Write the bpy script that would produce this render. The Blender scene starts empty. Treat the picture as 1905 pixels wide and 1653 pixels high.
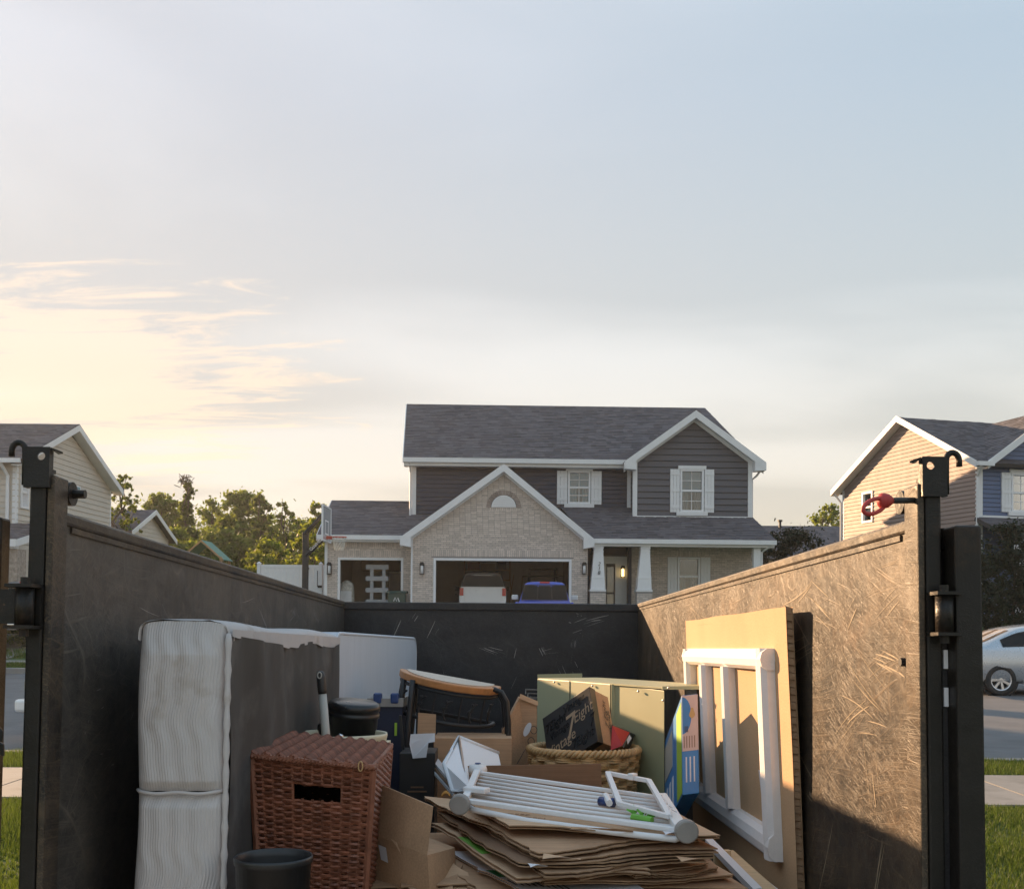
import bpy, math, random
import numpy as np
from mathutils import Vector, Matrix
random.seed(7); rng = np.random.default_rng(7)
R = math.radians
scene = bpy.context.scene
COL = scene.collection

# ---------------------------------------------------------------- camera
FPX, CX, CY, PW, PH = 1905.0, 952.5, 1115.0, 1905.0, 1653.0     # pinhole of the photograph (a crop of a level phone picture)
CAM = Vector((0, 0, 1.6))
PITCH, ROLL = math.atan(25 / FPX), 0.008
CROT = Matrix.Rotation(R(90) + PITCH, 3, 'X') @ Matrix.Rotation(ROLL, 3, 'Z')
cd = bpy.data.cameras.new('camera'); cam = bpy.data.objects.new('camera', cd); COL.objects.link(cam)
cam.matrix_world = Matrix.Translation(CAM) @ CROT.to_4x4()
cd.sensor_width = 36; cd.lens = 36 * FPX / PW; cd.shift_y = (CY - PH / 2) / PW
cd.clip_start = .05; cd.clip_end = 2000
scene.camera = cam

def ray(px, py):
    return (CROT @ Vector(((px - CX) / FPX, -(py - CY) / FPX, -1))).normalized()

# trailer frame: x right, y along the trailer (nose a little down, as the driveway falls), z up, origin at eye point
_F = ray(917, 1206); _R = _F.cross(Vector((0, 0, 1))).normalized(); _U = _R.cross(_F)
TM = Matrix.Translation(CAM) @ Matrix((_R, _F, _U)).transposed().to_4x4()
SUN_DIR = (TM.to_3x3() @ Vector((-.91, 1, .345))).normalized()      # towards the sun, read off the shadows in the trailer
SUN_EL = math.asin(SUN_DIR.z); SUN_AZ = math.atan2(SUN_DIR.x, SUN_DIR.y)

# ---------------------------------------------------------------- sky, sun, exposure
w = bpy.data.worlds.new('World'); scene.world = w; w.use_nodes = True
nt = w.node_tree; nt.nodes.clear(); SKK, SKG = 4.0, 5.1
def nd(nt, t, **k):
    n = nt.nodes.new(t)
    for a, b in k.items():
        if a == 'ins':
            for i, v in b.items(): n.inputs[i].default_value = v
        else: setattr(n, a, b)
    return n
def ramp(nt, stops, interp='LINEAR'):
    n = nt.nodes.new('ShaderNodeValToRGB'); cr = n.color_ramp; cr.interpolation = interp
    while len(cr.elements) < len(stops): cr.elements.new(.5)
    for e, (p, c) in zip(cr.elements, stops):
        e.position = p; e.color = (c, c, c, 1) if isinstance(c, (int, float)) else (*c, 1)
    return n
L = nt.links.new
out = nd(nt, 'ShaderNodeOutputWorld'); bg = nd(nt, 'ShaderNodeBackground', ins={1: .15})
sky = nd(nt, 'ShaderNodeTexSky', sky_type='NISHITA', sun_disc=False, sun_elevation=SUN_EL, sun_rotation=SUN_AZ,
         air_density=1.0, dust_density=1.3, ozone_density=1.9, altitude=200)
tc = nd(nt, 'ShaderNodeTexCoord'); sep = nd(nt, 'ShaderNodeSeparateXYZ'); L(tc.outputs['Generated'], sep.inputs[0])
# flat cloud layer: direction / (height + bend) gives streaks that run towards the horizon
zz = nd(nt, 'ShaderNodeMath', operation='ADD', ins={1: .10}); zc = nd(nt, 'ShaderNodeMath', operation='MAXIMUM', ins={1: 0.0})
# high thin haze evens the sky out: bright parts roll off, colour / (1 + k colour)
skv = nd(nt, 'ShaderNodeVectorMath', operation='MULTIPLY_ADD'); skv.inputs[1].default_value = (SKK,) * 3; skv.inputs[2].default_value = (1, 1, 1); L(sky.outputs[0], skv.inputs[0])
skd = nd(nt, 'ShaderNodeVectorMath', operation='DIVIDE'); L(sky.outputs[0], skd.inputs[0]); L(skv.outputs[0], skd.inputs[1]); skg = nd(nt, 'ShaderNodeVectorMath', operation='SCALE'); skg.inputs['Scale'].default_value = SKG; L(skd.outputs[0], skg.inputs[0])
L(sep.outputs[2], zc.inputs[0]); L(zc.outputs[0], zz.inputs[0])
dx = nd(nt, 'ShaderNodeMath', operation='DIVIDE'); dy = nd(nt, 'ShaderNodeMath', operation='DIVIDE')
L(sep.outputs[0], dx.inputs[0]); L(zz.outputs[0], dx.inputs[1]); L(sep.outputs[1], dy.inputs[0]); L(zz.outputs[0], dy.inputs[1])
cmb = nd(nt, 'ShaderNodeCombineXYZ'); L(dx.outputs[0], cmb.inputs[0]); L(dy.outputs[0], cmb.inputs[1])
mp = nd(nt, 'ShaderNodeMapping'); mp.inputs['Rotation'].default_value = (0, 0, R(-28)); mp.inputs['Scale'].default_value = (.55, 1.1, 1); L(cmb.outputs[0], mp.inputs[0])
n1 = nd(nt, 'ShaderNodeTexNoise', ins={'Scale': .8, 'Detail': 5.0, 'Roughness': .42, 'Distortion': .5}); L(mp.outputs[0], n1.inputs['Vector'])
r1 = ramp(nt, [(.40, 0.0), (.62, 1.0)], 'EASE'); L(n1.outputs[0], r1.inputs[0])
# the bright wispy cloud low beside the sun: a patch of finer streaks
mp2 = nd(nt, 'ShaderNodeMapping'); mp2.inputs['Rotation'].default_value = (0, 0, R(-28)); mp2.inputs['Scale'].default_value = (1.2, 4.0, 1); L(cmb.outputs[0], mp2.inputs[0])
n2 = nd(nt, 'ShaderNodeTexNoise', ins={'Scale': 1.9, 'Detail': 12.0, 'Roughness': .70, 'Distortion': .7}); L(mp2.outputs[0], n2.inputs['Vector'])
CLD = ray(130, 690)
dt = nd(nt, 'ShaderNodeVectorMath', operation='SUBTRACT'); dt.inputs[1].default_value = CLD; L(tc.outputs['Generated'], dt.inputs[0])
sc_ = nd(nt, 'ShaderNodeMapping'); sc_.inputs['Rotation'].default_value = (0, R(14), 0); sc_.inputs['Scale'].default_value = (5.2, 3.2, 12.0); L(dt.outputs[0], sc_.inputs[0])
ln = nd(nt, 'ShaderNodeVectorMath', operation='LENGTH'); L(sc_.outputs[0], ln.inputs[0])
ad = nd(nt, 'ShaderNodeMath', operation='MULTIPLY_ADD', ins={1: 3.6, 2: -1.75}); L(n2.outputs[0], ad.inputs[0])
sb = nd(nt, 'ShaderNodeMath', operation='SUBTRACT'); L(ad.outputs[0], sb.inputs[0]); L(ln.outputs['Value'], sb.inputs[1])
r2 = ramp(nt, [(.0, 0.0), (.55, 1.0)], 'EASE')
ad2 = nd(nt, 'ShaderNodeMath', operation='ADD', ins={1: 1.0}); L(sb.outputs[0], ad2.inputs[0]); L(ad2.outputs[0], r2.inputs[0])
# thin veil lifts and greys the sky; the near-sun cloud is a warm white
hs = nd(nt, 'ShaderNodeHueSaturation', ins={'Saturation': 2.1, 'Value': .80}); L(skg.outputs[0], hs.inputs['Color'])
veil = nd(nt, 'ShaderNodeMix', data_type='RGBA', blend_type='MIX'); L(r1.outputs[0], veil.inputs[0]); L(hs.outputs[0], veil.inputs[6])
vh = nd(nt, 'ShaderNodeHueSaturation', ins={'Saturation': 1.35, 'Value': 1.0}); L(skg.outputs[0], vh.inputs['Color']); L(vh.outputs[0], veil.inputs[7])
c2 = nd(nt, 'ShaderNodeMix', data_type='RGBA', blend_type='MIX'); m2 = nd(nt, 'ShaderNodeMath', operation='MULTIPLY', ins={1: .72}); L(r2.outputs[0], m2.inputs[0]); L(m2.outputs[0], c2.inputs[0])
ch = nd(nt, 'ShaderNodeMix', data_type='RGBA', blend_type='MULTIPLY'); ch.inputs[0].default_value = 1; ch.inputs[7].default_value = (1.24, 1.03, .84, 1); L(vh.outputs[0], ch.inputs[6])
L(veil.outputs[2], c2.inputs[6]); L(ch.outputs[2], c2.inputs[7])
# warm low haze all round the horizon
hz = ramp(nt, [(.0, (1.12, .98, .77)), (.10, (1.08, .985, .85)), (.24, (1.03, 1.0, .96)), (.45, (.99, 1.0, 1.05))]); L(zc.outputs[0], hz.inputs[0])
hm = nd(nt, 'ShaderNodeMix', data_type='RGBA', blend_type='MULTIPLY'); hm.inputs[0].default_value = 1; L(c2.outputs[2], hm.inputs[6]); L(hz.outputs[0], hm.inputs[7])
L(hm.outputs[2], bg.inputs[0]); L(bg.outputs[0], out.inputs[0])
sl = bpy.data.lights.new('sun', 'SUN'); sl.energy = 2.15; sl.angle = R(.6); sl.color = (1, .64, .35)
so = bpy.data.objects.new('sun', sl); COL.objects.link(so); so.rotation_euler = SUN_DIR.to_track_quat('Z', 'Y').to_euler()
scene.view_settings.view_transform = 'Standard'; scene.view_settings.look = 'None'; scene.view_settings.gamma = 1
scene.view_settings.exposure = 2.3
scene.cycles.max_bounces = 6; scene.cycles.transparent_max_bounces = 12

# ---------------------------------------------------------------- materials
MATS = {}
def newmat(name):
    m = bpy.data.materials.new(name); m.use_nodes = True
    nt = m.node_tree; nt.nodes.clear()
    o = nt.nodes.new('ShaderNodeOutputMaterial'); p = nt.nodes.new('ShaderNodeBsdfPrincipled'); nt.links.new(p.outputs[0], o.inputs[0])
    MATS[name] = m
    return m, nt, p, o
def pm(name, col, rough=.6, metal=0, var=.12, scale=6.0, bump=0.0, bscale=60.0, isl=0.0, stretch=(1, 1, 1), coat=0, spec=.5, stain=None, dist=.004):
    """painted / plain surface: base colour broken up by noise, optional per-piece tint, fine bump and stains"""
    m, nt, p, o = newmat(name); L = nt.links.new
    t = nd(nt, 'ShaderNodeTexCoord'); mpn = nd(nt, 'ShaderNodeMapping'); mpn.inputs['Scale'].default_value = stretch; L(t.outputs['Object'], mpn.inputs[0])
    n = nd(nt, 'ShaderNodeTexNoise', ins={'Scale': scale, 'Detail': 5.0, 'Roughness': .6}); L(mpn.outputs[0], n.inputs['Vector'])
    rp = ramp(nt, [(.25, tuple(c * (1 - var) for c in col)), (.75, tuple(min(1, c * (1 + var)) for c in col))]); L(n.outputs[0], rp.inputs[0])
    c = rp.outputs[0]
    if isl:
        g = nd(nt, 'ShaderNodeNewGeometry'); r_ = ramp(nt, [(0, 1 - isl), (1, 1 + isl)]) ; L(g.outputs['Random Per Island'], r_.inputs[0])
        r_.color_ramp.elements[1].color = (1, 1, 1, 1); r_.color_ramp.elements[0].color = (1 - isl,) * 3 + (1,)
        mx = nd(nt, 'ShaderNodeMix', data_type='RGBA', blend_type='MULTIPLY'); mx.inputs[0].default_value = 1; L(c, mx.inputs[6]); L(r_.outputs[0], mx.inputs[7]); c = mx.outputs[2]
    if stain:
        scol, ssc, lo, hi = stain
        ns = nd(nt, 'ShaderNodeTexNoise', ins={'Scale': ssc, 'Detail': 6.0, 'Roughness': .65}); L(t.outputs['Object'], ns.inputs['Vector'])
        rs = ramp(nt, [(lo, 0.0), (hi, 1.0)]); L(ns.outputs[0], rs.inputs[0])
        mx = nd(nt, 'ShaderNodeMix', data_type='RGBA'); L(rs.outputs[0], mx.inputs[0]); L(c, mx.inputs[6]); mx.inputs[7].default_value = (*scol, 1); c = mx.outputs[2]
    L(c, p.inputs['Base Color'])
    rr = nd(nt, 'ShaderNodeMapRange', ins={3: max(.02, rough - .08), 4: min(1, rough + .08)}); L(n.outputs[0], rr.inputs[0]); L(rr.outputs[0], p.inputs['Roughness'])
    p.inputs['Metallic'].default_value = metal; p.inputs['Coat Weight'].default_value = coat; p.inputs['Specular IOR Level'].default_value = spec
    if bump:
        nb = nd(nt, 'ShaderNodeTexNoise', ins={'Scale': bscale, 'Detail': 4.0}); L(mpn.outputs[0], nb.inputs['Vector'])
        b = nd(nt, 'ShaderNodeBump', ins={'Strength': bump, 'Distance': dist}); L(nb.outputs[0], b.inputs['Height']); L(b.outputs[0], p.inputs['Normal'])
    return m
pm('asphalt', (.15, .15, .155), .85, var=.2, scale=1.2, bump=.6, bscale=90, stain=((.09, .09, .095), .35, .55, .7))
pm('concrete', (.26, .25, .235), .85, var=.15, scale=3, bump=.3, bscale=120, stain=((.17, .165, .15), 1.4, .52, .72))
pm('lawn', (.045, .08, .016), .9, var=.35, scale=1.6, bump=.8, bscale=60)
pm('brick', (.67, .585, .525), .85, var=.14, scale=14, isl=.26, bump=.3, bscale=40)
pm('brick_dark', (.36, .30, .27), .85, var=.2, scale=14, isl=.3)
pm('mortar', (.27, .25, .24), .9, var=.1)
pm('shingle', (.135, .125, .14), .9, var=.22, scale=3, isl=.38, bump=.5, bscale=80)
pm('roof_deck', (.06, .055, .055), .9)
pm('trim', (.74, .75, .77), .5, var=.05, scale=3)
pm('white_vinyl', (.78, .79, .82), .45, var=.04)
pm('siding_dark', (.043, .044, .066), .6, var=.1, scale=4, stretch=(1, 1, 8))
pm('siding_grey', (.11, .108, .124), .7, var=.16, scale=9, stretch=(8, 1, 1), bump=.2, bscale=30)
pm('siding_tan', (.31, .235, .21), .6, var=.06, scale=3)
pm('siding_cream', (.56, .51, .45), .6, var=.06, scale=3)
pm('siding_blue', (.10, .14, .25), .6, var=.06, scale=3)
pm('stone', (.34, .29, .25), .85, var=.45, scale=9, bump=.6, bscale=14)
pm('drywall', (.62, .58, .52), .8, var=.08)
pm('floor_garage', (.30, .29, .28), .7, var=.15)
pm('black_metal', (.02, .02, .022), .45, var=.3)
pm('dark_plastic', (.025, .026, .028), .4, var=.25, scale=12)
pm('door_white', (.62, .60, .56), .5, var=.05)
pm('wood_shelf', (.42, .27, .14), .6, var=.2, scale=6, stretch=(1, 8, 8))
pm('rubber', (.022, .022, .023), .75, var=.2)
pm('alloy', (.62, .62, .64), .3, metal=.8, var=.05)
pm('paint_silver', (.50, .53, .57), .28, metal=.5, var=.02, coat=.8)
pm('paint_white', (.80, .82, .84), .3, var=.02, coat=.7)
pm('paint_blue', (.04, .08, .52), .3, var=.05, coat=.8)
pm('paint_grey', (.17, .17, .175), .35, metal=.3, var=.05, coat=.6)
pm('paint_black', (.02, .02, .024), .3, var=.05, coat=.8)
pm('chrome', (.7, .7, .72), .2, metal=1, var=.03)
pm('red_lens', (.50, .02, .02), .2, var=.05, coat=.6)
pm('bark', (.10, .075, .055), .9, var=.3, bump=.6, bscale=20)
pm('bin_green', (.045, .075, .06), .5, var=.15)
pm('hoop_red', (.55, .10, .06), .4, var=.1)
pm('net', (.7, .68, .62), .8)
pm('swing_green', (.06, .22, .17), .6, var=.15)
def leafmat(name, col, tr=.45, v=.4):
    m, nt, p, o = newmat(name); L = nt.links.new
    g = nd(nt, 'ShaderNodeNewGeometry'); rp = ramp(nt, [(0, tuple(c * (1 - v) for c in col)), (1, tuple(c * (1 + v) for c in col))]); L(g.outputs['Random Per Island'], rp.inputs[0])
    L(rp.outputs[0], p.inputs['Base Color']); p.inputs['Roughness'].default_value = .55; p.inputs['Specular IOR Level'].default_value = .3
    t = nd(nt, 'ShaderNodeBsdfTranslucent'); mm = nd(nt, 'ShaderNodeMix', data_type='RGBA', blend_type='MULTIPLY'); mm.inputs[0].default_value = 1; mm.inputs[7].default_value = (1.5, 1.4, .7, 1); L(rp.outputs[0], mm.inputs[6]); L(mm.outputs[2], t.inputs[0])
    mx = nd(nt, 'ShaderNodeMixShader', ins={0: tr}); L(p.outputs[0], mx.inputs[1]); L(t.outputs[0], mx.inputs[2]); L(mx.outputs[0], o.inputs[0])
    return m
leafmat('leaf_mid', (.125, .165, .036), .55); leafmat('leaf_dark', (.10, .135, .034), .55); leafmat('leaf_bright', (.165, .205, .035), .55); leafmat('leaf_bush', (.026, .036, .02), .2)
leafmat('grass', (.085, .128, .03), .4, .45)
def glassmat(name, tint, mixv):
    m, nt, p, o = newmat(name); L = nt.links.new
    tr = nd(nt, 'ShaderNodeBsdfTransparent', ins={0: (*tint, 1)}); gl = nd(nt, 'ShaderNodeBsdfGlossy', ins={0: (1, 1, 1, 1), 1: .02})
    fr = nd(nt, 'ShaderNodeFresnel', ins={0: 1.5}); ma = nd(nt, 'ShaderNodeMath', operation='ADD', ins={1: mixv}); L(fr.outputs[0], ma.inputs[0])
    mx = nd(nt, 'ShaderNodeMixShader'); L(ma.outputs[0], mx.inputs[0]); L(tr.outputs[0], mx.inputs[1]); L(gl.outputs[0], mx.inputs[2]); L(mx.outputs[0], o.inputs[0])
glassmat('glass', (.85, .9, .92), .04); pm('car_glass', (.012, .013, .015), .08, var=.05, spec=.22)
pm('blind', (.15, .31, .41), .7, var=.03); pm('curtain', (.25, .25, .25), .9, var=.2, scale=4, stretch=(12, 1, 1)); pm('shade_backing', (.05, .05, .05), .9)  # last one: near-black for shaded rooms and the shadow gaps between siding boards
def emat(name, col, s):
    m, nt, p, o = newmat(name); p.inputs['Base Color'].default_value = (*col, 1); p.inputs['Emission Color'].default_value = (*col, 1); p.inputs['Emission Strength'].default_value = s
emat('lamp_glow', (1, .66, .22), .9)

# ---------------------------------------------------------------- mesh helpers
class MB:
    def __init__(s): s.v = []; s.f = []; s.m = []
    def add(s, vs, fs, mi=0):
        b = len(s.v); s.v += [tuple(p) for p in vs]; s.f += [tuple(i + b for i in f) for f in fs]; s.m += [mi] * len(fs); return s
    def box(s, a, b, mi=0, M=None):
        (x0, y0, z0), (x1, y1, z1) = a, b
        vs = [(x0, y0, z0), (x1, y0, z0), (x1, y1, z0), (x0, y1, z0), (x0, y0, z1), (x1, y0, z1), (x1, y1, z1), (x0, y1, z1)]
        if M: vs = [M @ Vector(p) for p in vs]
        return s.add(vs, [(0, 3, 2, 1), (4, 5, 6, 7), (0, 1, 5, 4), (1, 2, 6, 5), (2, 3, 7, 6), (3, 0, 4, 7)], mi)
    def hexa(s, p, mi=0):      # 8 corners, bottom ring then top ring
        return s.add(p, [(0, 3, 2, 1), (4, 5, 6, 7), (0, 1, 5, 4), (1, 2, 6, 5), (2, 3, 7, 6), (3, 0, 4, 7)], mi)
    def prism(s, poly, axis, a, b, mi=0):   # poly in the two other axes, extruded along axis from a to b
        def P(q, t):
            return {'x': (t, q[0], q[1]), 'y': (q[0], t, q[1]), 'z': (q[0], q[1], t)}[axis]
        n = len(poly)
        return s.add([P(q, a) for q in poly] + [P(q, b) for q in poly], [tuple(range(n)), tuple(range(2 * n - 1, n - 1, -1))] + [(i, i + n, (i + 1) % n + n, (i + 1) % n) for i in range(n)], mi)
    def slab(s, pts, off, mi=0):            # polygon in space, thickened by the vector off
        n = len(pts); off = Vector(off); pts = [Vector(p) for p in pts]
        return s.add(pts + [p + off for p in pts], [tuple(range(n)), tuple(range(2 * n - 1, n - 1, -1))] + [(i, i + n, (i + 1) % n + n, (i + 1) % n) for i in range(n)], mi)
    def tube(s, path, r, n=8, mi=0, cap=True, closed=False):
        path = [Vector(p) for p in path]; k = len(path); rs = r if isinstance(r, (list, tuple)) else [r] * k
        t0 = (path[1] - path[0]).normalized(); up = Vector((0, 0, 1)) if abs(t0.z) < .9 else Vector((1, 0, 0)); a = t0.cross(up).normalized(); vs = []
        for i, p in enumerate(path):
            t = (path[(i + 1) % k] - path[i - 1]) if closed else (path[min(i + 1, k - 1)] - path[max(i - 1, 0)])
            t = t.normalized() if t.length > 1e-9 else t0
            a = (a - t * a.dot(t)); a = a.normalized() if a.length > 1e-6 else t.orthogonal().normalized(); b = t.cross(a)
            vs += [p + (a * math.cos(q) + b * math.sin(q)) * rs[i] for q in (2 * math.pi * j / n for j in range(n))]
        fs = [(i * n + j, i * n + (j + 1) % n, (i + 1) * n + (j + 1) % n, (i + 1) * n + j) for i in range(k - 1) for j in range(n)]
        if closed: fs += [((k - 1) * n + j, (k - 1) * n + (j + 1) % n, (j + 1) % n, j) for j in range(n)]
        elif cap: fs += [tuple(range(n - 1, -1, -1)), tuple((k - 1) * n + j for j in range(n))]
        return s.add(vs, fs, mi)
    def lathe(s, prof, n=24, mi=0, M=None, sx=1, sy=1):   # prof: (radius, z)
        vs = []
        for r, z in prof: vs += [Vector((r * sx * math.cos(2 * math.pi * j / n), r * sy * math.sin(2 * math.pi * j / n), z)) for j in range(n)]
        if M: vs = [M @ v for v in vs]
        return s.add(vs, [(i * n + j, i * n + (j + 1) % n, (i + 1) * n + (j + 1) % n, (i + 1) * n + j) for i in range(len(prof) - 1) for j in range(n)], mi)
    def grid(s, fn, nu, nv, mi=0):
        vs = [fn(i / nu, j / nv) for i in range(nu + 1) for j in range(nv + 1)]
        return s.add(vs, [(i * (nv + 1) + j, (i + 1) * (nv + 1) + j, (i + 1) * (nv + 1) + j + 1, i * (nv + 1) + j + 1) for i in range(nu) for j in range(nv)], mi)
    def build(s, name, mats, parent=None, smooth=False, kind=None, label=None, bevel=0, mw=None):
        me = bpy.data.meshes.new(name); me.from_pydata(s.v, [], s.f); me.update()
        mats = [mats] if isinstance(mats, str) else mats
        for m in mats: me.materials.append(MATS[m])
        if len(mats) > 1: me.polygons.foreach_set('material_index', s.m)
        if smooth: me.polygons.foreach_set('use_smooth', [True] * len(me.polygons))
        o = bpy.data.objects.new(name, me); COL.objects.link(o)
        if parent is not None: o.parent = parent
        if mw is not None: o.matrix_world = mw
        if kind: o['kind'] = kind
        if label: o['label'] = label
        if bevel:
            b = o.modifiers.new('edge', 'BEVEL'); b.width = bevel; b.segments = 2; b.limit_method = 'ANGLE'
        return o
def thing(name, label, cat, M=None, group=None):
    o = bpy.data.objects.new(name, None); COL.objects.link(o); o.empty_display_size = .2
    if M is not None: o.matrix_world = M
    return tag(o, label, cat, group)
def tag(o, label, cat, group=None):
    o['label'] = label; o['category'] = cat
    if group: o['group'] = group
    return o
def text(body, size, M, mat, parent, shear=0.0, name='lettering', ext=.0006, align='CENTER'):
    c = bpy.data.curves.new(name, 'FONT'); c.body = body; c.size = size; c.shear = shear; c.extrude = ext; c.align_x = align; c.align_y = 'CENTER'; c.materials.append(MATS[mat]); c.resolution_u = 3
    q = bpy.data.objects.new('text_source', c); COL.objects.link(q); dg = bpy.context.evaluated_depsgraph_get()
    me = bpy.data.meshes.new_from_object(q.evaluated_get(dg)); bpy.data.objects.remove(q); bpy.data.curves.remove(c); me.name = name
    o = bpy.data.objects.new(name, me); COL.objects.link(o); o.parent = parent; o.matrix_local = M
    return o
def basis(o, x, y, z=None):
    x = Vector(x).normalized(); y = Vector(y); z = x.cross(y).normalized() if z is None else Vector(z); y = z.cross(x).normalized()
    return Matrix.Translation(Vector(o)) @ Matrix((x, y, z)).transposed().to_4x4()
class Frame:                       # a local frame standing on the ground; pixels cross its planes
    def __init__(s, M): s.M = M; s.I = M.inverted()
    def at(s, px, py, x=None, y=None, z=None):
        o = s.I @ CAM; d = s.I.to_3x3() @ ray(px, py)
        k = 0 if x is not None else (1 if y is not None else 2); t = ((x, y, z)[k] - o[k]) / d[k]
        return o + d * t
T = Frame(TM); W = Frame(Matrix.Identity(4))
# ================================================================ SETTING
GZ = [(-80, 0), (11.45, 0), (11.46, -.4), (25.13, -.4), (25.14, .15), (28, .27), (36, 1.35), (46, 1.75), (70, 1.9), (140, 2.0), (900, 2.0)]
def gz(y):
    for (a, za), (b, zb) in zip(GZ, GZ[1:]):
        if y <= b: return za + (zb - za) * (y - a) / (b - a)
    return GZ[-1][1]
m = MB(); XS = [-700, -80, -30, -12, 0, 12, 30, 80, 700]
m.add([(x, y, z) for y, z in GZ for x in XS], [(r * 9 + c, r * 9 + c + 1, r * 9 + c + 10, r * 9 + c + 9) for r in range(len(GZ) - 1) for c in range(8)])
m.build('ground', 'lawn', kind='structure')
m = MB(); m.add([(-300, 11.6, -.12), (300, 11.6, -.12), (300, 25, .03), (-300, 25, .03)], [(0, 1, 2, 3)]); m.build('road', 'asphalt', kind='structure')
m = MB(); m.box((-300, 11.44, -.3), (300, 11.6, .012)); m.box((-300, 25, -.3), (300, 25.16, .165)); m.build('kerb', 'concrete', kind='structure', bevel=.02)
walk = bpy.data.objects.new('sidewalk', None); COL.objects.link(walk); walk['kind'] = 'structure'
me = None
for i in range(-9, 9):                       # near sidewalk, slab by slab
    if me is None:
        o = MB().box((.006, 8.66, -.1), (1.514, 10.26, .022)).build('slab', 'concrete', walk, bevel=.01); me = o.data
    else:
        o = bpy.data.objects.new('slab', me); COL.objects.link(o); o.parent = walk
    o.location = (i * 1.52, 0, random.uniform(-.004, .004))
for i in range(-18, 12):
    if i == -18:
        o = MB().box((.006, 0, -.1), (1.514, 1.5, .022)).build('slab', 'concrete', walk); me2 = o.data
    else:
        o = bpy.data.objects.new('slab', me2); COL.objects.link(o); o.parent = walk
    o.location = (i * 1.52, 26.2, gz(27) - .01)
m = MB(); m.box((-2.3, -6, -.1), (2.3, 8.65, .01)); m.box((-2.3, 10.27, -.1), (2.3, 11.43, .012)); m.build('driveway', 'concrete', kind='structure')
def drive(x0, x1, y1):
    m = MB(); ys = [25.17, 26.19, 27.71, 28, 32, 36, y1]; ys = [y for y in ys if y <= y1]
    m.add([(x, y, gz(y) + .025) for y in ys for x in (x0, x1)], [(2 * i, 2 * i + 1, 2 * i + 3, 2 * i + 2) for i in range(len(ys) - 1)]); m.build('driveway', 'concrete', kind='structure')
drive(-7.2, 2.6, 36.0); drive(-20.5, -13.6, 32.0)
# grass blades on the lawns that show beside the trailer
def blades(x0, x1, y0, y1, n, h0, h1, wd, nm='grass'):
    x = rng.uniform(x0, x1, n); y = rng.uniform(y0, y1, n); a = rng.uniform(0, 6.283, n); h = rng.uniform(h0, h1, n) * (1 + .5 * np.sin(x * 2.1 + y * 1.3) * np.sin(y * 2.7)); la = rng.uniform(0, 6.283, n); ll = rng.uniform(.1, .7, n) * h
    z = np.array([gz(v) for v in y])
    v = np.empty((n, 3, 3)); v[:, 0] = np.c_[x - np.cos(a) * wd, y - np.sin(a) * wd, z - .005]; v[:, 1] = np.c_[x + np.cos(a) * wd, y + np.sin(a) * wd, z - .005]; v[:, 2] = np.c_[x + np.cos(la) * ll, y + np.sin(la) * ll, z + h]
    return v.reshape(-1, 3)
vs = np.concatenate([blades(a, b, c, d, n, .035, .075, .004) for a, b, c, d, n in ((-5.2, -2.3, 4.6, 8.64, 62000), (2.3, 5.4, 4.6, 8.64, 66000), (-8, -2.3, 10.28, 11.43, 24000), (2.3, 7.5, 10.28, 11.43, 24000))] +
                    [blades(-16.5, -11, 25.2, 26.15, 9000, .04, .09, .008), blades(-19, -11.8, 27.8, 33, 22000, .05, .1, .012)])
me = bpy.data.meshes.new('grass'); me.from_pydata(vs.tolist(), [], np.arange(len(vs)).reshape(-1, 3).tolist()); me.materials.append(MATS['grass'])
o = bpy.data.objects.new('grass', me); COL.objects.link(o); o['kind'] = 'stuff'; o['label'] = 'short green lawn grass beside the trailer and along the road'; o['category'] = 'grass'

# ================================================================ HOUSE HELPERS
def spans(poly, z0, z1, holes=()):
    """trapezoids (a0,b0,a1,b1) of a convex polygon (u,z) between two heights, cut by rectangular holes"""
    def cut(z):
        xs = []
        for (ua, za), (ub, zb) in zip(poly, poly[1:] + poly[:1]):
            if min(za, zb) - 1e-9 <= z <= max(za, zb) + 1e-9:
                if abs(zb - za) < 1e-9: xs += [ua, ub]
                else: xs.append(ua + (ub - ua) * (z - za) / (zb - za))
        return (min(xs), max(xs)) if xs else None
    lo, hi = cut(z0 + 1e-4), cut(z1 - 1e-4)
    if not lo: return []
    if not hi: hi = ((lo[0] + lo[1]) / 2,) * 2
    segs = [(lo[0], lo[1], hi[0], hi[1])]
    for (h0, h1, hz0, hz1) in holes:
        if min(z1, hz1) - max(z0, hz0) < .35 * (z1 - z0): continue
        ns = []
        for a0, b0, a1, b1 in segs:
            if h1 <= min(a0, a1) or h0 >= max(b0, b1): ns.append((a0, b0, a1, b1)); continue
            if h0 > max(a0, a1): ns.append((a0, h0, a1, h0))
            if h1 < min(b0, b1): ns.append((h1, b0, h1, b1))
        segs = ns
    return segs
def zr(poly): return min(p[1] for p in poly), max(p[1] for p in poly)
def backing(mb, P, poly, holes, t=.12, mi=0, off=0.0, dz=.2):
    lo, hi = zr(poly); cuts = sorted(set([lo, hi] + [z for h in holes for z in h[2:] if lo < z < hi] + [p[1] for p in poly]))
    for a, b in zip(cuts, cuts[1:]):
        if b - a < 1e-4: continue
        for a0, b0, a1, b1 in spans(poly, a, b, holes):
            mb.hexa([P(a0, off, a), P(b0, off, a), P(b0, off - t, a), P(a0, off - t, a), P(a1, off, b), P(b1, off, b), P(b1, off - t, b), P(a1, off - t, b)], mi)
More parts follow.
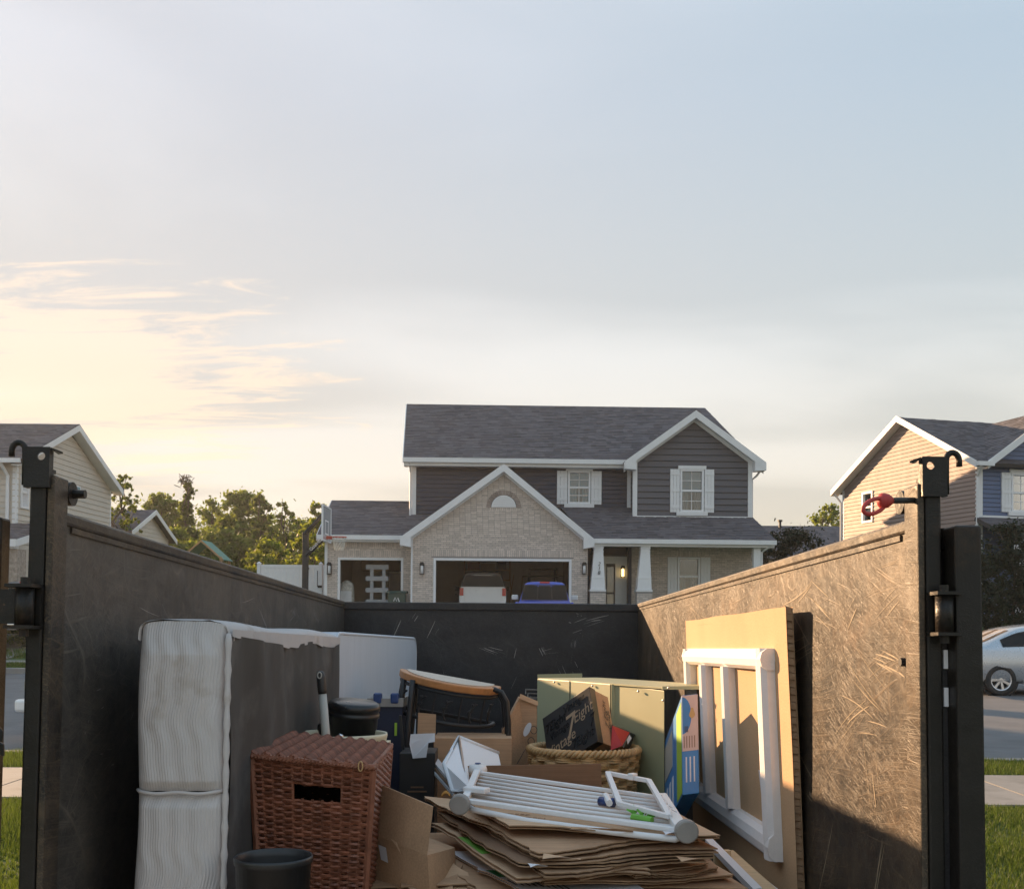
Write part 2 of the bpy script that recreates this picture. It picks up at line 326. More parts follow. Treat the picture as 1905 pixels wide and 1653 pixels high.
def siding(parent, P, poly, h, mat, holes=(), thick=.034, back=True, bmat='shade_backing'):
    lo, hi = zr(poly)
    wall = None
    if back:
        mb = MB(); backing(mb, P, poly, list(holes), .14); wall = mb.build('wall', bmat, parent)
    n = int(math.ceil((hi - lo) / h)); tgt = wall or parent
    for i in range(n):
        a, b = lo + i * h, min(hi, lo + (i + 1) * h)
        if b - a < .02: continue
        for a0, b0, a1, b1 in spans(poly, a, b, holes):
            if max(b0 - a0, b1 - a1) < .03: continue
            ga = a + h * (.075 if bmat == 'shade_backing' else .04); mb = MB(); mb.hexa([P(a0, .004, ga), P(b0, .004, ga), P(b0, thick, ga), P(a0, thick, ga), P(a1, .004, b), P(b1, .004, b), P(b1, .008, b), P(a1, .008, b)])  # gap bares the backing; its dark colour paints the shadow line under each board
            mb.build('siding_board', mat, tgt)
    return wall
def bricks(parent, P, poly, holes=(), bl=.205, bh=.068, soldiers=(), mat='brick'):
    mb = MB(); backing(mb, P, poly, list(holes) , .2); wall = mb.build('wall', 'mortar', parent)
    mb = MB(); lo, hi = zr(poly); n = int((hi - lo) / bh); cutouts = list(holes) + [s[:4] for s in soldiers]
    for i in range(n):
        a, b = lo + i * bh, lo + (i + 1) * bh
        for a0, b0, a1, b1 in spans(poly, a, b, cutouts):
            ua, ub = max(a0, a1), min(b0, b1); u = ua - (bl / 2 if i % 2 else 0)
            while u < ub:
                s, e = max(u, ua) + .005, min(u + bl, ub) - .005
                if e - s > .03:
                    o = .012 + random.uniform(-.003, .003); mb.hexa([P(s, .001, a + .006), P(e, .001, a + .006), P(e, o, a + .006), P(s, o, a + .006), P(s, .001, b - .004), P(e, .001, b - .004), P(e, o, b - .004), P(s, o, b - .004)])
                u += bl
    for (s0, s1, z0, z1) in soldiers:
        k = max(1, round((s1 - s0) / .07)); st = (s1 - s0) / k
        for j in range(k):
            s, e = s0 + j * st + .005, s0 + (j + 1) * st - .005; o = .018 + random.uniform(-.003, .003)
            mb.hexa([P(s, .001, z0), P(e, .001, z0), P(e, o, z0), P(s, o, z0), P(s, .001, z1), P(e, .001, z1), P(e, o, z1), P(s, o, z1)])
    mb.build('brickwork', mat, wall, kind='stuff')
    return wall
def roof(parent, pts, shing=True, t=.14, course=.16, mat='shingle'):
    """pts: eave left, eave right, then the rest counter-clockwise seen from outside"""
    pts = [Vector(p) for p in pts]; X = (pts[1] - pts[0]).normalized(); N = X.cross(pts[2] - pts[1]).normalized(); Y = N.cross(X)
    r = MB().slab(pts, -N * t).build('roof', ['roof_deck'], parent)
    if not shing: return r
    q = [((p - pts[0]).dot(X), (p - pts[0]).dot(Y)) for p in pts]; hi = max(b for a, b in q); mb = MB()
    for i in range(int(hi / course) + 1):
        a, b = i * course, min(hi, (i + 1) * course)
        if b - a < .02: continue
        for a0, b0, a1, b1 in spans(q, a, b):
            u = min(a0, a1) - random.uniform(0, .3)
            while u < max(b0, b1):
                wd = random.uniform(.16, .42); s0, s1, e0, e1 = max(u, a0), max(u, a1), min(u + wd, b0), min(u + wd, b1); u += wd
                if e0 - s0 < .02 and e1 - s1 < .02: continue
                e0, e1 = max(e0, s0), max(e1, s1); lf = random.choice((.010, .014, .022))
                c = lambda x, y, n: pts[0] + X * x + Y * y + N * n
                mb.add([c(s0, a, .002), c(e0, a, .002), c(e0, a, lf), c(s0, a, lf), c(s1, b, .004), c(e1, b, .004)], [(0, 1, 2, 3), (3, 2, 5, 4), (0, 3, 4), (1, 5, 2)])
    mb.build('shingles', mat, r, kind='stuff')
    return r
def beam(mb, p, q, h, t, dirv=(0, -1, 0), mi=0):
    """board from p to q (its top edge), h deep, t thick along dirv"""
    p, q, d = Vector(p), Vector(q), Vector(dirv); dn = Vector((0, 0, -h))
    mb.hexa([p + dn, q + dn, q + dn + d * t, p + dn + d * t, p, q, q + d * t, p + d * t], mi)
def window(parent, P, u0, u1, z0, z1, grid=(2, 2), shutter=0, head=True, blind='blind', lower='curtain', lab=None, trimw=.07):
    """double-hung window standing in its opening: frame, two sashes with panes and bars, blind, curtain, shutters"""
    mb = MB(); B = lambda a, b, c, d, o0, o1: mb.hexa([P(a, o0, c), P(b, o0, c), P(b, o1, c), P(a, o1, c), P(a, o0, d), P(b, o0, d), P(b, o1, d), P(a, o1, d)])
    f = trimw; zm = (z0 + z1) / 2
    B(u0, u0 + f, z0, z1, -.1, .06); B(u1 - f, u1, z0, z1, -.1, .06); B(u0 + f, u1 - f, z1 - f, z1, -.1, .06); B(u0 + f, u1 - f, z0, z0 + f, -.1, .06); B(u0 + f, u1 - f, zm - .035, zm + .035, -.08, .015)
    wn = mb.build('window', 'white_vinyl', parent, label=lab)
    for (a, b) in ((z0 + f, zm - .035), (zm + .035, z1 - f)):
        MB().hexa([P(u0 + f, -.055, a), P(u1 - f, -.055, a), P(u1 - f, -.050, a), P(u0 + f, -.050, a), P(u0 + f, -.055, b), P(u1 - f, -.055, b), P(u1 - f, -.050, b), P(u0 + f, -.050, b)]).build('pane', 'glass', wn)
        if grid:
            mb = MB(); B = lambda a_, b_, c, d: mb.hexa([P(a_, -.052, c), P(b_, -.052, c), P(b_, -.038, c), P(a_, -.038, c), P(a_, -.052, d), P(b_, -.052, d), P(b_, -.038, d), P(a_, -.038, d)])
            for i in range(1, grid[0]):
                u = u0 + f + (u1 - u0 - 2 * f) * i / grid[0]; B(u - .009, u + .009, a, b)
            for j in range(1, grid[1]):
                z = a + (b - a) * j / grid[1]; B(u0 + f, u1 - f, z - .009, z + .009)
            mb.build('glazing_bar', 'white_vinyl', wn)
    mb = MB(); n = 16
    for i in range(n):
        z = zm + (z1 - zm) * (i + .1) / n; d = (z1 - zm) / n * .8
        mb.hexa([P(u0 + f, -.16, z), P(u1 - f, -.16, z), P(u1 - f, -.155, z), P(u0 + f, -.155, z), P(u0 + f, -.14, z + d), P(u1 - f, -.14, z + d), P(u1 - f, -.135, z + d), P(u0 + f, -.135, z + d)])
    mb.build('blind', blind, wn)
    if lower:
        mb = MB(); 
        for (s, e) in ((u0, u0 + (u1 - u0) * .42), (u0 + (u1 - u0) * .66, u1)):
            mb.grid(lambda i, j: P(s + (e - s) * i, -.24 + .03 * math.sin(i * 22 + s * 9), z0 + (zm + .1 - z0) * j), 18, 1)
        mb.build('curtain', lower, wn)
    MB().hexa([P(u0, -.62, z0), P(u1, -.62, z0), P(u1, -.6, z0), P(u0, -.6, z0), P(u0, -.62, z1), P(u1, -.62, z1), P(u1, -.6, z1), P(u0, -.6, z1)]).build('room_back', 'shade_backing', wn)
    if head:
        mb = MB(); B = lambda a, b, c, d, o: mb.hexa([P(a, .0, c), P(b, 0, c), P(b, o, c), P(a, o, c), P(a, 0, d), P(b, 0, d), P(b, o, d), P(a, o, d)])
        B(u0 - .08, u1 + .08, z1, z1 + .13, .085); mb.build('window_head', 'trim', wn); mb.__init__(); B(u0 - .14, u1 + .14, z0 - .14, z0, .095); mb.build('window_sill', 'trim', wn)
    if shutter:
        for s in (-1, 1):
            a, b = (u0 - shutter - .02, u0 - .02) if s < 0 else (u1 + .02, u1 + shutter + .02)
            mb = MB(); B = lambda a_, b_, c, d, o: mb.hexa([P(a_, .0, c), P(b_, 0, c), P(b_, o, c), P(a_, o, c), P(a_, 0, d), P(b_, 0, d), P(b_, o, d), P(a_, o, d)])
            n = 3; st = (b - a) / n
            for i in range(n): B(a + i * st + .004, a + (i + 1) * st - .004, z0 - .02, z1 + .0, .068)
            for z in (z0 + .12, (z0 + z1) / 2 - .05, z1 - .22): B(a + .003, b - .003, z, z + .1, .084)
            mb.build('shutter', 'trim', wn)
    return wn
def lantern(parent, u, v, z, lit=False):
    mb = MB(); mb.box((u - .05, v - .03, z - .16), (u + .05, v, z + .16)); mb.box((u - .02, v - .12, z + .1), (u + .02, v, z + .14)); mb.prism([(u - .09, z + .13), (u + .09, z + .13), (u + .05, z + .22), (u - .05, z + .22)], 'y', v - .19, v - .05)
    for a in (-.075, .065):
        for b in (-.185, -.065): mb.box((u + a, v + b, z - .2), (u + a + .012, v + b + .012, z + .13))
    mb.box((u - .08, v - .19, z - .22), (u + .08, v - .05, z - .195))
    l = mb.build('wall_lantern', 'black_metal', parent)
    MB().lathe([(.0, z - .19), (.05, z - .18), (.05, z + .08), (0, z + .12)], 10, M=Matrix.Translation((u, v - .12, 0))).build('lamp_glass', 'lamp_glow' if lit else 'trim', l, smooth=True)

# ================================================================ MAIN HOUSE ACROSS THE STREET
HO = Matrix.Translation((-3.563, 36.2, 1.37)) @ Matrix.Rotation(R(1.5), 4, 'Z'); H = Frame(HO)
def hp(px, py, v): p = H.at(px, py, y=v); return (p.x, p.z)
def hu(px, v): return hp(px, 1100, v)[0]
house = thing('house', 'grey two-storey house with brick garage gable and open garage doors', 'house', HO)
def FP(v): return lambda u, o, z: Vector((u, v - o, z))
def XPn(x, s): return lambda u, o, z: Vector((x + s * o, u, z))
# --- garage gable (front plane v=0)
gl, gr = hu(765, 0), hu(1093, 0); gap = hp(937, 872, 0); gze = hp(765, 992, 0)[1]; gzer = gze
gd = (hu(806, 0), hu(1063, 0), -.2, 2.16)
vent_c = hp(937, 944, 0)
P0 = FP(0)
gpoly = [(gl, 0), (gr, 0), (gr, gzer), (gap[0], gap[1] - .12), (gl, gze)]
bricks(house, P0, gpoly, [gd, (vent_c[0] - .45, vent_c[0] + .45, vent_c[1], vent_c[1] + .45)], soldiers=[(gd[0] - .07, gd[1] + .07, 2.22, 2.45), (vent_c[0] - .5, vent_c[0] + .5, vent_c[1] - .1, vent_c[1])])
mb = MB(); mb.prism([(vent_c[0] + .44 * math.cos(a), vent_c[1] + .44 * math.sin(a)) for a in [math.pi * i / 14 for i in range(15)]], 'y', -.04, .08)
for i in range(5): z = vent_c[1] + .03 + i * .08; hwid = math.sqrt(max(0, .4 ** 2 - (z - vent_c[1] + .03) ** 2)); mb.box((vent_c[0] - hwid, -.06, z), (vent_c[0] + hwid, -.04, z + .045))
mb.build('gable_vent', 'trim', house)
mb = MB()
for i in range(13):
    a, b = math.pi * i / 13 + .012, math.pi * (i + 1) / 13 - .012
    q = [(vent_c[0] + r * math.cos(t), vent_c[1] + r * math.sin(t)) for r, t in ((.46, a), (.62, a), (.62, b), (.46, b))]; mb.prism(q, 'y', -.034, .05)
mb.build('vent_brick_arch', 'brick_dark', house)
def doorframe(u0, u1, z1, v):
    mb = MB(); mb.box((u0, v - .03, -.2), (u0 + .085, v + .2, z1)); mb.box((u1 - .085, v - .03, -.2), (u1, v + .2, z1)); mb.box((u0 + .085, v - .03, z1 - .085), (u1 - .085, v + .2, z1)); mb.build('garage_door_frame', 'trim', house)
doorframe(gd[0], gd[1], gd[3], 0)
GD = 7.0
mb = MB(); mb.box((gl, .2, 0), (gl + .15, GD, 3)); mb.box((gr - .15, .2, 0), (gr, 3.2, 3)); mb.box((gl + .15, GD, 0), (5.9, GD + .15, 3)); mb.box((gl + .15, .2, 2.75), (5.9, GD, 2.9)); mb.build('garage_interior_wall', 'drywall', house)
MB().box((-3.6, -.4, -.15), (6.2, GD, 0.0)).build('garage_floor', 'floor_garage', house)
d_ = MB().box((.55, GD - .05, 0), (1.45, GD, 2.05)).build('interior_door', 'door_white', house)
for z in (.15, 1.1): 
    for a in (.65, 1.05): MB().box((a, GD - .07, z), (a + .3, GD - .05, z + .75)).build('door_panel', 'door_white', d_)
MB().lathe([(0, 0), (.035, .02), (0, .05)], 10, M=Matrix.Translation((1.38, GD - .06, 1.0)) @ Matrix.Rotation(R(90), 4, 'X')).build('door_knob', 'chrome', d_, smooth=True)
# gable rakes, roof
pk = Vector((gap[0], 0, gap[1] + .12)); le = Vector((hp(744, 1000, -.3)[0], 0, hp(744, 1000, -.3)[1])); re = Vector((hp(1106, 1000, -.3)[0], 0, hp(1106, 1000, -.3)[1])); re.z = le.z
VB = 2.7
roof(house, [(le.x, VB, le.z), (le.x, -.3, le.z), (pk.x, -.3, pk.z), (pk.x, VB, pk.z)]); roof(house, [(re.x, -.3, re.z), (re.x, VB, re.z), (pk.x, VB, pk.z), (pk.x, -.3, pk.z)])
mb = MB()
for e in (le, re):
    beam(mb, (e.x, -.3, e.z + .02), (pk.x, -.3, pk.z + .02), .27, .03); beam(mb, (e.x, -.02, e.z - .2), (pk.x, -.02, pk.z - .2), .12, .03)
    mb.slab([(e.x, -.3, e.z - .17), (pk.x, -.3, pk.z - .17), (pk.x, -.005, pk.z - .17), (e.x, -.005, e.z - .17)], (0, 0, -.02))
    s = 1 if e is le else -1
    mb.prism([(e.x, e.z), (e.x, e.z - .25), (e.x + s * .38, e.z - .32), (e.x + s * .38, e.z + .22)], 'y', -.325, .0)
mb.build('gable_trim', 'trim', house)
mb = MB(); mb.box((gl - .02, -.03, 0), (gl + .04, .5, gze - .1)); mb.build('corner_board', 'trim', house)
# --- single garage (v=.9)
V1 = .9; s0, s1 = hu(606, V1), gl; sz = hp(680, 1006, V1)[1]; sd = (hu(628, V1), hu(750, V1), -.2, hp(690, 1037, V1)[1])
bricks(house, FP(V1), [(s0, 0), (s1, 0), (s1, sz), (s0, sz)], [sd], soldiers=[(sd[0] - .1, sd[1] + .05, sd[3] + .04, sd[3] + .26), (s0, s1, sz - .22, sz - .02)])
doorframe(sd[0], sd[1], sd[3], V1)
mb = MB(); mb.box((s0, V1 + .2, 0), (s0 + .15, GD, 2.9)); mb.box((s0 + .15, GD, 0), (gl, GD + .15, 2.9)); mb.box((s0 + .15, V1 + .2, 2.6), (gl, GD, 2.7)); mb.build('garage_interior_wall', 'drywall', house)
ze = hp(680, 1000, V1 - .35)[1] + .1; zrg = hp(680, 931, 4.0)[1]; rl0, rr0 = hu(589, V1 - .35), gl + .6
roof(house, [(rl0, V1 - .35, ze), (rr0, V1 - .35, ze), (rr0, 4.0, zrg), (rl0 - .0, 4.0, zrg)]); roof(house, [(rr0, 7.4, ze), (rl0, 7.4, ze), (rl0, 4.0, zrg), (rr0, 4.0, zrg)], shing=False)
mb = MB(); mb.box((rl0, V1 - .47, ze - .17), (gl - .25, V1 - .35, ze - .01)); mb.box((rl0 + .02, V1 - .35, ze - .24), (gl - .05, V1 + .0, ze - .17)); beam(mb, (rl0, V1 - .35, ze), (rl0, 4, zrg), .22, .03, (-1, 0, 0)); mb.box((s0 - .05, V1 - .025, 0), (s0 + .05, V1 + .3, sz - .02)); mb.build('gutter', 'trim', house)
siding(house, XPn(s0, -1), [(V1, 0), (GD, 0), (GD, 2.6), (4, zrg - .2), (V1, 2.6)], .2, 'siding_dark')
# --- second storey dark wall (v=2.6)
V2 = 2.6; a0, a1 = hu(765, V2), hu(1172, V2); z2t = hp(960, 862, V2)[1]
u1w = (hu(1055, V2), hu(1097, V2), hp(1075, 937, V2)[1], hp(1075, 876, V2)[1])
siding(house, FP(V2), [(a0, 2.3), (a1, 2.3), (a1, z2t), (a0, z2t)], .165, 'siding_dark', [u1w])
window(house, FP(V2), *u1w, shutter=.40, lower='blind', lab='upper window over the garage roof with white shutters')
BK = 10.8
siding(house, XPn(a0, -1), [(V2, 2.3), (BK, 2.3), (BK, z2t), ((V2 + BK) / 2, z2t + 2.4), (V2, z2t)], .2, 'siding_dark')
mb = MB(); mb.box((a0 - .03, V2 - .04, 2.3), (a0 + .15, V2 + .12, z2t)); mb.box((a1 - .14, V2 - .035, 2.9), (a1, V2 - .0, z2t)); mb.build('corner_board', 'trim', house)
# --- bay with shake gable (v=1.8)
V3 = 1.8; b0, b1 = hu(1176, V3), hu(1398, V3); bz = hp(1290, 855, V3)[1]; bpk = hp(1292, 780, V3); bb = hp(1290, 962, V3)[1]
bw = (hu(1264, V3), hu(1308, V3), hp(1286, 952, V3)[1], hp(1286, 873, V3)[1])
siding(house, FP(V3), [(b0 + .1, bb), (b1 - .1, bb), (b1 - .1, bz), (bpk[0], bpk[1]), (b0 + .1, bz)], .232, 'siding_grey', [bw], thick=.045)
window(house, FP(V3), *bw, shutter=.36, lab='upper window in the shake gable with white shutters and curtains')
siding(house, XPn(b0 + .06, -1), [(V3 + .1, bb - .3), (V2, bb - .3), (V2, bz), (V3 + .1, bz)], .165, 'siding_dark')
mb = MB()
for a, b in ((b0, b0 + .16), (b1 - .16, b1)): mb.box((a, V3 - .045, bb), (b, V3 + .12, bz + .02))
mb.box((b0 + .16, V3 - .05, bb - .02), (b1 - .16, V3 - .031, bb + .04)); mb.build('corner_board', 'trim', house)
siding(house, XPn(b1, 1), [(V3 + .12, 0), (BK, 0), (BK, bz), (V3 + .12, bz)], .25, 'siding_grey')
MB().box((a0 + .2, BK - .2, 0), (b1 - .2, BK, z2t)).build('wall', 'siding_grey', house)
bp = Vector((hp(1295, 764, V3 - .4)[0], 0, hp(1295, 764, V3 - .4)[1])); ble = Vector((hp(1163, 858, V3 - .4)[0], 0, hp(1163, 858, V3 - .4)[1])); bre = Vector((2 * bp.x - ble.x, 0, ble.z))
roof(house, [(ble.x, 6.2, ble.z), (ble.x, V3 - .4, ble.z), (bp.x, V3 - .4, bp.z), (bp.x, 6.2, bp.z)]); roof(house, [(bre.x, V3 - .4, bre.z), (bre.x, 6.2, bre.z), (bp.x, 6.2, bp.z), (bp.x, V3 - .4, bp.z)])
mb = MB()
for e in (ble, bre):
    beam(mb, (e.x, V3 - .4, e.z + .02), (bp.x, V3 - .4, bp.z + .02), .28, .03); beam(mb, (e.x, V3 - .02, e.z - .2), (bp.x, V3 - .02, bp.z - .2), .15, .03)
    mb.slab([(e.x, V3 - .4, e.z - .18), (bp.x, V3 - .4, bp.z - .18), (bp.x, V3 - .005, bp.z - .18), (e.x, V3 - .005, e.z - .18)], (0, 0, -.02))
    s = 1 if e is ble else -1
    mb.prism([(e.x, e.z), (e.x, e.z - .27), (e.x + s * .42, e.z - .3), (e.x + s * .42, e.z + .26)], 'y', V3 - .425, V3)
mb.tube([(bre.x - .05, V3 + .2, bre.z - .2), (bre.x - .2, V3 + .2, bre.z - .4), (b1 + .05, V3 + .2, bre.z - .55), (b1 + .05, V3 + .2, bb)], .045, 6)
mb.build('gable_trim', 'trim', house)
# --- main roof
ez = hp(955, 853, V2 - .45)[1]; rgL = H.at(757, 749, y=6.8); rgR = H.at(1311, 761, y=6.8); rz = (rgL.z + rgR.z) / 2; eL = hu(748, V2 - .45); eR = bre.x - .15
roof(house, [(eL, V2 - .45, ez), (eR, V2 - .45, ez), (rgR.x, 6.8, rz), (rgL.x, 6.8, rz)])
roof(house, [(eR, 11.2, ez), (eL, 11.2, ez), (rgL.x, 6.8, rz), (rgR.x, 6.8, rz)], shing=False); roof(house, [(eR, V2 - .45, ez), (eR, 11.2, ez), (rgR.x, 6.8, rz)])
mb = MB(); mb.box((eL, V2 - .58, ez - .18), (ble.x + .35, V2 - .45, ez - .01)); mb.box((eL + .02, V2 - .45, ez - .3), (ble.x + .3, V2 - .40, ez - .14)); mb.box((eL + .02, V2 - .40, ez - .3), (ble.x + .4, V2 - .001, ez - .27)); mb.box((a0 + .1, V2 - .05, z2t - .13), (a1, V2 - .0, ez - .3))
beam(mb, (eL, V2 - .45, ez - .0), (rgL.x, 6.8, rz), .2, .03, (-1, 0, 0)); beam(mb, (eL, 11.2, ez), (rgL.x, 6.8, rz), .2, .03, (-1, 0, 0))
mb.tube([(eL + .25, V2 - .5, ez - .18), (a0 - .06, V2 - .1, ez - .5), (a0 - .06, V2 - .1, 3.4)], .04, 6); mb.build('gutter', 'trim', house)
# --- porch
pz = hp(1270, 1003, -.15)[1]; pL, pR = hu(1096, -.15), hu(1443, -.15); tz = hp(1290, 961, V3)[1]; tz2 = tz + (tz - pz) / (V3 + .15) * (V2 - V3); prr = hu(1397, V3) + .05
roof(house, [(pL, -.15, pz), (pR, -.15, pz), (prr, V3, tz), (b0 + .03, V3, tz), (b0 + .03, V2, tz2), (hu(1040, V2), V2, tz2)], t=.1)
roof(house, [(pR, -.15, pz), (pR, V3 + 1.4, pz), (prr, V3, tz)], shing=True, t=.08)
mb = MB(); mb.box((pL, -.28, pz - .17), (pR, -.15, pz - .01)); mb.box((pL, -.15, pz - .26), (pR - .05, .12, pz - .12)); mb.box((pL, .12, pz - .16), (pR - .1, V3, pz - .13)); mb.box((pR - .75, .0, 0), (pR - .5, .25, pz - .26)); mb.tube([(pR - .15, -.2, pz - .17), (pR - .45, .05, pz - .42), (pR - .45, .05, 0)], .04, 6); mb.box((pR - .3, .12, pz - .26), (pR - .08, V3 + 1.3, pz - .12)); mb.build('porch_gutter', 'trim', house)
MB().box((gr, -.25, -.25), (pR - .2, V3, -.02)).build('porch_floor', 'concrete', house)
for i, (tl, tr_, bl_, br_) in enumerate(((1105, 1121, 1098, 1125), (1192, 1208, 1184, 1211))):
    t0, t1, q0, q1 = hu(tl, -.05), hu(tr_, -.05), hu(bl_, -.05), hu(br_, -.05); zb = hp(1110, 1096, -.05)[1]; zt = pz - .26; c = (q0 + q1) / 2; hw0 = (q1 - q0) / 2; hw1 = (t1 - t0) / 2; ct = (t0 + t1) / 2; y0 = .05
    col = MB().hexa([(c - hw0, y0 - hw0, zb), (c + hw0, y0 - hw0, zb), (c + hw0, y0 + hw0, zb), (c - hw0, y0 + hw0, zb), (ct - hw1, y0 - hw1, zt), (ct + hw1, y0 - hw1, zt), (ct + hw1, y0 + hw1, zt), (ct - hw1, y0 + hw1, zt)]).build('porch_column', 'trim', house, bevel=.01)
    MB().box((c - hw0 - .03, y0 - hw0 - .03, zb - .07), (c + hw0 + .03, y0 + hw0 + .03, zb - .001)).build('column_plinth', 'trim', col); MB().box((ct - hw1 - .02, y0 - hw1 - .02, zt - .09), (ct + hw1 + .02, y0 + hw1 + .02, zt - .002)).build('column_capital', 'trim', col)
    for zf in (.25, .86):
        k = hw0 + (hw1 - hw0) * zf + .008; cc = c + (ct - c) * zf; z_ = zb + (zt - zb) * zf; MB().box((cc - k, y0 - k, z_), (cc + k, y0 + k, z_ + .05)).build('column_band', 'trim', col)
    bricks(house, FP(y0 - hw0 - .02), [(c - hw0 - .02, -.2), (c + hw0 + .02, -.2), (c + hw0 + .02, zb - .075), (c - hw0 - .02, zb - .075)])
    MB().box((c - hw0 - .01, y0 - hw0 + .19, -.2), (c + hw0 + .01, y0 + hw0, zb - .08)).build('column_base', 'brick', house)
    if i == 0:
        for k, ch_ in enumerate('2218'):
            text(ch_, .19, Matrix.Translation((c + .05 - k * .008, y0 - hw0 + .06 + .03 * (3 - k) - .06, zb + 1.05 - k * .155)) @ Matrix.Rotation(R(86), 4, 'X') , 'black_metal', house, shear=.2, name='house_number', ext=.006)
e0, e1 = gr - .0, hu(1168, V2 - .4); ew = FP(V2 - .4)
dr = (hu(1122, V2 - .4), hu(1149, V2 - .4), 0, 2.12)
siding(house, ew, [(e0, 0), (e1, 0), (e1, pz), (e0, pz)], .165, 'siding_dark', [dr])
mb = MB(); yv = V2 - .4
mb.box((dr[0], yv - .04, 0), (dr[0] + .1, yv + .1, 2.12)); mb.box((dr[1] - .1, yv - .04, 0), (dr[1] + .42, yv + .1, 2.12)); mb.box((dr[0] - .02, yv - .05, 2.12), (dr[1] + .42, yv + .1, 2.4)); fd = mb.build('door_frame', 'trim', house)
sdoor = MB().box((dr[0] + .1, yv + .0, .02), (dr[1] - .1, yv + .03, .25)).box((dr[0] + .1, yv, .25), (dr[0] + .15, yv + .03, 2.08)).box((dr[1] - .15, yv, .25), (dr[1] - .1, yv + .03, 2.08)).box((dr[0] + .15, yv, 2.0), (dr[1] - .15, yv + .03, 2.08)).box((dr[0] + .15, yv, .98), (dr[1] - .15, yv + .03, 1.04)).build('storm_door', 'black_metal', house)
MB().box((dr[0] + .15, yv + .01, .25), (dr[1] - .15, yv + .016, 2.0)).build('pane', 'glass', sdoor); MB().box((dr[0], yv + .9, 0), (dr[1] + .3, yv + .95, 2.2)).build('hall_back', 'shade_backing', sdoor)
lantern(house, hu(1158, yv - .1), yv - .05, hp(1158, 1063, yv)[1], True)
V4 = V3 + .02
pw = (hu(1260, V4), hu(1302, V4), hp(1280, 1108, V4)[1], hp(1280, 1036, V4)[1])
bricks(house, FP(V4), [(e1, -.1), (b1, -.1), (b1, pz - .1), (e1, pz - .1)], [pw], soldiers=[(pw[0] - .05, pw[1] + .05, pw[3] + .02, pw[3] + .24)])
window(house, FP(V4), *pw, shutter=.36, head=False, grid=None, blind='curtain', lab='porch window with pale curtains and white shutters')
MB().box((e1 - .05, V4 - .02, -.1), (e1 + .08, V2 - .3, pz - .12)).build('corner_board', 'siding_dark', house)
for px, v in ((785, 0), (1086, 0), (613, V1)): lantern(house, hu(px, v), v, hp(px, 1057, v)[1])
# garage contents seen through the open doors
def gthing(nm, lab, cat, x, y, z=0.0): return thing(nm, lab, cat, HO @ Matrix.Translation((x, y, z)))
t = gthing('wall_shelf', 'dark wall shelf with boxes at the back of the double garage', 'shelf', hu(905, GD - .3), GD - .3, 2.0)
for z in (-.0, -.42): MB().box((-.95, -.2, z), (1.0, .28, z + .04)).build('shelf_board', 'wood_shelf', t)
MB().box((-.95, -.15, -.42), (-.9, .28, .5)).build('shelf_side', 'wood_shelf', t); MB().box((.95, -.15, -.42), (1.0, .28, .5)).build('shelf_side', 'wood_shelf', t)
pm('box_red', (.22, .05, .045), .7); pm('card_pale', (.45, .36, .26), .8, var=.15)
for k, (x, wd, h, mt) in enumerate(((-.8, .5, .3, 'box_red'), (-.25, .6, .25, 'card_pale'), (.42, .4, .33, 'dark_plastic'))):
    MB().box((x, -.18, .041), (x + wd, .2, .04 + h)).box((x - .01, -.19, h), (x + wd + .01, .21, h + .045)).build('storage_box', mt, None, mw=t.matrix_world.copy())
for o_, lb in zip([o for o in bpy.data.objects if o.name.startswith('storage_box')], ('dark red storage box on the garage wall shelf', 'pale carton on the garage wall shelf', 'black storage tub on the garage wall shelf')): tag(o_, lb, 'box')
for k, (px, h, lean, nm, lb) in enumerate(((945, 1.55, .25, 'garden_rake', 'long handled rake leaning on the garage back wall'), (957, 1.45, -.2, 'garden_shovel', 'long handled shovel leaning on the garage back wall'), (968, 1.5, .1, 'broom', 'upright broom leaning on the garage back wall'))):
    t = gthing(nm, lb, 'tool', hu(px, GD - .4), GD - .45); MB().tube([(0, 0, .25), (lean, .38, h + .3)], .018, 6).build('handle', 'wood_shelf', t)
    mb = MB()
    if k == 0:
        mb.tube([(-.22, 0, .14), (.22, 0, .14)], .02, 6)
        for j in range(8): mb.tube([(-.21 + j * .06, 0, .14), (-.21 + j * .06, -.06, 0)], .008, 5)
    elif k == 1: mb.slab([(-.12, 0, .3), (.12, 0, .3), (.12, -.05, .1), (0, -.07, 0), (-.12, -.05, .1)], (0, .01, 0))
    else: mb.slab([(-.06, -.03, .28), (.06, -.03, .28), (.2, -.05, 0), (-.2, -.05, 0)], (0, .08, 0))
    mb.build('head', 'black_metal', t)
t = gthing('exercise_rack', 'dark steel exercise rack at the back of the garage behind the blue pickup', 'rack', hu(1010, GD - 1.2), GD - 1.2)
mb = MB()
for x in (-.55, .55):
    for y in (0, .8): mb.box((x - .035, y - .035, 0), (x + .035, y + .035, 2.1))
mb.build('upright', 'black_metal', t); MB().tube([(-.85, -.05, 1.75), (.85, -.05, 1.75)], .03, 8).build('bar', 'black_metal', t); MB().tube([(-.6, .0, 2.05), (.6, 0, 2.05)], .03, 8).build('bar', 'black_metal', t); MB().box((-.5, .1, .4), (.5, .6, .5)).build('bench_pad', 'dark_plastic', t)
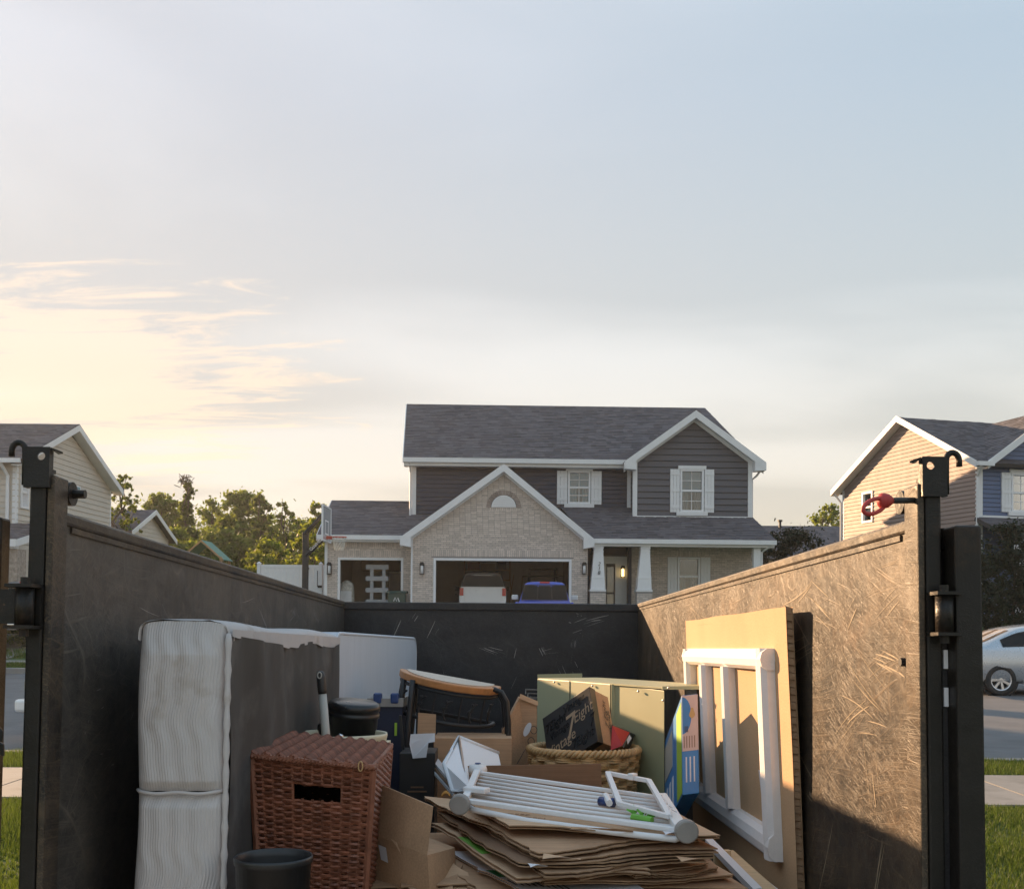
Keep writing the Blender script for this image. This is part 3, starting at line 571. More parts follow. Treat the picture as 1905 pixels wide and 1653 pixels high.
# pallet standing in the single garage door, drum, timber, bin
t = gthing('pallet', 'pale grey slatted pallet standing upright in the single garage', 'pallet', hu(701, 1.2), 1.25)
pm('pallet_grey', (.34, .35, .37), .8, var=.2, scale=5, stretch=(1, 1, 6)); PH_ = hp(701, 1049, 1.2)[1]; pwid = hu(722, 1.2) - hu(701, 1.2)
for x in (-.62, .45): MB().box((x * pwid, 0, 0), (x * pwid + .12, .06, PH_ - .02)).build('stringer', 'pallet_grey', t)
for i in range(5): z = .1 + (PH_ - .28) * i / 4; MB().box((-pwid, -.025, z), (pwid, 0.0, z + .165)).build('slat', 'pallet_grey', t)
t = gthing('paper_sack', 'white printed sack standing inside the single garage', 'sack', hu(645, 1.7), 1.75)
pm('sack', (.52, .52, .48), .8, var=.5, scale=9); MB().lathe([(.02, 0), (.25, .02), (.29, .3), (.27, .9), (.24, 1.25), (.1, 1.38), (0, 1.4)], 14, sy=.7).build('sack_body', 'sack', t, smooth=True); MB().box((-.2, -.205, .45), (.2, -.195, 1.0)).build('printed_label', 'trim', t); MB().box((-.22, -.212, .2), (.22, -.2, .36)).build('red_print', 'hoop_red', t)
t = gthing('plywood_offcut', 'tan plywood offcut leaning inside the single garage', 'plywood', hu(634, 2.2), 2.3); MB().slab([(-.2, 0, 0), (.3, 0, 0), (.3, .25, 1.0), (-.2, .25, 1.0)], (0, .02, 0)).build('panel', 'wood_shelf', t)
t = gthing('hanging_cabinet', 'light wooden cabinet on the back wall of the single garage', 'cabinet', hu(708, GD - .4), GD - .4, 1.95)
MB().box((-.8, -.1, 0), (.8, .38, .7)).build('carcass', 'wood_shelf', t)
for x in (-.79, .01): MB().box((x, -.125, .01), (x + .78, -.101, .69)).build('door', 'wood_shelf', t)
t = gthing('tall_tool_cabinet', 'tall dark cabinet inside the single garage beside the pallet', 'cabinet', hu(741, 3.2), 3.2)
MB().box((-.35, 0, 0), (.35, .5, 1.75)).build('carcass', 'dark_plastic', t)
for x in (-.345, .005): MB().box((x, -.02, .05), (x + .34, -.001, 1.7)).build('door', 'dark_plastic', t)
t = gthing('wheelie_bin', 'dark green wheelie bin beside the single garage door', 'bin', hu(739, .2), .25)
bh_ = hp(739, 1098, .2)[1]
MB().hexa([(-.25, -.27, .08), (.25, -.27, .08), (.25, .27, .08), (-.25, .27, .08), (-.32, -.34, bh_ - .1), (.32, -.34, bh_ - .1), (.32, .34, bh_ - .1), (-.32, .34, bh_ - .1)]).build('bin_body', 'bin_green', t, bevel=.02)
MB().grid(lambda i, j: Vector((-.36 + .72 * i, -.38 + .78 * j, bh_ - .099 + .09 * math.sin(math.pi * j) ** .6)), 4, 8).build('lid', 'bin_green', t, smooth=True)
for x in (-.28, .28): MB().lathe([(.0, -.03), (.12, -.03), (.12, .03), (0, .03)], 14, M=Matrix.Translation((x, .28, .12)) @ Matrix.Rotation(R(90), 4, 'Y')).build('wheel', 'rubber', t)
mb = MB(); mb.tube([(-.1, -.345, .62), (-.05, -.33, .75), (0, -.34, .62), (.05, -.33, .74), (.1, -.345, .6)], .018, 5); mb.build('emblem', 'trim', t)

# ================================================================ NEIGHBOUR HOUSES
LO = Matrix.Translation((-17, 35, 1.45)); Lh = Frame(LO)
lh = thing('house', 'cream sided two-storey house with gable end beside the trailer post', 'house', LO)
lez = Lh.at(27, 857, x=0).z; lpk = Lh.at(123, 790, x=0); lfar = Lh.at(205, 905, x=0)
D2 = 8.2; lpz = lpk.z; pym = D2 / 2
sw = Lh.at(37, 887, x=0).y, Lh.at(52, 887, x=0).y; w1 = (sw[0], sw[1], Lh.at(44, 946, x=0).z, Lh.at(44, 884, x=0).z)
w2 = (Lh.at(126, 905, x=0).y, Lh.at(149, 905, x=0).y, Lh.at(136, 913, x=0).z, Lh.at(136, 901, x=0).z)
siding(lh, XPn(0, 1), [(0, 0), (D2, 0), (D2, lez), (pym, lpz - .25), (0, lez)], .2, 'siding_cream', [w1, w2], bmat='siding_cream')
window(lh, XPn(0, 1), *w1, head=False, grid=(2, 2), lower=None); 
mb = MB(); P_ = XPn(0, 1); a, b, c, d = w2; mb.hexa([P_(a, -.05, c), P_(b, -.05, c), P_(b, .03, c), P_(a, .03, c), P_(a, -.05, d), P_(b, -.05, d), P_(b, .03, d), P_(a, .03, d)]); q = mb.build('window', 'white_vinyl', lh); MB().box((.031, a + .06, c + .05), (.036, b - .06, d - .05)).build('pane', 'blind', q)
siding(lh, FP(0), [(-13, 0), (-.02, 0), (-.02, lez), (-13, lez)], .2, 'siding_cream', bmat='siding_cream')
mb = MB(); mb.box((-.12, -.03, 0), (.03, .1, lez)); mb.box((-.08, D2 - .1, 0), (.03, D2 + .02, lez)); mb.box((-13, -.5, lez - .1), (.35, -.38, lez + .05)); mb.tube([(-.35, -.42, lez - .1), (-.25, -.1, lez - .5), (-.25, -.1, 2.6)], .06, 6)
for e, z in ((-.4, lez - .15), (D2 + .4, lez - .15)):
    beam(mb, (.38, e, z + .2), (.38, pym, lpz + .05), .24, .03, (1, 0, 0)); mb.slab([(.38, e, z), (.38, pym, lpz - .15), (.0, pym, lpz - .15), (0, e, z)], (0, 0, -.03))
mb.build('gable_trim', 'trim', lh)
roof(lh, [(-13, -.45, lez + .02), (.4, -.45, lez + .02), (.4, pym, lpz + .08), (-13, pym, lpz + .08)]); roof(lh, [(.4, D2 + .45, lez + .02), (-13, D2 + .45, lez + .02), (-13, pym, lpz + .08), (.4, pym, lpz + .08)], shing=False)
MB().box((-13, D2 - .2, 0), (-.2, D2, lez)).build('wall', 'siding_cream', lh)
e_ = Lh.at(38, 1003, y=-3.0); roof(lh, [(-13, -3.2, e_.z), (e_.x, -3.2, e_.z), (e_.x, -.02, e_.z + .75), (-13, -.02, e_.z + .75)])
mb = MB(); mb.box((-13, -3.33, e_.z - .24), (e_.x, -3.2, e_.z - .01)); mb.box((-13, -3.2, e_.z - .3), (e_.x - .1, -2.9, e_.z - .14)); beam(mb, (e_.x, -3.2, e_.z), (e_.x, 0, e_.z + .75), .22, .03, (1, 0, 0)); mb.build('porch_gutter', 'trim', lh)
for x in (e_.x - 1.1, e_.x - .35, e_.x - 4.5): MB().box((x - .3, -3.1, -.5), (x + .3, -2.5, e_.z - .3)).build('stone_pillar', 'stone', lh)
MB().box((-13, -.12, 0), (-.3, -.04, e_.z - .2)).build('stone_wall', 'stone', lh)
# lower house behind it
L2 = Matrix.Translation((-18.8, 50, 1.8)); Fq = Frame(L2); h2 = thing('house', 'low cream house with small gable behind the tall cream house', 'house', L2)
p1 = Fq.at(236, 986, x=0); p2 = Fq.at(265, 950, x=0); p3 = Fq.at(311, 1008, x=0); ez2 = (p1.z + p3.z) / 2; d2 = p3.y - p1.y; ym = d2 / 2
siding(h2, XPn(0, 1), [(0, 0), (d2, 0), (d2, ez2), (ym, p2.z), (0, ez2)], .2, 'siding_cream', bmat='siding_cream')
MB().box((-15, 0, 0), (-.2, .2, ez2)).build('wall', 'siding_cream', h2)
roof(h2, [(-15, -.4, ez2), (.35, -.4, ez2), (.35, ym, p2.z + .15), (-15, ym, p2.z + .15)]); roof(h2, [(.35, d2 + .4, ez2), (-15, d2 + .4, ez2), (-15, ym, p2.z + .15), (.35, ym, p2.z + .15)], shing=False)
mb = MB()
for e in (-.4, d2 + .4): beam(mb, (.35, e, ez2 + .05), (.35, ym, p2.z + .15), .24, .03, (1, 0, 0))
mb.build('gable_trim', 'trim', h2)
# right-hand house, turned with the street
RO = Matrix.Translation((16.35, 36, 1.45)) @ Matrix.Rotation(R(14.4), 4, 'Z'); Rh = Frame(RO)
rh = thing('house', 'tan sided two-storey house with blue front and white shutters', 'house', RO)
pF = Rh.at(1546, 914, x=-.35); pP = Rh.at(1668, 776, x=-.35); pN = Rh.at(1816, 860, x=-.35)
rez = (pF.z + pN.z) / 2; D3 = pF.y - .4; rym = pP.y; rpz = pP.z
ww = (Rh.at(1625, 940, x=0).y, Rh.at(1605, 940, x=0).y, Rh.at(1615, 972, x=0).z, Rh.at(1615, 914, x=0).z)
siding(rh, XPn(0, -1), [(0, 0), (D3, 0), (D3, rez), (rym, rpz - .2), (0, rez)], .155, 'siding_tan', [ww], bmat='siding_tan')
window(rh, XPn(0, -1), *ww, head=False, grid=None, lower=None, trimw=.09)
roof(rh, [(-.35, -.4, rez), (14, -.4, rez), (14, rym, rpz), (-.35, rym, rpz)]); roof(rh, [(14, D3 + .4, rez), (-.35, D3 + .4, rez), (-.35, rym, rpz), (14, rym, rpz)], shing=False)
mb = MB()
for e in (-.4, D3 + .4):
    beam(mb, (-.35, e, rez + .06), (-.35, rym, rpz + .06), .24, .03, (-1, 0, 0)); mb.slab([(-.35, e, rez - .16), (-.35, rym, rpz - .16), (.0, rym, rpz - .16), (0, e, rez - .16)], (0, 0, -.03))
mb.box((-.35, -.52, rez - .12), (.3, -.4, rez + .03)); mb.box((-.02, -.03, 0), (.2, .08, rez)); mb.box((-.03, D3 - .12, 0), (.02, D3 + .02, rez)); mb.tube([(-.25, D3 + .3, rez - .1), (-.05, D3 + .1, rez - .5), (-.05, D3 + .1, 0)], .05, 6); mb.tube([(-.2, -.45, rez - .1), (-.06, -.1, rez - .45), (-.06, -.06, 0)], .05, 6); mb.build('gable_trim', 'trim', rh)
fz = Rh.at(1903, 806, y=-.35); GX = 3.2; sl_ = (fz.z - rez) / max(.5, fz.x - .2); fpz = min(rez + sl_ * 3.0, rpz - .25)
bw2 = (Rh.at(1880, 900, y=0).x, Rh.at(1880, 900, y=0).x + .95, Rh.at(1890, 952, y=0).z, Rh.at(1890, 880, y=0).z)
siding(rh, FP(0), [(.2, 0), (6.2, 0), (6.2, rez), (GX, fpz - .15), (.2, rez)], .155, 'siding_blue', [bw2])
window(rh, FP(0), *bw2, shutter=.4, lower='curtain')
roof(rh, [(.1, 5, rez), (.1, -.4, rez), (GX, -.4, fpz), (GX, 5, fpz)]); roof(rh, [(6.3, -.4, rez), (6.3, 5, rez), (GX, 5, fpz), (GX, -.4, fpz)], shing=False)
mb = MB(); beam(mb, (.1, -.4, rez + .06), (GX, -.4, fpz + .06), .28, .03); beam(mb, (6.3, -.4, rez + .06), (GX, -.4, fpz + .06), .28, .03); mb.slab([(.1, -.4, rez - .18), (GX, -.4, fpz - .18), (GX, 0, fpz - .18), (.1, 0, rez - .18)], (0, 0, -.02)); pzr = Rh.at(1860, 962, y=0).z; mb.box((.2, -.05, pzr - .02), (6.2, -.0, pzr + .05)); mb.build('gable_trim', 'trim', rh)
roof(rh, [(-.1, -2.2, pzr - 1.0), (9, -2.2, pzr - 1.0), (9, -.02, pzr - .02), (-.1, -.02, pzr - .02)])
mb = MB(); mb.box((-.1, -2.33, pzr - 1.18), (9, -2.2, pzr - 1.0)); mb.box((-.05, -2.1, -.3), (.2, -1.85, pzr - 1.12)); mb.build('porch_gutter', 'trim', rh)
MB().box((.0, D3 - .2, 0), (14, D3, rez)).build('wall', 'siding_tan', rh); MB().box((13.8, 0, 0), (14, D3 - .21, rez)).build('wall', 'siding_tan', rh); MB().box((6.3, .0, 0), (13.8, .15, rez)).build('wall', 'siding_blue', rh)
# house behind, between the two
BO = Matrix.Translation((15.2, 62, 1.9)); Fb = Frame(BO); bh2 = thing('house', 'distant house with low grey roof and vent pipe behind the porch', 'house', BO)
bz1 = Fb.at(1480, 978, y=4.5).z; bz0 = bz1 - 2.4
roof(bh2, [(-1.6, -.4, bz0), (11, -.4, bz0), (11, 4.5, bz1), (-.2, 4.5, bz1)], course=.2); roof(bh2, [(11, 9.4, bz0), (-1.6, 9.4, bz0), (-.2, 4.5, bz1), (11, 4.5, bz1)], shing=False); MB().box((-1.1, 0, 0), (10.6, 9, bz0)).build('wall', 'siding_cream', bh2)
vp = Fb.at(1451, 975, y=4.0); MB().tube([(vp.x, 4.0, bz1 - .5), (vp.x, 4, bz1 + .25)], .09, 8).tube([(vp.x, 4, bz1 + .22), (vp.x, 4, bz1 + .34)], .16, 8).build('vent_pipe', 'black_metal', bh2)
# ================================================================ FENCE, HOOP, PLAYSET
FY = 39.0; fx0, fx1 = W.at(482, 1050, y=FY).x, W.at(606, 1050, y=FY).x; fzt = W.at(540, 1051, y=FY).z; fg = gz(FY)
fence = thing('fence', 'white vinyl privacy fence with gate beside the single garage', 'fence', Matrix.Translation((fx0, FY, fg)))
FH = fzt - fg; posts = [0, W.at(569, 1050, y=FY).x - fx0, W.at(597, 1050, y=FY).x - fx0]
for x in posts:
    p = MB().box((x - .065, -.065, 0), (x + .065, .065, FH + .06)).build('post', 'white_vinyl', fence)
    MB().add([(x - .085, -.085, FH + .06), (x + .085, -.085, FH + .06), (x + .085, .085, FH + .06), (x - .085, .085, FH + .06), (x, 0, FH + .14)], [(0, 1, 4), (1, 2, 4), (2, 3, 4), (3, 0, 4), (3, 2, 1, 0)]).build('post_cap', 'white_vinyl', p)
for a, b in zip(posts, posts[1:] + [fx1 - fx0 + .1]):
    n = max(1, int((b - a - .14) / .16)); st = (b - a - .14) / n
    for i in range(n): MB().box((a + .07 + i * st + .003, -.012, .1), (a + .07 + (i + 1) * st - .003, .012, FH - .1)).build('fence_board', 'white_vinyl', fence)
    for z in (.05, FH - .11): MB().box((a + .068, -.025, z), (b - .068, .025, z + .13)).build('rail', 'white_vinyl', fence)
lx = posts[1]; MB().box((lx - .02, -.1, FH - .15), (lx + .14, -.066, FH - .09)).build('hinge', 'black_metal', fence); MB().box((posts[2] - .1, -.1, FH - .85), (posts[2] + .06, -.066, FH - .76)).build('latch', 'black_metal', fence)
MB().tube([(posts[2] - .12, -.05, FH - .2), (posts[2] - .12, -.05, FH - .8)], .012, 6).build('cane_bolt', 'black_metal', fence)
# basketball hoop: board faces the driveway
BD = 33.0; bx = W.at(568, 1060, y=BD).x; bg_ = gz(BD); hoop = thing('basketball_hoop', 'black pole basketball hoop standing beside the garage driveway', 'basketball hoop', Matrix.Translation((bx, BD, bg_)))
zt_ = W.at(568, 990, y=BD).z - bg_; MB().box((-.09, -.09, 0), (.09, .09, zt_)).build('pole', 'black_metal', hoop, bevel=.01)
xb = W.at(607, 975, y=BD).x - bx; zb0, zb1 = W.at(607, 1006, y=BD).z - bg_, W.at(607, 943, y=BD).z - bg_
pm('board_acrylic', (.50, .53, .55), .15, var=.03, coat=.5)
bb_ = MB().box((xb, -.72, zb0), (xb + .02, .72, zb1)).build('backboard', 'board_acrylic', hoop)
mb = MB()
for a, b in (((-.75, zb0 - .03), (.75, zb0 + .02)), ((-.75, zb1 - .02), (.75, zb1 + .03)), ((-.75, zb0 + .02), (-.7, zb1 - .02)), ((.7, zb0 + .02), (.75, zb1 - .02))): mb.box((xb - .02, a[0], a[1]), (xb + .035, b[0], b[1]))
mb.build('board_frame', 'trim', bb_)
mb = MB()
for a, b in (((-.3, zb0 + .2), (.3, zb0 + .24)), ((-.3, zb0 + .62), (.3, zb0 + .66)), ((-.3, zb0 + .24), (-.26, zb0 + .62)), ((.26, zb0 + .24), (.3, zb0 + .62))): mb.box((xb + .0201, a[0], a[1]), (xb + .024, b[0], b[1]))
mb.build('target_square', 'trim', bb_)
rzh = zb0 + .13; rc = Vector((xb + .42, 0, rzh)); mb = MB(); mb.tube([rc + Vector((.23 * math.cos(a), .23 * math.sin(a), 0)) for a in [2 * math.pi * i / 20 for i in range(20)]], .016, 6, closed=True); mb.box((xb + .02, -.08, rzh - .07), (xb + .2, .08, rzh + .03)); mb.build('rim', 'hoop_red', hoop)
mb = MB()
for s in (1, -1):
    for k in range(12):
        mb.tube([rc + Vector(((.23 - .09 * t) * math.cos(k * .5236 + s * t * 1.4), (.23 - .09 * t) * math.sin(k * .5236 + s * t * 1.4), -.42 * t)) for t in (0, .25, .5, .75, 1)], .007, 4, cap=False)
mb.build('net', 'net', hoop, kind='stuff')
mb = MB()
for y in (-.12, .12): mb.tube([(-.02, y, zt_ - .05), (xb, y, zb1 - .1)], .045, 6); mb.tube([(.02, y, zt_ - .75), (xb, y, zb0 + .15)], .045, 6)
mb.build('support_arm', 'black_metal', hoop); p = Vector((.06, -.17, zt_ - .70)); q = Vector((xb, -.17, zb0 + .17))
pm('sign_white', (.8, .8, .8), .5); text('Goalrilla', .15, basis((p + q) / 2 + Vector((0, -.0, 0)), q - p, Vector((-(q - p).z, 0, (q - p).x))), 'sign_white', hoop)
MB().tube([(-.02, 0, zt_ * .45), (-.42, 0, .02)], .03, 6).build('brace', 'black_metal', hoop)
PD = 48.0; c = W.at(384, 1006, y=PD); g_ = gz(PD); ps = thing('playset', 'wooden swing playset with green slatted roof behind the trailer wall', 'playset', Matrix.Translation((c.x, PD, g_)))
h_ = c.z - g_; rgx = W.at(425, 1042, y=PD); ww_ = rgx.x - c.x; dz_ = c.z - rgx.z
for i in range(6):
    t0, t1 = i / 6, (i + .93) / 6
    for s, mt in ((1, 'swing_green'), (-1, 'swing_green')): MB().slab([(s * ww_ * t0, -.8, h_ - dz_ * t0), (s * ww_ * t1, -.8, h_ - dz_ * t1), (s * ww_ * t1, .8, h_ - dz_ * t1), (s * ww_ * t0, .8, h_ - dz_ * t0)], (0, 0, -.04)).build('roof_slat', mt, ps)
for s in (-1, 1):
    for y in (-.7, .7): MB().box((s * ww_ * .85 - .05, y - .05, 0), (s * ww_ * .85 + .05, y + .05, h_ - dz_ * .85)).build('post', 'wood_shelf', ps)
MB().box((-ww_, -.8, 1.2), (ww_, .8, 1.28)).build('deck', 'wood_shelf', ps)
for s in (-1, 1): beam_ = MB(); beam(beam_, (0, -.82, h_), (s * ww_, -.82, h_ - dz_), .1, .03); beam_.build('rafter', 'wood_shelf', ps)

# ================================================================ VEHICLES  (local x = forward)
def cat_(st, n=4):
    out = []
    for i in range(len(st) - 1):
        p0, p1, p2, p3 = (np.array(st[max(i - 1, 0)]), np.array(st[i]), np.array(st[i + 1]), np.array(st[min(i + 2, len(st) - 1)]))
        for k in range(n):
            t = k / n; out.append(.5 * ((2 * p1) + (p2 - p0) * t + (2 * p0 - 5 * p1 + 4 * p2 - p3) * t * t + (3 * p1 - p0 - 3 * p2 + p3) * t ** 3) * .7 + .3 * (p1 + (p2 - p1) * t))
    out.append(np.array(st[-1])); return out
def ring(s):
    x, zb, zl, zt, wb, wt = s; hf = [(.86 * wb, zb), (.985 * wb, zb + .1), (wb, zb + (zl - zb) * .55), (.985 * wb, zl - .06), (.95 * wb, zl), (wt + (.95 * wb - wt) * .08, zt - .06), (wt * .86, zt - .005), (wt * .45, zt + .015)]
    return [Vector((x, y, z)) for y, z in hf] + [Vector((x, -y, z)) for y, z in reversed(hf)]
def wheel(root, x, y, r, wd=.2, spokes=7):
    s = 1 if y > 0 else -1; Mx = Matrix.Translation((x, y, r)) @ Matrix.Rotation(R(90) * (-s), 4, 'X')
    wh = MB().lathe([(r * .64, -wd / 2), (r * .95, -wd / 2), (r, -wd * .3), (r, wd * .3), (r * .95, wd / 2), (r * .66, wd / 2), (r * .64, wd * .3), (r * .60, wd * .1), (0, wd * .1)], 28, M=Mx).build('tyre', 'rubber', root, smooth=True)
    mb = MB(); mb.lathe([(r * .63, wd * .46), (r * .66, wd * .5), (r * .60, wd * .46), (r * .57, wd * .2)], 28, M=Mx); mb.lathe([(.0, wd * .46), (r * .14, wd * .45), (r * .17, wd * .3)], 12, M=Mx)
    for k in range(spokes):
        a = 2 * math.pi * k / spokes; Ms = Mx @ Matrix.Rotation(a, 4, 'Z'); mb.hexa([Ms @ Vector(v) for v in ((r * .1, -r * .07, wd * .2), (r * .6, -r * .10, wd * .2), (r * .6, r * .10, wd * .2), (r * .1, r * .07, wd * .2), (r * .1, -r * .06, wd * .42), (r * .6, -r * .085, wd * .45), (r * .6, r * .085, wd * .45), (r * .1, r * .06, wd * .42))])
    mb.build('rim', 'alloy', wh)
    MB().lathe([(r * 1.22, -.01), (r * 1.22, .0), (r * 1.16, .012), (r * 1.10, .006), (r * .9, -.02), (0, -.02)], 28, M=Matrix.Translation((x, y + s * (wd * .5 - .075), r)) @ Matrix.Rotation(R(90) * (-s), 4, 'X')).build('wheel_arch', 'rubber', root, smooth=True)
def car(root, st, paint, glass, wheels, upper=None, rear_glass=None, front_glass=None, pillars=(), tail=None):
    S = cat_(st); rs = [ring(s) for s in S]; n = len(rs[0]); mb = MB()
    vs = [v for r in rs for v in r]; fs = []; ms = []
    for i in range(len(rs) - 1):
        for j in range(n):
            fs.append((i * n + j, i * n + (j + 1) % n, (i + 1) * n + (j + 1) % n, (i + 1) * n + j)); ms.append(1 if upper and 4 <= j <= 10 else 0)
    fs += [tuple(range(n - 1, -1, -1)), tuple((len(rs) - 1) * n + j for j in range(n))]; ms += [0, 0]
    mb.v = vs; mb.f = fs; mb.m = ms; body = mb.build('body', [paint, upper or paint], root, smooth=True)
    xs = [s[0] for s in S]
    def sec(x):
        i = max(0, min(len(S) - 2, sum(1 for q in xs if q <= x) - 1)); t = (x - xs[i]) / (xs[i + 1] - xs[i]); return ring(S[i] + (S[i + 1] - S[i]) * t)
    for a, b in glass:
        for sd in (1, -1):
            def f(u, v):
                r = sec(a + (b - a) * u); p, q = (r[4], r[5]) if sd > 0 else (r[11], r[10]); z = p.lerp(q, .1 + .85 * v); return z + Vector((0, sd * .006, .002))
            MB().grid(f, 8, 3).build('side_window', 'car_glass', root, smooth=True)
    for nm, g in (('rear_window', rear_glass), ('windscreen', front_glass)):
        if not g: continue
        if g[0] == 'flat':
            x, z0, z1, w0, w1 = g[1:]; MB().hexa([(x, -w0, z0), (x + .01, -w0, z0), (x + .01, w0, z0), (x, w0, z0), (x + g_t(x), -w1, z1), (x + .01 + g_t(x), -w1, z1), (x + .01 + g_t(x), w1, z1), (x + g_t(x), w1, z1)]).build(nm, 'car_glass', root)
        else:
            a, b = g; fn = lambda u, v: (lambda r: r[6].lerp(r[9], .04 + .92 * v) + Vector((0, 0, .022 - .01 * abs(v - .5) * 2)))(sec(a + (b - a) * u)); MB().grid(fn, 8, 8).build(nm, 'car_glass', root, smooth=True)
    for x, y, r in wheels: wheel(root, x, y, r)
    return body, sec
g_t = lambda x: .015 if x < 0 else -.3
def seam(root, sec, x, z0=.3, nm='door_seam'):
    for s in (1,):
        r = sec(x); r2 = sec(x + .014); mb = MB(); idx = [1, 2, 3, 4, 5] if s > 0 else [14, 13, 12, 11, 10]
        mb.add([r[i] + Vector((0, s * .004, 0)) for i in idx] + [r2[i] + Vector((0, s * .004, 0)) for i in idx], [(i, i + 1, i + 6, i + 5) for i in range(4)]); mb.build(nm, 'black_metal', root)
# silver sedan parked across the street, nose to the right: near side is local +y turned to camera
CYm = 21.0; wx = W.at(1862, 1258, y=CYm).x
sed = thing('car', 'silver sedan parked on the street with multi spoke alloy wheels', 'car', Matrix.Translation((wx + 1.36, CYm + .88, -.015)) @ Matrix.Rotation(R(180), 4, 'Z'))
ST = [(2.42, .34, .74, .80, .70, .58), (2.32, .28, .90, .97, .82, .70), (1.85, .25, .97, 1.05, .88, .72), (1.55, .25, .98, 1.10, .90, .70), (.95, .25, .98, 1.36, .905, .62), (.35, .25, .97, 1.45, .905, .61), (-.4, .25, .95, 1.44, .905, .61), (-1.15, .25, .94, 1.02, .90, .70), (-1.9, .27, .82, .88, .86, .68), (-2.3, .3, .62, .68, .72, .56)]
ST = [(-a, b, c, d, e, f) for a, b, c, d, e, f in ST]      # front +x
body, sec = car(sed, [(-s[0],) + s[1:] for s in ST][::-1], 'paint_silver', [(-.95, -.18), (-.12, .62), (.68, 1.3)], [(1.36, .80, .325), (-1.38, .80, .325), (1.36, -.80, .325), (-1.38, -.80, .325)], rear_glass=(1.02, 1.6), front_glass=(-1.08, -.5))
# local frame is turned by 180 degrees, so its rear (local +x) points left in the picture and its side (local +y) faces the camera
for x in (.66, -.30, -1.15): seam(sed, sec, x)
for x in (.42, -.55): 
    r = sec(x); MB().box((x - .1, r[3].y - .01, .86), (x + .1, r[3].y + .022, .895)).build('door_handle', 'paint_silver', sed, bevel=.01)
for s in (-1, 1): MB().box((2.2, s * .62 - .12, .72), (2.40, s * .62 + .12, .9)).build('tail_light', 'red_lens', sed, bevel=.03)
MB().box((-.92, .86, .24), (.9, .905, .36)).build('sill', 'paint_silver', sed, bevel=.015); MB().box((2.2, -.72, .3), (2.47, .72, .5)).build('bumper', 'paint_silver', sed, bevel=.05)
# white and black SUV inside the double garage
def suv(name, label, M, paint, upper, group=None):
    t = thing(name, label, 'car', M, group)
    st = [(-2.2, .42, 1.16, 1.60, .84, .62), (-2.12, .36, 1.17, 1.74, .87, .66), (-1.0, .34, 1.15, 1.79, .89, .67), (.2, .34, 1.13, 1.77, .89, .66), (.6, .34, 1.12, 1.68, .89, .64), (1.15, .34, 1.08, 1.14, .88, .74), (1.95, .36, 1.0, 1.05, .85, .72), (2.2, .42, .86, .90, .78, .64)]
    car(t, st, paint, [(-1.95, -1.15), (-1.05, -.15), (-.05, .75)], [(1.3, .78, .36), (-1.3, .78, .36), (1.3, -.78, .36), (-1.3, -.78, .36)], upper=upper, rear_glass=('flat', -2.235, 1.19, 1.60, .78, .62), front_glass=(.55, 1.1))
    for s in (-1, 1): MB().box((-2.24, s * .78 - .07, .86), (-2.19, s * .78 + .07, 1.14)).build('tail_light', 'red_lens', t, bevel=.01)
    MB().box((-2.225, -.66, .62), (-2.20, .66, 1.15)).build('tailgate', paint, t, bevel=.01); MB().box((-2.32, -.86, .4), (-2.2, .86, .6)).build('bumper', 'chrome', t, bevel=.03)
    for i in range(4): MB().box((2.2, -.4, .62 + i * .07), (2.235, .4, .65 + i * .07)).build('grille_bar', 'black_metal', t)
    for s in (-1, 1): MB().box((2.12, s * .6 - .14, .68), (2.23, s * .6 + .14, .84)).build('headlight', 'chrome', t, bevel=.02)
    MB().box((2.15, -.8, .40), (2.33, .8, .58)).build('front_bumper', paint, t, bevel=.04)
    for s in (-1, 1): MB().box((.85, s * .98 - .1, 1.12), (.98, s * .98 + .1, 1.28)).build('mirror', 'black_metal', t, bevel=.03)
    return t
gx = hu(899, 3.6)
suv('car', 'white and black SUV parked inside the double garage', HO @ Matrix.Translation((gx - .05, 3.5, 0)) @ Matrix.Rotation(R(91), 4, 'Z'), 'paint_white', 'paint_black')
wsx = W.at(45, 1320, y=13.0).x; suv('car', 'white SUV parked in the street beside the trailer', Matrix.Translation((wsx + 2.12, 13.95, -.09)) @ Matrix.Rotation(R(180), 4, 'Z') @ Matrix.Diagonal((1, 1, .92, 1)), 'paint_white', 'paint_white')
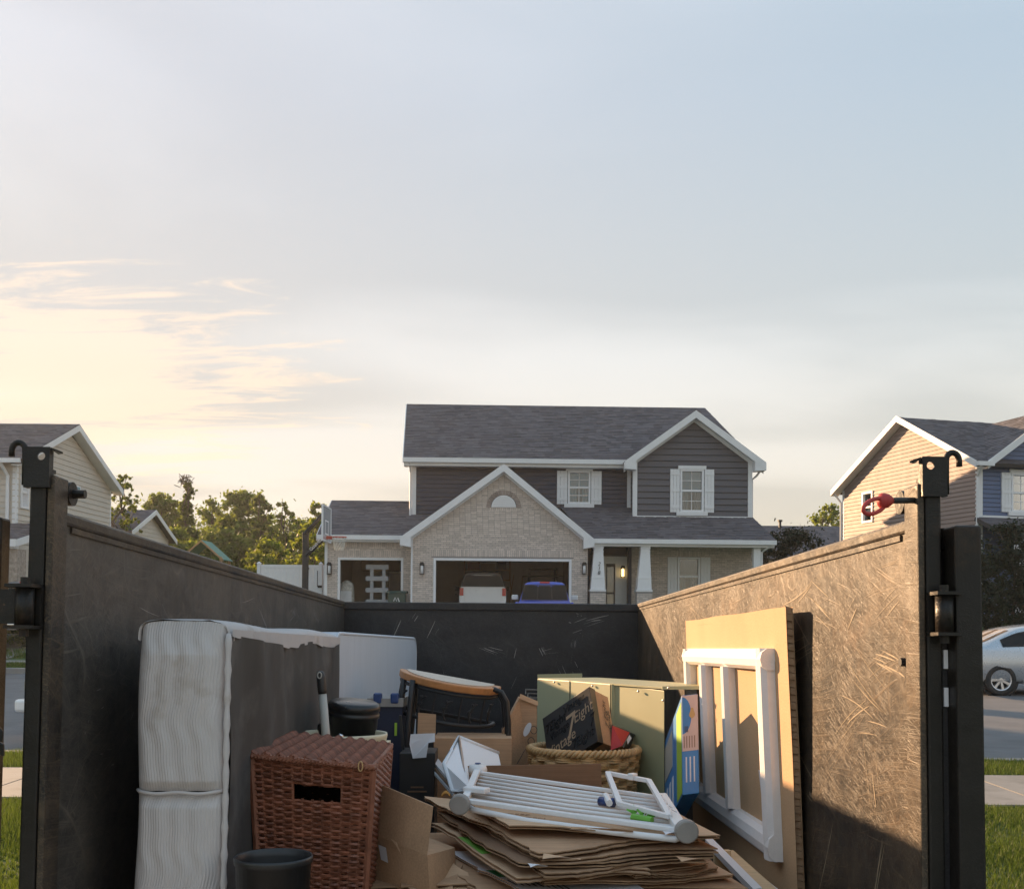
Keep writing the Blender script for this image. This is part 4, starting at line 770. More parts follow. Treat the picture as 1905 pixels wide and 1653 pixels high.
def pickup(name, label, M, paint, k=1.0):
    t = thing(name, label, 'pickup truck', M)
    st = [(-.35, .42, 1.02, 1.50, .84, .60), (-.28, .40, 1.03, 1.62, .85, .63), (.3, .38, 1.02, 1.66, .86, .63), (.75, .38, 1.01, 1.60, .86, .62), (1.25, .38, 1.0, 1.06, .86, .72), (2.2, .4, .95, 1.0, .84, .70), (2.5, .46, .82, .86, .76, .6)]
    car(t, st, paint, [(-.15, .85)], [(1.6, .76, .36), (-1.5, .76, .36), (1.6, -.76, .36), (-1.5, -.76, .36)], rear_glass=None, front_glass=(.7, 1.2))
    gw = lambda a, b, z0, z1: MB().hexa([(-.385, a, z0), (-.375, a, z0), (-.375, b, z0), (-.385, b, z0), (-.345, a * .88, z1), (-.335, a * .88, z1), (-.335, b * .88, z1), (-.345, b * .88, z1)])
    f = gw(-.76, .76, 1.06, 1.55).build('rear_window_frame', 'black_metal', t)
    for a, b in ((-.73, -.26), (-.22, .22), (.26, .73)): 
        p = gw(a, b, 1.09, 1.52).build('rear_window', 'car_glass', f); p.location.x = -.012
    for s in (-1, 1): MB().box((-2.5, s * .84 - .05, .45), (-.4, s * .84 + .05, .97)).build('bed_side', paint, t, bevel=.04)
    MB().box((-2.56, -.78, .5), (-2.5, .78, .97)).build('tailgate', paint, t, bevel=.02); MB().box((-2.5, -.79, .5), (-.4, .79, .56)).build('bed_floor', 'rubber', t); MB().box((-.45, -.79, .56), (-.4, .79, .98)).build('bed_front', paint, t)
    MB().box((-2.4, -.77, .86), (-.5, .77, .89)).build('bed_liner', 'rubber', t)
    MB().box((-2.72, -.86, .4), (-2.56, .86, .56)).build('bumper', 'chrome', t, bevel=.03)
    for s in (-1, 1):
        MB().box((-2.58, s * .84 - .055, .66), (-2.50, s * .84 + .055, .92)).build('tail_light', 'red_lens', t, bevel=.01); MB().box((.95, s * 1.0 - .11, 1.08), (1.05, s * 1.0 + .11, 1.24)).build('mirror', 'trim', t, bevel=.03)
    MB().box((-.36, -.16, 1.60), (-.30, .16, 1.65)).build('brake_light', 'red_lens', t)
    return t
tx = W.at(1014, 1100, y=33).x; pickup('pickup_truck', 'bright blue pickup truck backed out on the driveway in front of the garage', Matrix.Translation((tx, 33.4, gz(33) + .03)) @ Matrix.Rotation(R(88), 4, 'Z'), 'paint_blue')
gx_ = W.at(36, 1180, y=28.6).x - .92; pickup('pickup_truck', 'dark grey pickup truck in the driveway of the cream house', Matrix.Translation((gx_, 31.2, gz(30) + .05)) @ Matrix.Rotation(R(90), 4, 'Z') @ Matrix.Diagonal((1, 1.05, 1.12, 1)), 'paint_grey')

# ================================================================ TREES
def leaves(cent, rad, n, size, seedv):
    g = np.random.default_rng(seedv); k = len(cent); idx = g.integers(0, k, n); d = g.normal(size=(n, 3)); d /= np.linalg.norm(d, axis=1)[:, None]
    p = cent[idx] + d * (np.abs(g.normal(0, .75, n)) * rad[idx])[:, None] * np.array([1.1, 1.1, .85])
    a = g.normal(size=(n, 3)); a /= np.linalg.norm(a, axis=1)[:, None]; b = np.cross(a, g.normal(size=(n, 3))); b /= np.linalg.norm(b, axis=1)[:, None]; s = size * g.uniform(.6, 1.3, n)[:, None]
    return np.stack([p - a * s, p + b * s * .5, p + a * s, p - b * s * .5], 1).reshape(-1, 3)
def tree(px, top, wpx, d, mat, lab, n=8000, size=.175, lo=.16, spiky=False, cl=80, name='tree', cat='tree', group=None, seedv=1, gap=.13, x=None):
    c = W.at(px, 1100, y=d); g0 = gz(d); ht = W.at(px, top, y=d).z - g0; rw = wpx * d / FPX / 2
    g = np.random.default_rng(seedv); t = thing(name, lab, cat, Matrix.Translation((c.x, d, g0)), group)
    cent = []; rad = []
    for i in range(cl):
        f = g.uniform(0, 1); z = ht * (lo + (1 - lo) * f * .97); prof = max(.12, 1 - ((f - .42) / .62) ** 2) ** .55 if not spiky else (1 - f) * .95 + .07
        a = g.uniform(0, 6.283); lobe = 1 + .28 * math.sin(3 * a + f * 7 + seedv); rr = rw * prof * lobe * g.uniform(.02, 1) ** .5 * .95; cent.append((rr * math.cos(a), rr * math.sin(a), z)); rad.append(rw * (gap + .16 * g.uniform(0, 1) ** 2) * (.75 if spiky else 1))
    cent.append((0, 0, ht * .96)); rad.append(rw * .10)
    cent = np.array(cent); rad = np.array(rad); lv = leaves(cent, rad, n, size, seedv + 50)
    me = bpy.data.meshes.new('crown'); me.from_pydata(lv.tolist(), [], np.arange(len(lv)).reshape(-1, 4).tolist()); me.materials.append(MATS[mat]); o = bpy.data.objects.new('crown', me); COL.objects.link(o); o.parent = t
    mb = MB(); r0 = max(.06, ht * .018); pts = [(g.normal() * .04 * i, g.normal() * .04 * i, ht * .93 * i / 6) for i in range(7)]; mb.tube(pts, [r0 * (1 - .13 * i) for i in range(7)], 7)
    for i in range(min(14, cl)):
        q = cent[i]; zb = max(ht * .15, q[2] - ht * .18); mb.tube([(0, 0, zb), (q[0] * .5, q[1] * .5, (zb + q[2]) / 2), tuple(q)], [r0 * .4, r0 * .25, r0 * .1], 5)
    mb.build('trunk', 'bark', t, smooth=True)
    return t
G = 'trees behind the houses'
TL = [(224, 878, 78, 50, 'leaf_mid', 'sparse needle-leaved tree behind the cream house gable', dict(n=4200, size=.09, spiky=False, gap=.03, lo=.2, cl=150)),
      (298, 914, 86, 74, 'leaf_mid', 'rounded green tree growing behind the low cream house', {}),
      (347, 892, 84, 66, 'leaf_dark', 'tall tree with spiky open top and dark nest clump', dict(spiky=True, gap=.08, n=5000, lo=.1)),
      (395, 928, 90, 80, 'leaf_mid', 'broad green tree between the nest tree and the dense dome tree', dict(n=7000)),
      (447, 912, 104, 76, 'leaf_mid', 'dense dome-shaped tree, fullest of the wood behind the playset', dict(n=11000, cl=130)),
      (483, 917, 56, 72, 'leaf_dark', 'narrow upright tree beside the dense dome tree', dict(n=3600)),
      (527, 929, 64, 70, 'leaf_bright', 'thin feathery tree with open pale crown', dict(n=2400, gap=.06, cl=60)),
      (560, 968, 60, 78, 'leaf_mid', 'low tree filling the gap behind the feathery tree', {}),
      (590, 932, 52, 66, 'leaf_bright', 'small pale tree top showing over the single garage roof', dict(n=2200, gap=.07, cl=50)),
      (582, 962, 86, 46, 'leaf_bright', 'bright yellow-green tree behind the basketball hoop', dict(n=7000, size=.11, lo=.05)),
      (494, 1003, 88, 50, 'leaf_bright', 'low rounded bright bush-like tree behind the white fence', dict(n=6500, size=.10, lo=.02)),
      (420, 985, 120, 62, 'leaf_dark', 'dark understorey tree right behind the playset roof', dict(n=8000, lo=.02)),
      (320, 985, 120, 62, 'leaf_mid', 'leafy understorey tree behind the small cream gable', dict(n=8000, lo=.02)),
      (1535, 936, 92, 80, 'leaf_bright', 'round green tree top behind the tan house wall', dict(n=7000))]
for i, (px, tp_, w_, d, mt, lab, kw) in enumerate(TL): tree(px, tp_, w_, d, mt, lab, group=G, seedv=11 + i, **kw)
g = np.random.default_rng(5); lv = []
for i in range(26):
    px = 240 + i * 15 + g.uniform(-6, 6); d = g.uniform(84, 96); c = W.at(px, 1100, y=d); h = W.at(px, g.uniform(955, 985), y=d).z; k = 8
    lv.append(leaves(np.c_[c.x + g.normal(size=k) * 1.2, d + g.normal(size=k), g.uniform(2.5, h - .6, k)], np.full(k, 1.5), 1100, .2, 200 + i))
lv = np.concatenate(lv); me = bpy.data.meshes.new('woodland'); me.from_pydata(lv.tolist(), [], np.arange(len(lv)).reshape(-1, 4).tolist()); me.materials.append(MATS['leaf_dark']); o = bpy.data.objects.new('woodland', me); COL.objects.link(o); o['kind'] = 'stuff'; tag(o, 'far line of dark woodland behind the single trees', 'woodland')
mb = MB(); nz = W.at(345, 896, y=66)
for i in range(60):
    a = g.normal(size=3); a /= np.linalg.norm(a); b = g.normal(size=3) * .2; mb.tube([Vector(b - a * .22), Vector(b + a * .22)], .022, 4)
tag(mb.build('bird_nest', 'bark', mw=Matrix.Translation((nz.x, 66, nz.z))), 'dark clump of twigs at the top of a bare tree tip', 'nest')
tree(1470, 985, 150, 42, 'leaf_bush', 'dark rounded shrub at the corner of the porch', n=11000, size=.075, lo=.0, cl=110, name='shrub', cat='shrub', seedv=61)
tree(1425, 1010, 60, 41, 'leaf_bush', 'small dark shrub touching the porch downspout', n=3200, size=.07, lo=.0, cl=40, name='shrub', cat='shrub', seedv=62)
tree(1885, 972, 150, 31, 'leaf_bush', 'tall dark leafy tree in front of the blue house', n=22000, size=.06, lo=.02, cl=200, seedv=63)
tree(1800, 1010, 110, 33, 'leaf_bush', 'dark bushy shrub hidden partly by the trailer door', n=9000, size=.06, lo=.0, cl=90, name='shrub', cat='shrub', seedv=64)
# ================================================================ TRAILER
def steel(name, base, dust, amt, rust=.3):
    m, nt, p, o = newmat(name); L = nt.links.new
    t = nd(nt, 'ShaderNodeTexCoord').outputs['Object']
    def noise(vec, sc, det=3.0, ro=.55, dist=0.0):
        n = nd(nt, 'ShaderNodeTexNoise', ins={'Scale': sc, 'Detail': det, 'Roughness': ro, 'Distortion': dist}); L(vec, n.inputs['Vector']); return n.outputs[0]
    def mth(op, a, b=None, c=None):
        n = nd(nt, 'ShaderNodeMath', operation=op)
        for i, v in enumerate((a, b, c)):
            if v is None: continue
            if isinstance(v, (int, float)): n.inputs[i].default_value = v
            else: L(v, n.inputs[i])
        return n.outputs[0]
    def thr(v, lo, hi): r = ramp(nt, [(lo, 0.0), (hi, 1.0)]); L(v, r.inputs[0]); return r.outputs[0]
    tot = None
    for k, (ang, sy, sz, lo, hi, wt) in enumerate(((8, .5, 130, .62, .66, .9), (-35, .8, 190, .63, .67, .8), (62, 1.2, 170, .64, .68, .7), (-78, 1.4, 160, .63, .68, .7), (20, 1.0, 240, .60, .65, .6), (-12, .35, 80, .65, .70, .9), (88, 2.0, 150, .64, .68, .5), (35, .6, 220, .62, .65, .9), (-55, .7, 260, .62, .65, .8), (3, .9, 300, .57, .63, .6), (-20, 1.2, 320, .58, .63, .6))):
        mp = nd(nt, 'ShaderNodeMapping'); mp.inputs['Rotation'].default_value = (R(ang), 0, R(ang) * .3); mp.inputs['Location'].default_value = (k * 3.1, k * 1.7, k); L(t, mp.inputs[0])
        wp = nd(nt, 'ShaderNodeVectorMath', operation='MULTIPLY'); wp.inputs[1].default_value = (sz * .5, sy, sz); L(mp.outputs[0], wp.inputs[0])
        wv = nd(nt, 'ShaderNodeTexNoise', ins={'Scale': 1.1, 'Detail': 1.0}); L(mp.outputs[0], wv.inputs['Vector']); bend = nd(nt, 'ShaderNodeVectorMath', operation='MULTIPLY_ADD'); bend.inputs[1].default_value = (0, 0, sz * .22); L(wv.outputs[1], bend.inputs[0]); L(wp.outputs[0], bend.inputs[2])
        s = thr(noise(bend.outputs[0], 1.0, 2.0), lo, hi); msk = thr(noise(mp.outputs[0], 1.7 + k * .4, 2.0), .38, .60)
        s = mth('MULTIPLY', mth('MULTIPLY', s, msk), wt); tot = s if tot is None else mth('MAXIMUM', tot, s)
    for sc, lev, dd in ((.9, .47, 1.2), (1.5, .53, 2.0), (2.4, .5, 1.5)):        # long curved scrapes
        n = noise(t, sc, 1.0, .4, dd); tot = mth('MAXIMUM', tot, mth('MULTIPLY', mth('SUBTRACT', 1.0, thr(mth('ABSOLUTE', mth('SUBTRACT', n, lev)), .001, .006)), thr(noise(t, 2.2), .5, .62)))
    film = mth('MULTIPLY', mth('ADD', mth('MULTIPLY', thr(noise(t, 1.6, 5.0, .65), .40, .64), .22), mth('MULTIPLY', thr(noise(t, 7.0, 9.0, .8), .44, .66), .22)), 1.0)
    fac = mth('MINIMUM', mth('MULTIPLY', mth('ADD', mth('MULTIPLY', tot, .42), film), amt), 1.0)
    mx = nd(nt, 'ShaderNodeMix', data_type='RGBA'); L(fac, mx.inputs[0]); mx.inputs[6].default_value = (*base, 1); mx.inputs[7].default_value = (*dust, 1)
    ru = mth('MULTIPLY', thr(noise(t, 3.3, 6.0, .75), .58, .72), rust)
    m2 = nd(nt, 'ShaderNodeMix', data_type='RGBA'); L(ru, m2.inputs[0]); L(mx.outputs[2], m2.inputs[6]); m2.inputs[7].default_value = (.16, .075, .03, 1)
    L(m2.outputs[2], p.inputs['Base Color']); rg = nd(nt, 'ShaderNodeMapRange', ins={3: .38, 4: .56}); L(fac, rg.inputs[0]); L(rg.outputs[0], p.inputs['Roughness']); p.inputs['Metallic'].default_value = .0; p.inputs['Specular IOR Level'].default_value = .33
    b = nd(nt, 'ShaderNodeBump', ins={'Strength': .35, 'Distance': .002}); L(tot, b.inputs['Height']); n4 = noise(t, 4, 3.0); b2 = nd(nt, 'ShaderNodeBump', ins={'Strength': .5, 'Distance': .025}); L(n4, b2.inputs['Height']); L(b.outputs[0], b2.inputs['Normal']); L(b2.outputs[0], p.inputs['Normal'])
steel('steel_wall', (.017, .016, .016), (.25, .175, .105), .80, .34)
steel('steel_front', (.022, .022, .025), (.15, .145, .14), .36, .08)
steel('steel_post', (.010, .0095, .009), (.10, .075, .05), .16, .22); steel('steel_left', (.045, .042, .040), (.24, .20, .16), .90, .22)
pm('reflector', (.75, .75, .78), .3, var=.05); pm('rope_red', (.42, .045, .04), .5, var=.2); pm('steel_bare', (.38, .36, .34), .4, metal=.7, var=.3, scale=30)
OFF = Vector((0, 4.9, -.95))
tr = thing('dump_trailer', 'scuffed black steel dump trailer with open rear doors, filled with household junk', 'trailer', TM @ Matrix.Translation(OFF))
def tb(mb, name, mat, parent=tr, off=None, **k):
    o_ = OFF if off is None else Vector(off); mb.v = [tuple(Vector(p) - o_) for p in mb.v]; return mb.build(name, mat, parent, **k)
XL, XR, Y0, Y1, ZT, ZF = -1.06, 1.036, 2.52, 7.3, .325, -.92
tb(MB().box((XL - .05, Y0, ZF - .06), (XR + .05, Y1 + .05, ZF)), 'floor', 'steel_front')
wl = tb(MB().box((XL - .012, Y0 + .03, ZF), (XL, Y1, ZT - .03)), 'side_wall', 'steel_left'); wr = tb(MB().box((XR, Y0 + .03, ZF), (XR + .012, Y1, ZT - .03)), 'side_wall', 'steel_wall')
fw = tb(MB().box((XL - .06, Y1, ZF), (XR + .06, Y1 + .012, ZT - .05)), 'front_wall', 'steel_front')
tb(MB().box((XL - .07, Y1 - .012, ZT - .055), (XR + .07, Y1 + .06, ZT + .0)), 'top_rail', 'steel_front', bevel=.006)
for x0, x1 in ((XL - .065, XL + .008), (XR - .008, XR + .065)): tb(MB().box((x0, Y0 + .0, ZT - .030), (x1, Y1 - .013, ZT + .004)), 'top_rail', 'steel_wall', bevel=.008)
# lower lip of the rails and uprights outside
for s, x in ((-1, XL), (1, XR)):
    tb(MB().box((x - .006 if s > 0 else x, Y0 + .05, ZT - .045), (x if s > 0 else x + .006, Y1 - .02, ZT - .0305)), 'rail_lip', 'steel_wall')
    for y in np.linspace(3.6, 7.1, 6): tb(MB().box((x + s * .013 - (.06 if s < 0 else 0), y - .04, ZF), (x + s * .013 + (.06 if s > 0 else 0), y + .04, ZT - .05)), 'stake', 'steel_post')
    tb(MB().box((x - .3 * s - .05, Y0, ZF - .2), (x - .3 * s + .05, Y1 + 1.1, ZF - .065)), 'chassis_rail', 'steel_post')
tb(MB().box((-.05, Y1 + .1, ZF - .2), (.05, Y1 + 1.6, ZF - .1)), 'tongue', 'steel_post')
wz = -1.6 + .37 
for s in (-1, 1):
    for y in (4.3, 5.15):
        cz = (TM.inverted() @ Vector((0, y, .39))).z; x = (XR if s > 0 else XL) + s * .2
        w_ = tb(MB().lathe([(0, -.11), (.22, -.11), (.36, -.11), (.38, -.06), (.38, .06), (.36, .11), (.22, .11), (0, .09)], 24, M=Matrix.Translation((x, y, cz)) @ Matrix.Rotation(R(90), 4, 'Y')), 'wheel', 'rubber', smooth=True)
        tb(MB().tube([(x, y, cz), (0, y, cz)], .04, 8), 'axle', 'steel_post')
    x0 = (XR if s > 0 else XL) + s * .125
    tb(MB().box((min(x0, x0 + s * .27), 3.85, ZF - .02), (max(x0, x0 + s * .27), 5.6, ZF + .0)), 'fender', 'steel_post', bevel=.01)
# rear posts, caps, hooks, hinges, doors
def post_side(s):
    X = (lambda a: a) if s > 0 else (lambda a: -a + (XR + XL))          # mirror about the middle
    bx_ = lambda a, b, y0, y1, z0, z1: MB().box((min(X(a), X(b)), y0, z0), (max(X(a), X(b)), y1, z1))
    tb(bx_(1.019, 1.0355, 2.432, 2.515, ZF - .05, .405), 'post_plate', 'steel_wall', bevel=.004)
    tb(bx_(1.0365, 1.076, 2.43, 2.53, ZF - .05, .41), 'post', 'steel_post', bevel=.006)
    # channel cap over the post: web with a round hole, two flanges
    cap = MB(); x0, x1, z0, z1 = 1.032, 1.080, .372, .468; yc = 2.418; hx, hz, hr, hs = 1.046, .446, .0095, .0125
    vs = []
    for yy in (yc, yc + .006):
        for sq_ in (0, 1):
            for i in range(16):
                t_ = 2 * math.pi * i / 16; c_, s_ = math.cos(t_), math.sin(t_); k_ = hs / max(abs(c_), abs(s_)) if sq_ else hr; vs.append((X(hx + k_ * c_), yy, hz + k_ * s_))
    fs = []
    for i in range(16):
        j = (i + 1) % 16; fs += [(i, j, 16 + j, 16 + i), (32 + i, 48 + i, 48 + j, 32 + j), (i, 32 + i, 32 + j, j)]
    cap.add(vs, fs)
    for a0_, a1_, b0_, b1_ in ((x0, hx - hs, z0, z1), (hx + hs, x1, z0, z1), (hx - hs, hx + hs, z0, hz - hs), (hx - hs, hx + hs, hz + hs, z1)): cap.box((min(X(a0_), X(a1_)), yc, b0_), (max(X(a0_), X(a1_)), yc + .006, b1_))
    for a in (x0 - .006, x1): cap.box((min(X(a), X(a + .006)), yc, z0), (max(X(a), X(a + .006)), yc + .022, z1))
    cp = tb(cap, 'post_cap', 'steel_post'); tb(bx_(1.031, 1.082, yc + .007, yc + .05, .411, .42), 'cap_gusset', 'steel_post', cp)
    tb(MB().slab([(X(1.024), 2.42, .467), (X(1.000), 2.43, .458), (X(1.024), 2.46, .462)], (0, 0, -.004)), 'cap_lip', 'steel_post', cp)
    tb(MB().tube([(X(1.092), 2.44, .38), (X(1.093), 2.44, .45)] + [(X(1.109 - .016 * math.cos(a)), 2.44, .462 + .020 * math.sin(a)) for a in np.linspace(.2, math.pi, 9)] + [(X(1.125), 2.44, .448)], .0075, 8), 'tarp_hook', 'steel_post', cp, smooth=True)
    tb(MB().lathe([(0, -.006), (.030, -.006), (.030, .006), (0, .006)], 20, M=Matrix.Translation((X(1.026), 2.545, .375)) @ Matrix.Rotation(R(90), 4, 'Y')), 'lug_plate', 'steel_post')
    if s < 0: tb(MB().tube([(X(1.02), 2.545, .375), (X(.99), 2.545, .375)], .011, 8), 'lug_bolt', 'steel_post')
    # hinge with barrel
    hg = tb(MB().lathe([(0, -.045), (.021, -.045), (.021, .045), (0, .045)], 14, M=Matrix.Translation((X(1.066), 2.40, .09))), 'hinge', 'steel_post', smooth=True)
    for z in (.138, .042): tb(bx_(1.038, 1.10, 2.37, 2.44, z - .004, z + .004), 'hinge_leaf', 'steel_post', hg)
    tb(MB().tube([(X(1.066), 2.40, .02), (X(1.066), 2.40, .158)], .011, 8), 'hinge_pin', 'steel_post', hg); tb(bx_(1.038, 1.05, 2.422, 2.4299, .05, .13), 'hinge_plate', 'steel_post', hg)
    # door swung right round against the outside of the trailer: edge tube towards us
    dz1 = .30
    if s > 0:
        dr_ = tb(bx_(1.090, 1.154, 2.39, 2.46, ZF, dz1), 'rear_door', 'steel_post', bevel=.006)
        tb(bx_(1.118, 1.124, 2.46, 3.45, ZF + .03, dz1 - .02), 'door_skin', 'steel_front', dr_); tb(bx_(1.09, 1.154, 3.45, 3.5, ZF, dz1), 'door_frame', 'steel_post', dr_); tb(bx_(1.09, 1.154, 2.46, 3.45, dz1 - .05, dz1), 'door_frame', 'steel_post', dr_)
        tb(bx_(1.0765, 1.0895, 2.44, 2.46, ZF, .05), 'door_seal', 'steel_front', dr_)
    else:                                   # the other door stands open at a right angle to the trailer side
        dr_ = tb(bx_(1.130, 1.19, 2.41, 2.46, ZF, dz1), 'rear_door', 'steel_post', bevel=.006)
        tb(bx_(1.19, 2.15, 2.43, 2.436, ZF + .03, dz1 - .02), 'door_skin', 'steel_front', dr_); tb(bx_(2.15, 2.2, 2.41, 2.46, ZF, dz1), 'door_frame', 'steel_post', dr_); tb(bx_(1.19, 2.15, 2.41, 2.46, dz1 - .05, dz1), 'door_frame', 'steel_post', dr_); tb(bx_(1.09, 1.1295, 2.405, 2.43, .05, .13), 'hinge_arm', 'steel_post', hg)
    if s > 0:
        for z in (-.01, -.10): tb(bx_(1.078, 1.088, 2.432, 2.4395, z - .03, z + .015), 'reflector', 'reflector', dr_)
    else:
        tb(MB().tube([(X(1.130), 2.40, -.195), (X(1.120), 2.40, -.188), (X(1.110), 2.40, -.20), (X(1.110), 2.40, -.22), (X(1.120), 2.40, -.222), (X(1.108), 2.40, -.23), (X(1.106), 2.40, -.255)], .005, 6), 'latch_hook', 'steel_post', dr_)
        tb(bx_(1.135, 1.155, 2.39, 2.409, -.4, .0), 'door_stop', 'steel_post', dr_)
post_side(1); post_side(-1)
# locking pin with red grip
P_ = T.at(1705, 930, y=2.46); Q_ = T.at(1652, 931, y=2.43); E_ = T.at(1605, 950, y=2.40)
pin = tb(MB().tube([P_ + Vector((.02, 0, 0)), Q_], .0075, 10), 'locking_pin', 'black_metal', smooth=True)
ax = (Q_ - P_).normalized()
tb(MB().tube([Q_ - ax * .01, Q_ + ax * .004, Q_ + ax * .018, Q_ + ax * .028], [.010, .0175, .019, .008], 12), 'grip_collar', 'rope_red', pin, smooth=True)
c_ = Q_.lerp(E_, .55); u_ = (E_ - Q_).normalized(); v_ = Vector((.25, .1, 1)); v_ = (v_ - u_ * v_.dot(u_)).normalized()
tb(MB().tube([c_ + u_ * .036 * math.cos(a) + v_ * .016 * math.sin(a) for a in np.linspace(0, 2 * math.pi, 24, endpoint=False)], .0052, 8, closed=True), 'grip_ring', 'rope_red', pin, smooth=True)
b_ = T.at(1683, 1231, x=XR); tb(MB().tube([b_ + Vector((.005, 0, 0)), b_ - Vector((.012, 0, 0))], .011, 7), 'wall_bolt', 'black_metal')

pm('scratch_tan', (.30, .235, .16), .6, var=.3, scale=20); pm('scratch_pale', (.40, .385, .36), .5, var=.3, scale=20)
def scratches(plane, n, mat, seedv, wmax, lmax, parent, a0, a1, z0, z1, horiz=.5):
    g = np.random.default_rng(seedv); mb = MB()
    jobs = []
    for k in range(n):                  # scrapes come in bundles of near-parallel lines
        a = g.uniform(a0, a1); z = z0 + (z1 - z0) * g.uniform(0, 1) ** .6; ln = lmax * g.uniform(.1, 1) ** 1.8; th = g.normal(0, .3) if g.uniform() < horiz else g.uniform(-1.6, 1.6); cv = g.normal(0, .5); sp = g.uniform(.004, .03)
        for q in range(g.integers(1, 8)): jobs.append((a + g.normal() * sp * 2, z + g.normal() * sp, ln * g.uniform(.3, 1), th + g.normal() * .05, cv, wmax * g.uniform(.15, 1) ** 2.2))
    for a, z, ln, th, cv, w_ in jobs:
        pts = []
        for i in range(9):
            t_ = i / 8; pts.append((a, z, w_ * math.sin(math.pi * min(1, t_ * .9 + .05)) ** .6)); th += cv * ln / 8; a += math.cos(th) * ln / 8; z += math.sin(th) * ln / 8
        if any(not (a0 - .02 < p[0] < a1 + .02 and z0 < p[1] < z1) for p in pts): continue
        vs = []
        for i, (p, q, w2) in enumerate(pts):
            d = V2((pts[min(i + 1, 8)][0] - pts[max(i - 1, 0)][0], pts[min(i + 1, 8)][1] - pts[max(i - 1, 0)][1])); d = d / (d.length + 1e-9); vs += [plane(p - d.y * w2 / 2, q + d.x * w2 / 2), plane(p + d.y * w2 / 2, q - d.x * w2 / 2)]
        mb.add(vs, [(2 * i, 2 * i + 1, 2 * i + 3, 2 * i + 2) for i in range(8)])
    tb(mb, 'scratches', mat, parent, kind='stuff')
V2 = lambda t: Vector((t[0], t[1], 0))
scratches(lambda a, z: Vector((XR - .0012, a, z)), 130, 'scratch_tan', 1, .005, .8, wr, Y0 + .05, 6.8, ZF, ZT - .09)
scratches(lambda a, z: Vector((XL + .0012, a, z)), 80, 'scratch_pale', 2, .003, .4, wl, Y0 + .05, 6.8, ZF, ZT - .09)
scratches(lambda a, z: Vector((a, Y1 - .0012, z)), 26, 'scratch_pale', 3, .004, .25, fw, XL + .03, XR - .03, ZF, ZT - .06, .2)
# ================================================================ CONTENTS OF THE TRAILER (all in trailer coordinates)
pm('ticking', (.53, .505, .50), .85, var=.08, scale=4, bump=.15, bscale=200, stain=((.33, .27, .21), 4.2, .57, .76))
pm('ticking_blue', (.56, .60, .66), .85, var=.06, scale=40, stretch=(1, 1, .06))
pm('dust_cover', (.06, .059, .058), .7, var=.3, scale=4.0, stain=((.17, .165, .16), 3.0, .5, .8), stretch=(1, 2.5, .6))
pm('wicker_brown', (.30, .112, .064), .5, var=.35, scale=25, isl=.45); pm('wicker_tan', (.62, .38, .17), .5, var=.25, scale=25, isl=.35); pm('wicker_core', (.03, .012, .008), .9)
pm('black_gloss', (.014, .014, .016), .3, var=.3); pm('cream', (.66, .60, .44), .45, var=.06); pm('grey_plastic', (.45, .44, .41), .45, var=.06)
pm('wood_oak', (.50, .22, .08), .4, var=.25, scale=5, stretch=(1, 10, 10)); pm('wood_top', (.55, .48, .40), .45, var=.12)
pm('iron', (.022, .022, .024), .45, var=.2); pm('plastic_white', (.74, .77, .82), .35, var=.04, scale=3)
def cardmat(name, col, v=.1):
    m, nt, p, o = newmat(name); L = nt.links.new; t = nd(nt, 'ShaderNodeTexCoord')
    n = nd(nt, 'ShaderNodeTexNoise', ins={'Scale': 4.0, 'Detail': 6.0, 'Roughness': .65}); L(t.outputs['Object'], n.inputs['Vector']); rp = ramp(nt, [(.3, tuple(c * (1 - v) for c in col)), (.7, tuple(c * (1 + v) for c in col))]); L(n.outputs[0], rp.inputs[0])
    n2 = nd(nt, 'ShaderNodeTexNoise', ins={'Scale': 1.0, 'Detail': 2.0}); mp = nd(nt, 'ShaderNodeMapping'); mp.inputs['Scale'].default_value = (3, 160, 160); L(t.outputs['Object'], mp.inputs[0]); L(mp.outputs[0], n2.inputs['Vector'])
    mx = nd(nt, 'ShaderNodeMix', data_type='RGBA', blend_type='OVERLAY'); mx.inputs[0].default_value = .25; L(rp.outputs[0], mx.inputs[6]); L(n2.outputs[0], mx.inputs[7]); L(mx.outputs[2], p.inputs['Base Color']); p.inputs['Roughness'].default_value = .85; p.inputs['Specular IOR Level'].default_value = .2
    b = nd(nt, 'ShaderNodeBump', ins={'Strength': .2, 'Distance': .003}); L(n.outputs[0], b.inputs['Height']); L(b.outputs[0], p.inputs['Normal'])
cardmat('card', (.47, .295, .18), .16); cardmat('card_light', (.60, .40, .255), .14); cardmat('card_dark', (.24, .145, .09)); cardmat('card_edge', (.34, .22, .135), .35); cardmat('card_panel', (.56, .37, .22), .05)
pm('foam', (.80, .78, .78), .8, var=.04, scale=30, bump=.3, bscale=160); pm('cabinet_green', (.40, .40, .24), .45, var=.06, scale=3)
pm('gate_white', (.76, .77, .79), .35, var=.04); pm('cap_grey', (.28, .27, .26), .6, var=.2); pm('blue_plastic', (.025, .06, .19), .4); pm('green_tape', (.16, .46, .05), .5, var=.2); pm('print_green', (.18, .45, .06), .6, var=.08); pm('print_dkgreen', (.02, .25, .09), .6)
pm('box_black', (.028, .028, .030), .4, var=.2); pm('box_gold', (.42, .30, .20), .4); pm('ink', (.05, .045, .04), .6); pm('red_card', (.48, .03, .03), .5); pm('print_blue', (.03, .22, .55), .4, var=.15); pm('print_pink', (.62, .48, .46), .5); pm('print_lime', (.35, .55, .05), .5); pm('navy', (.016, .022, .05), .5, var=.15); pm('paper', (.70, .70, .74), .7, var=.05); pm('leaf_dry', (.45, .22, .05), .8, var=.3); pm('pine', (.62, .45, .26), .6, var=.15, scale=6, stretch=(1, 8, 8))
pm('box_tone', (.012, .012, .013), .25); pm('dog_tan', (.55, .36, .16), .6)
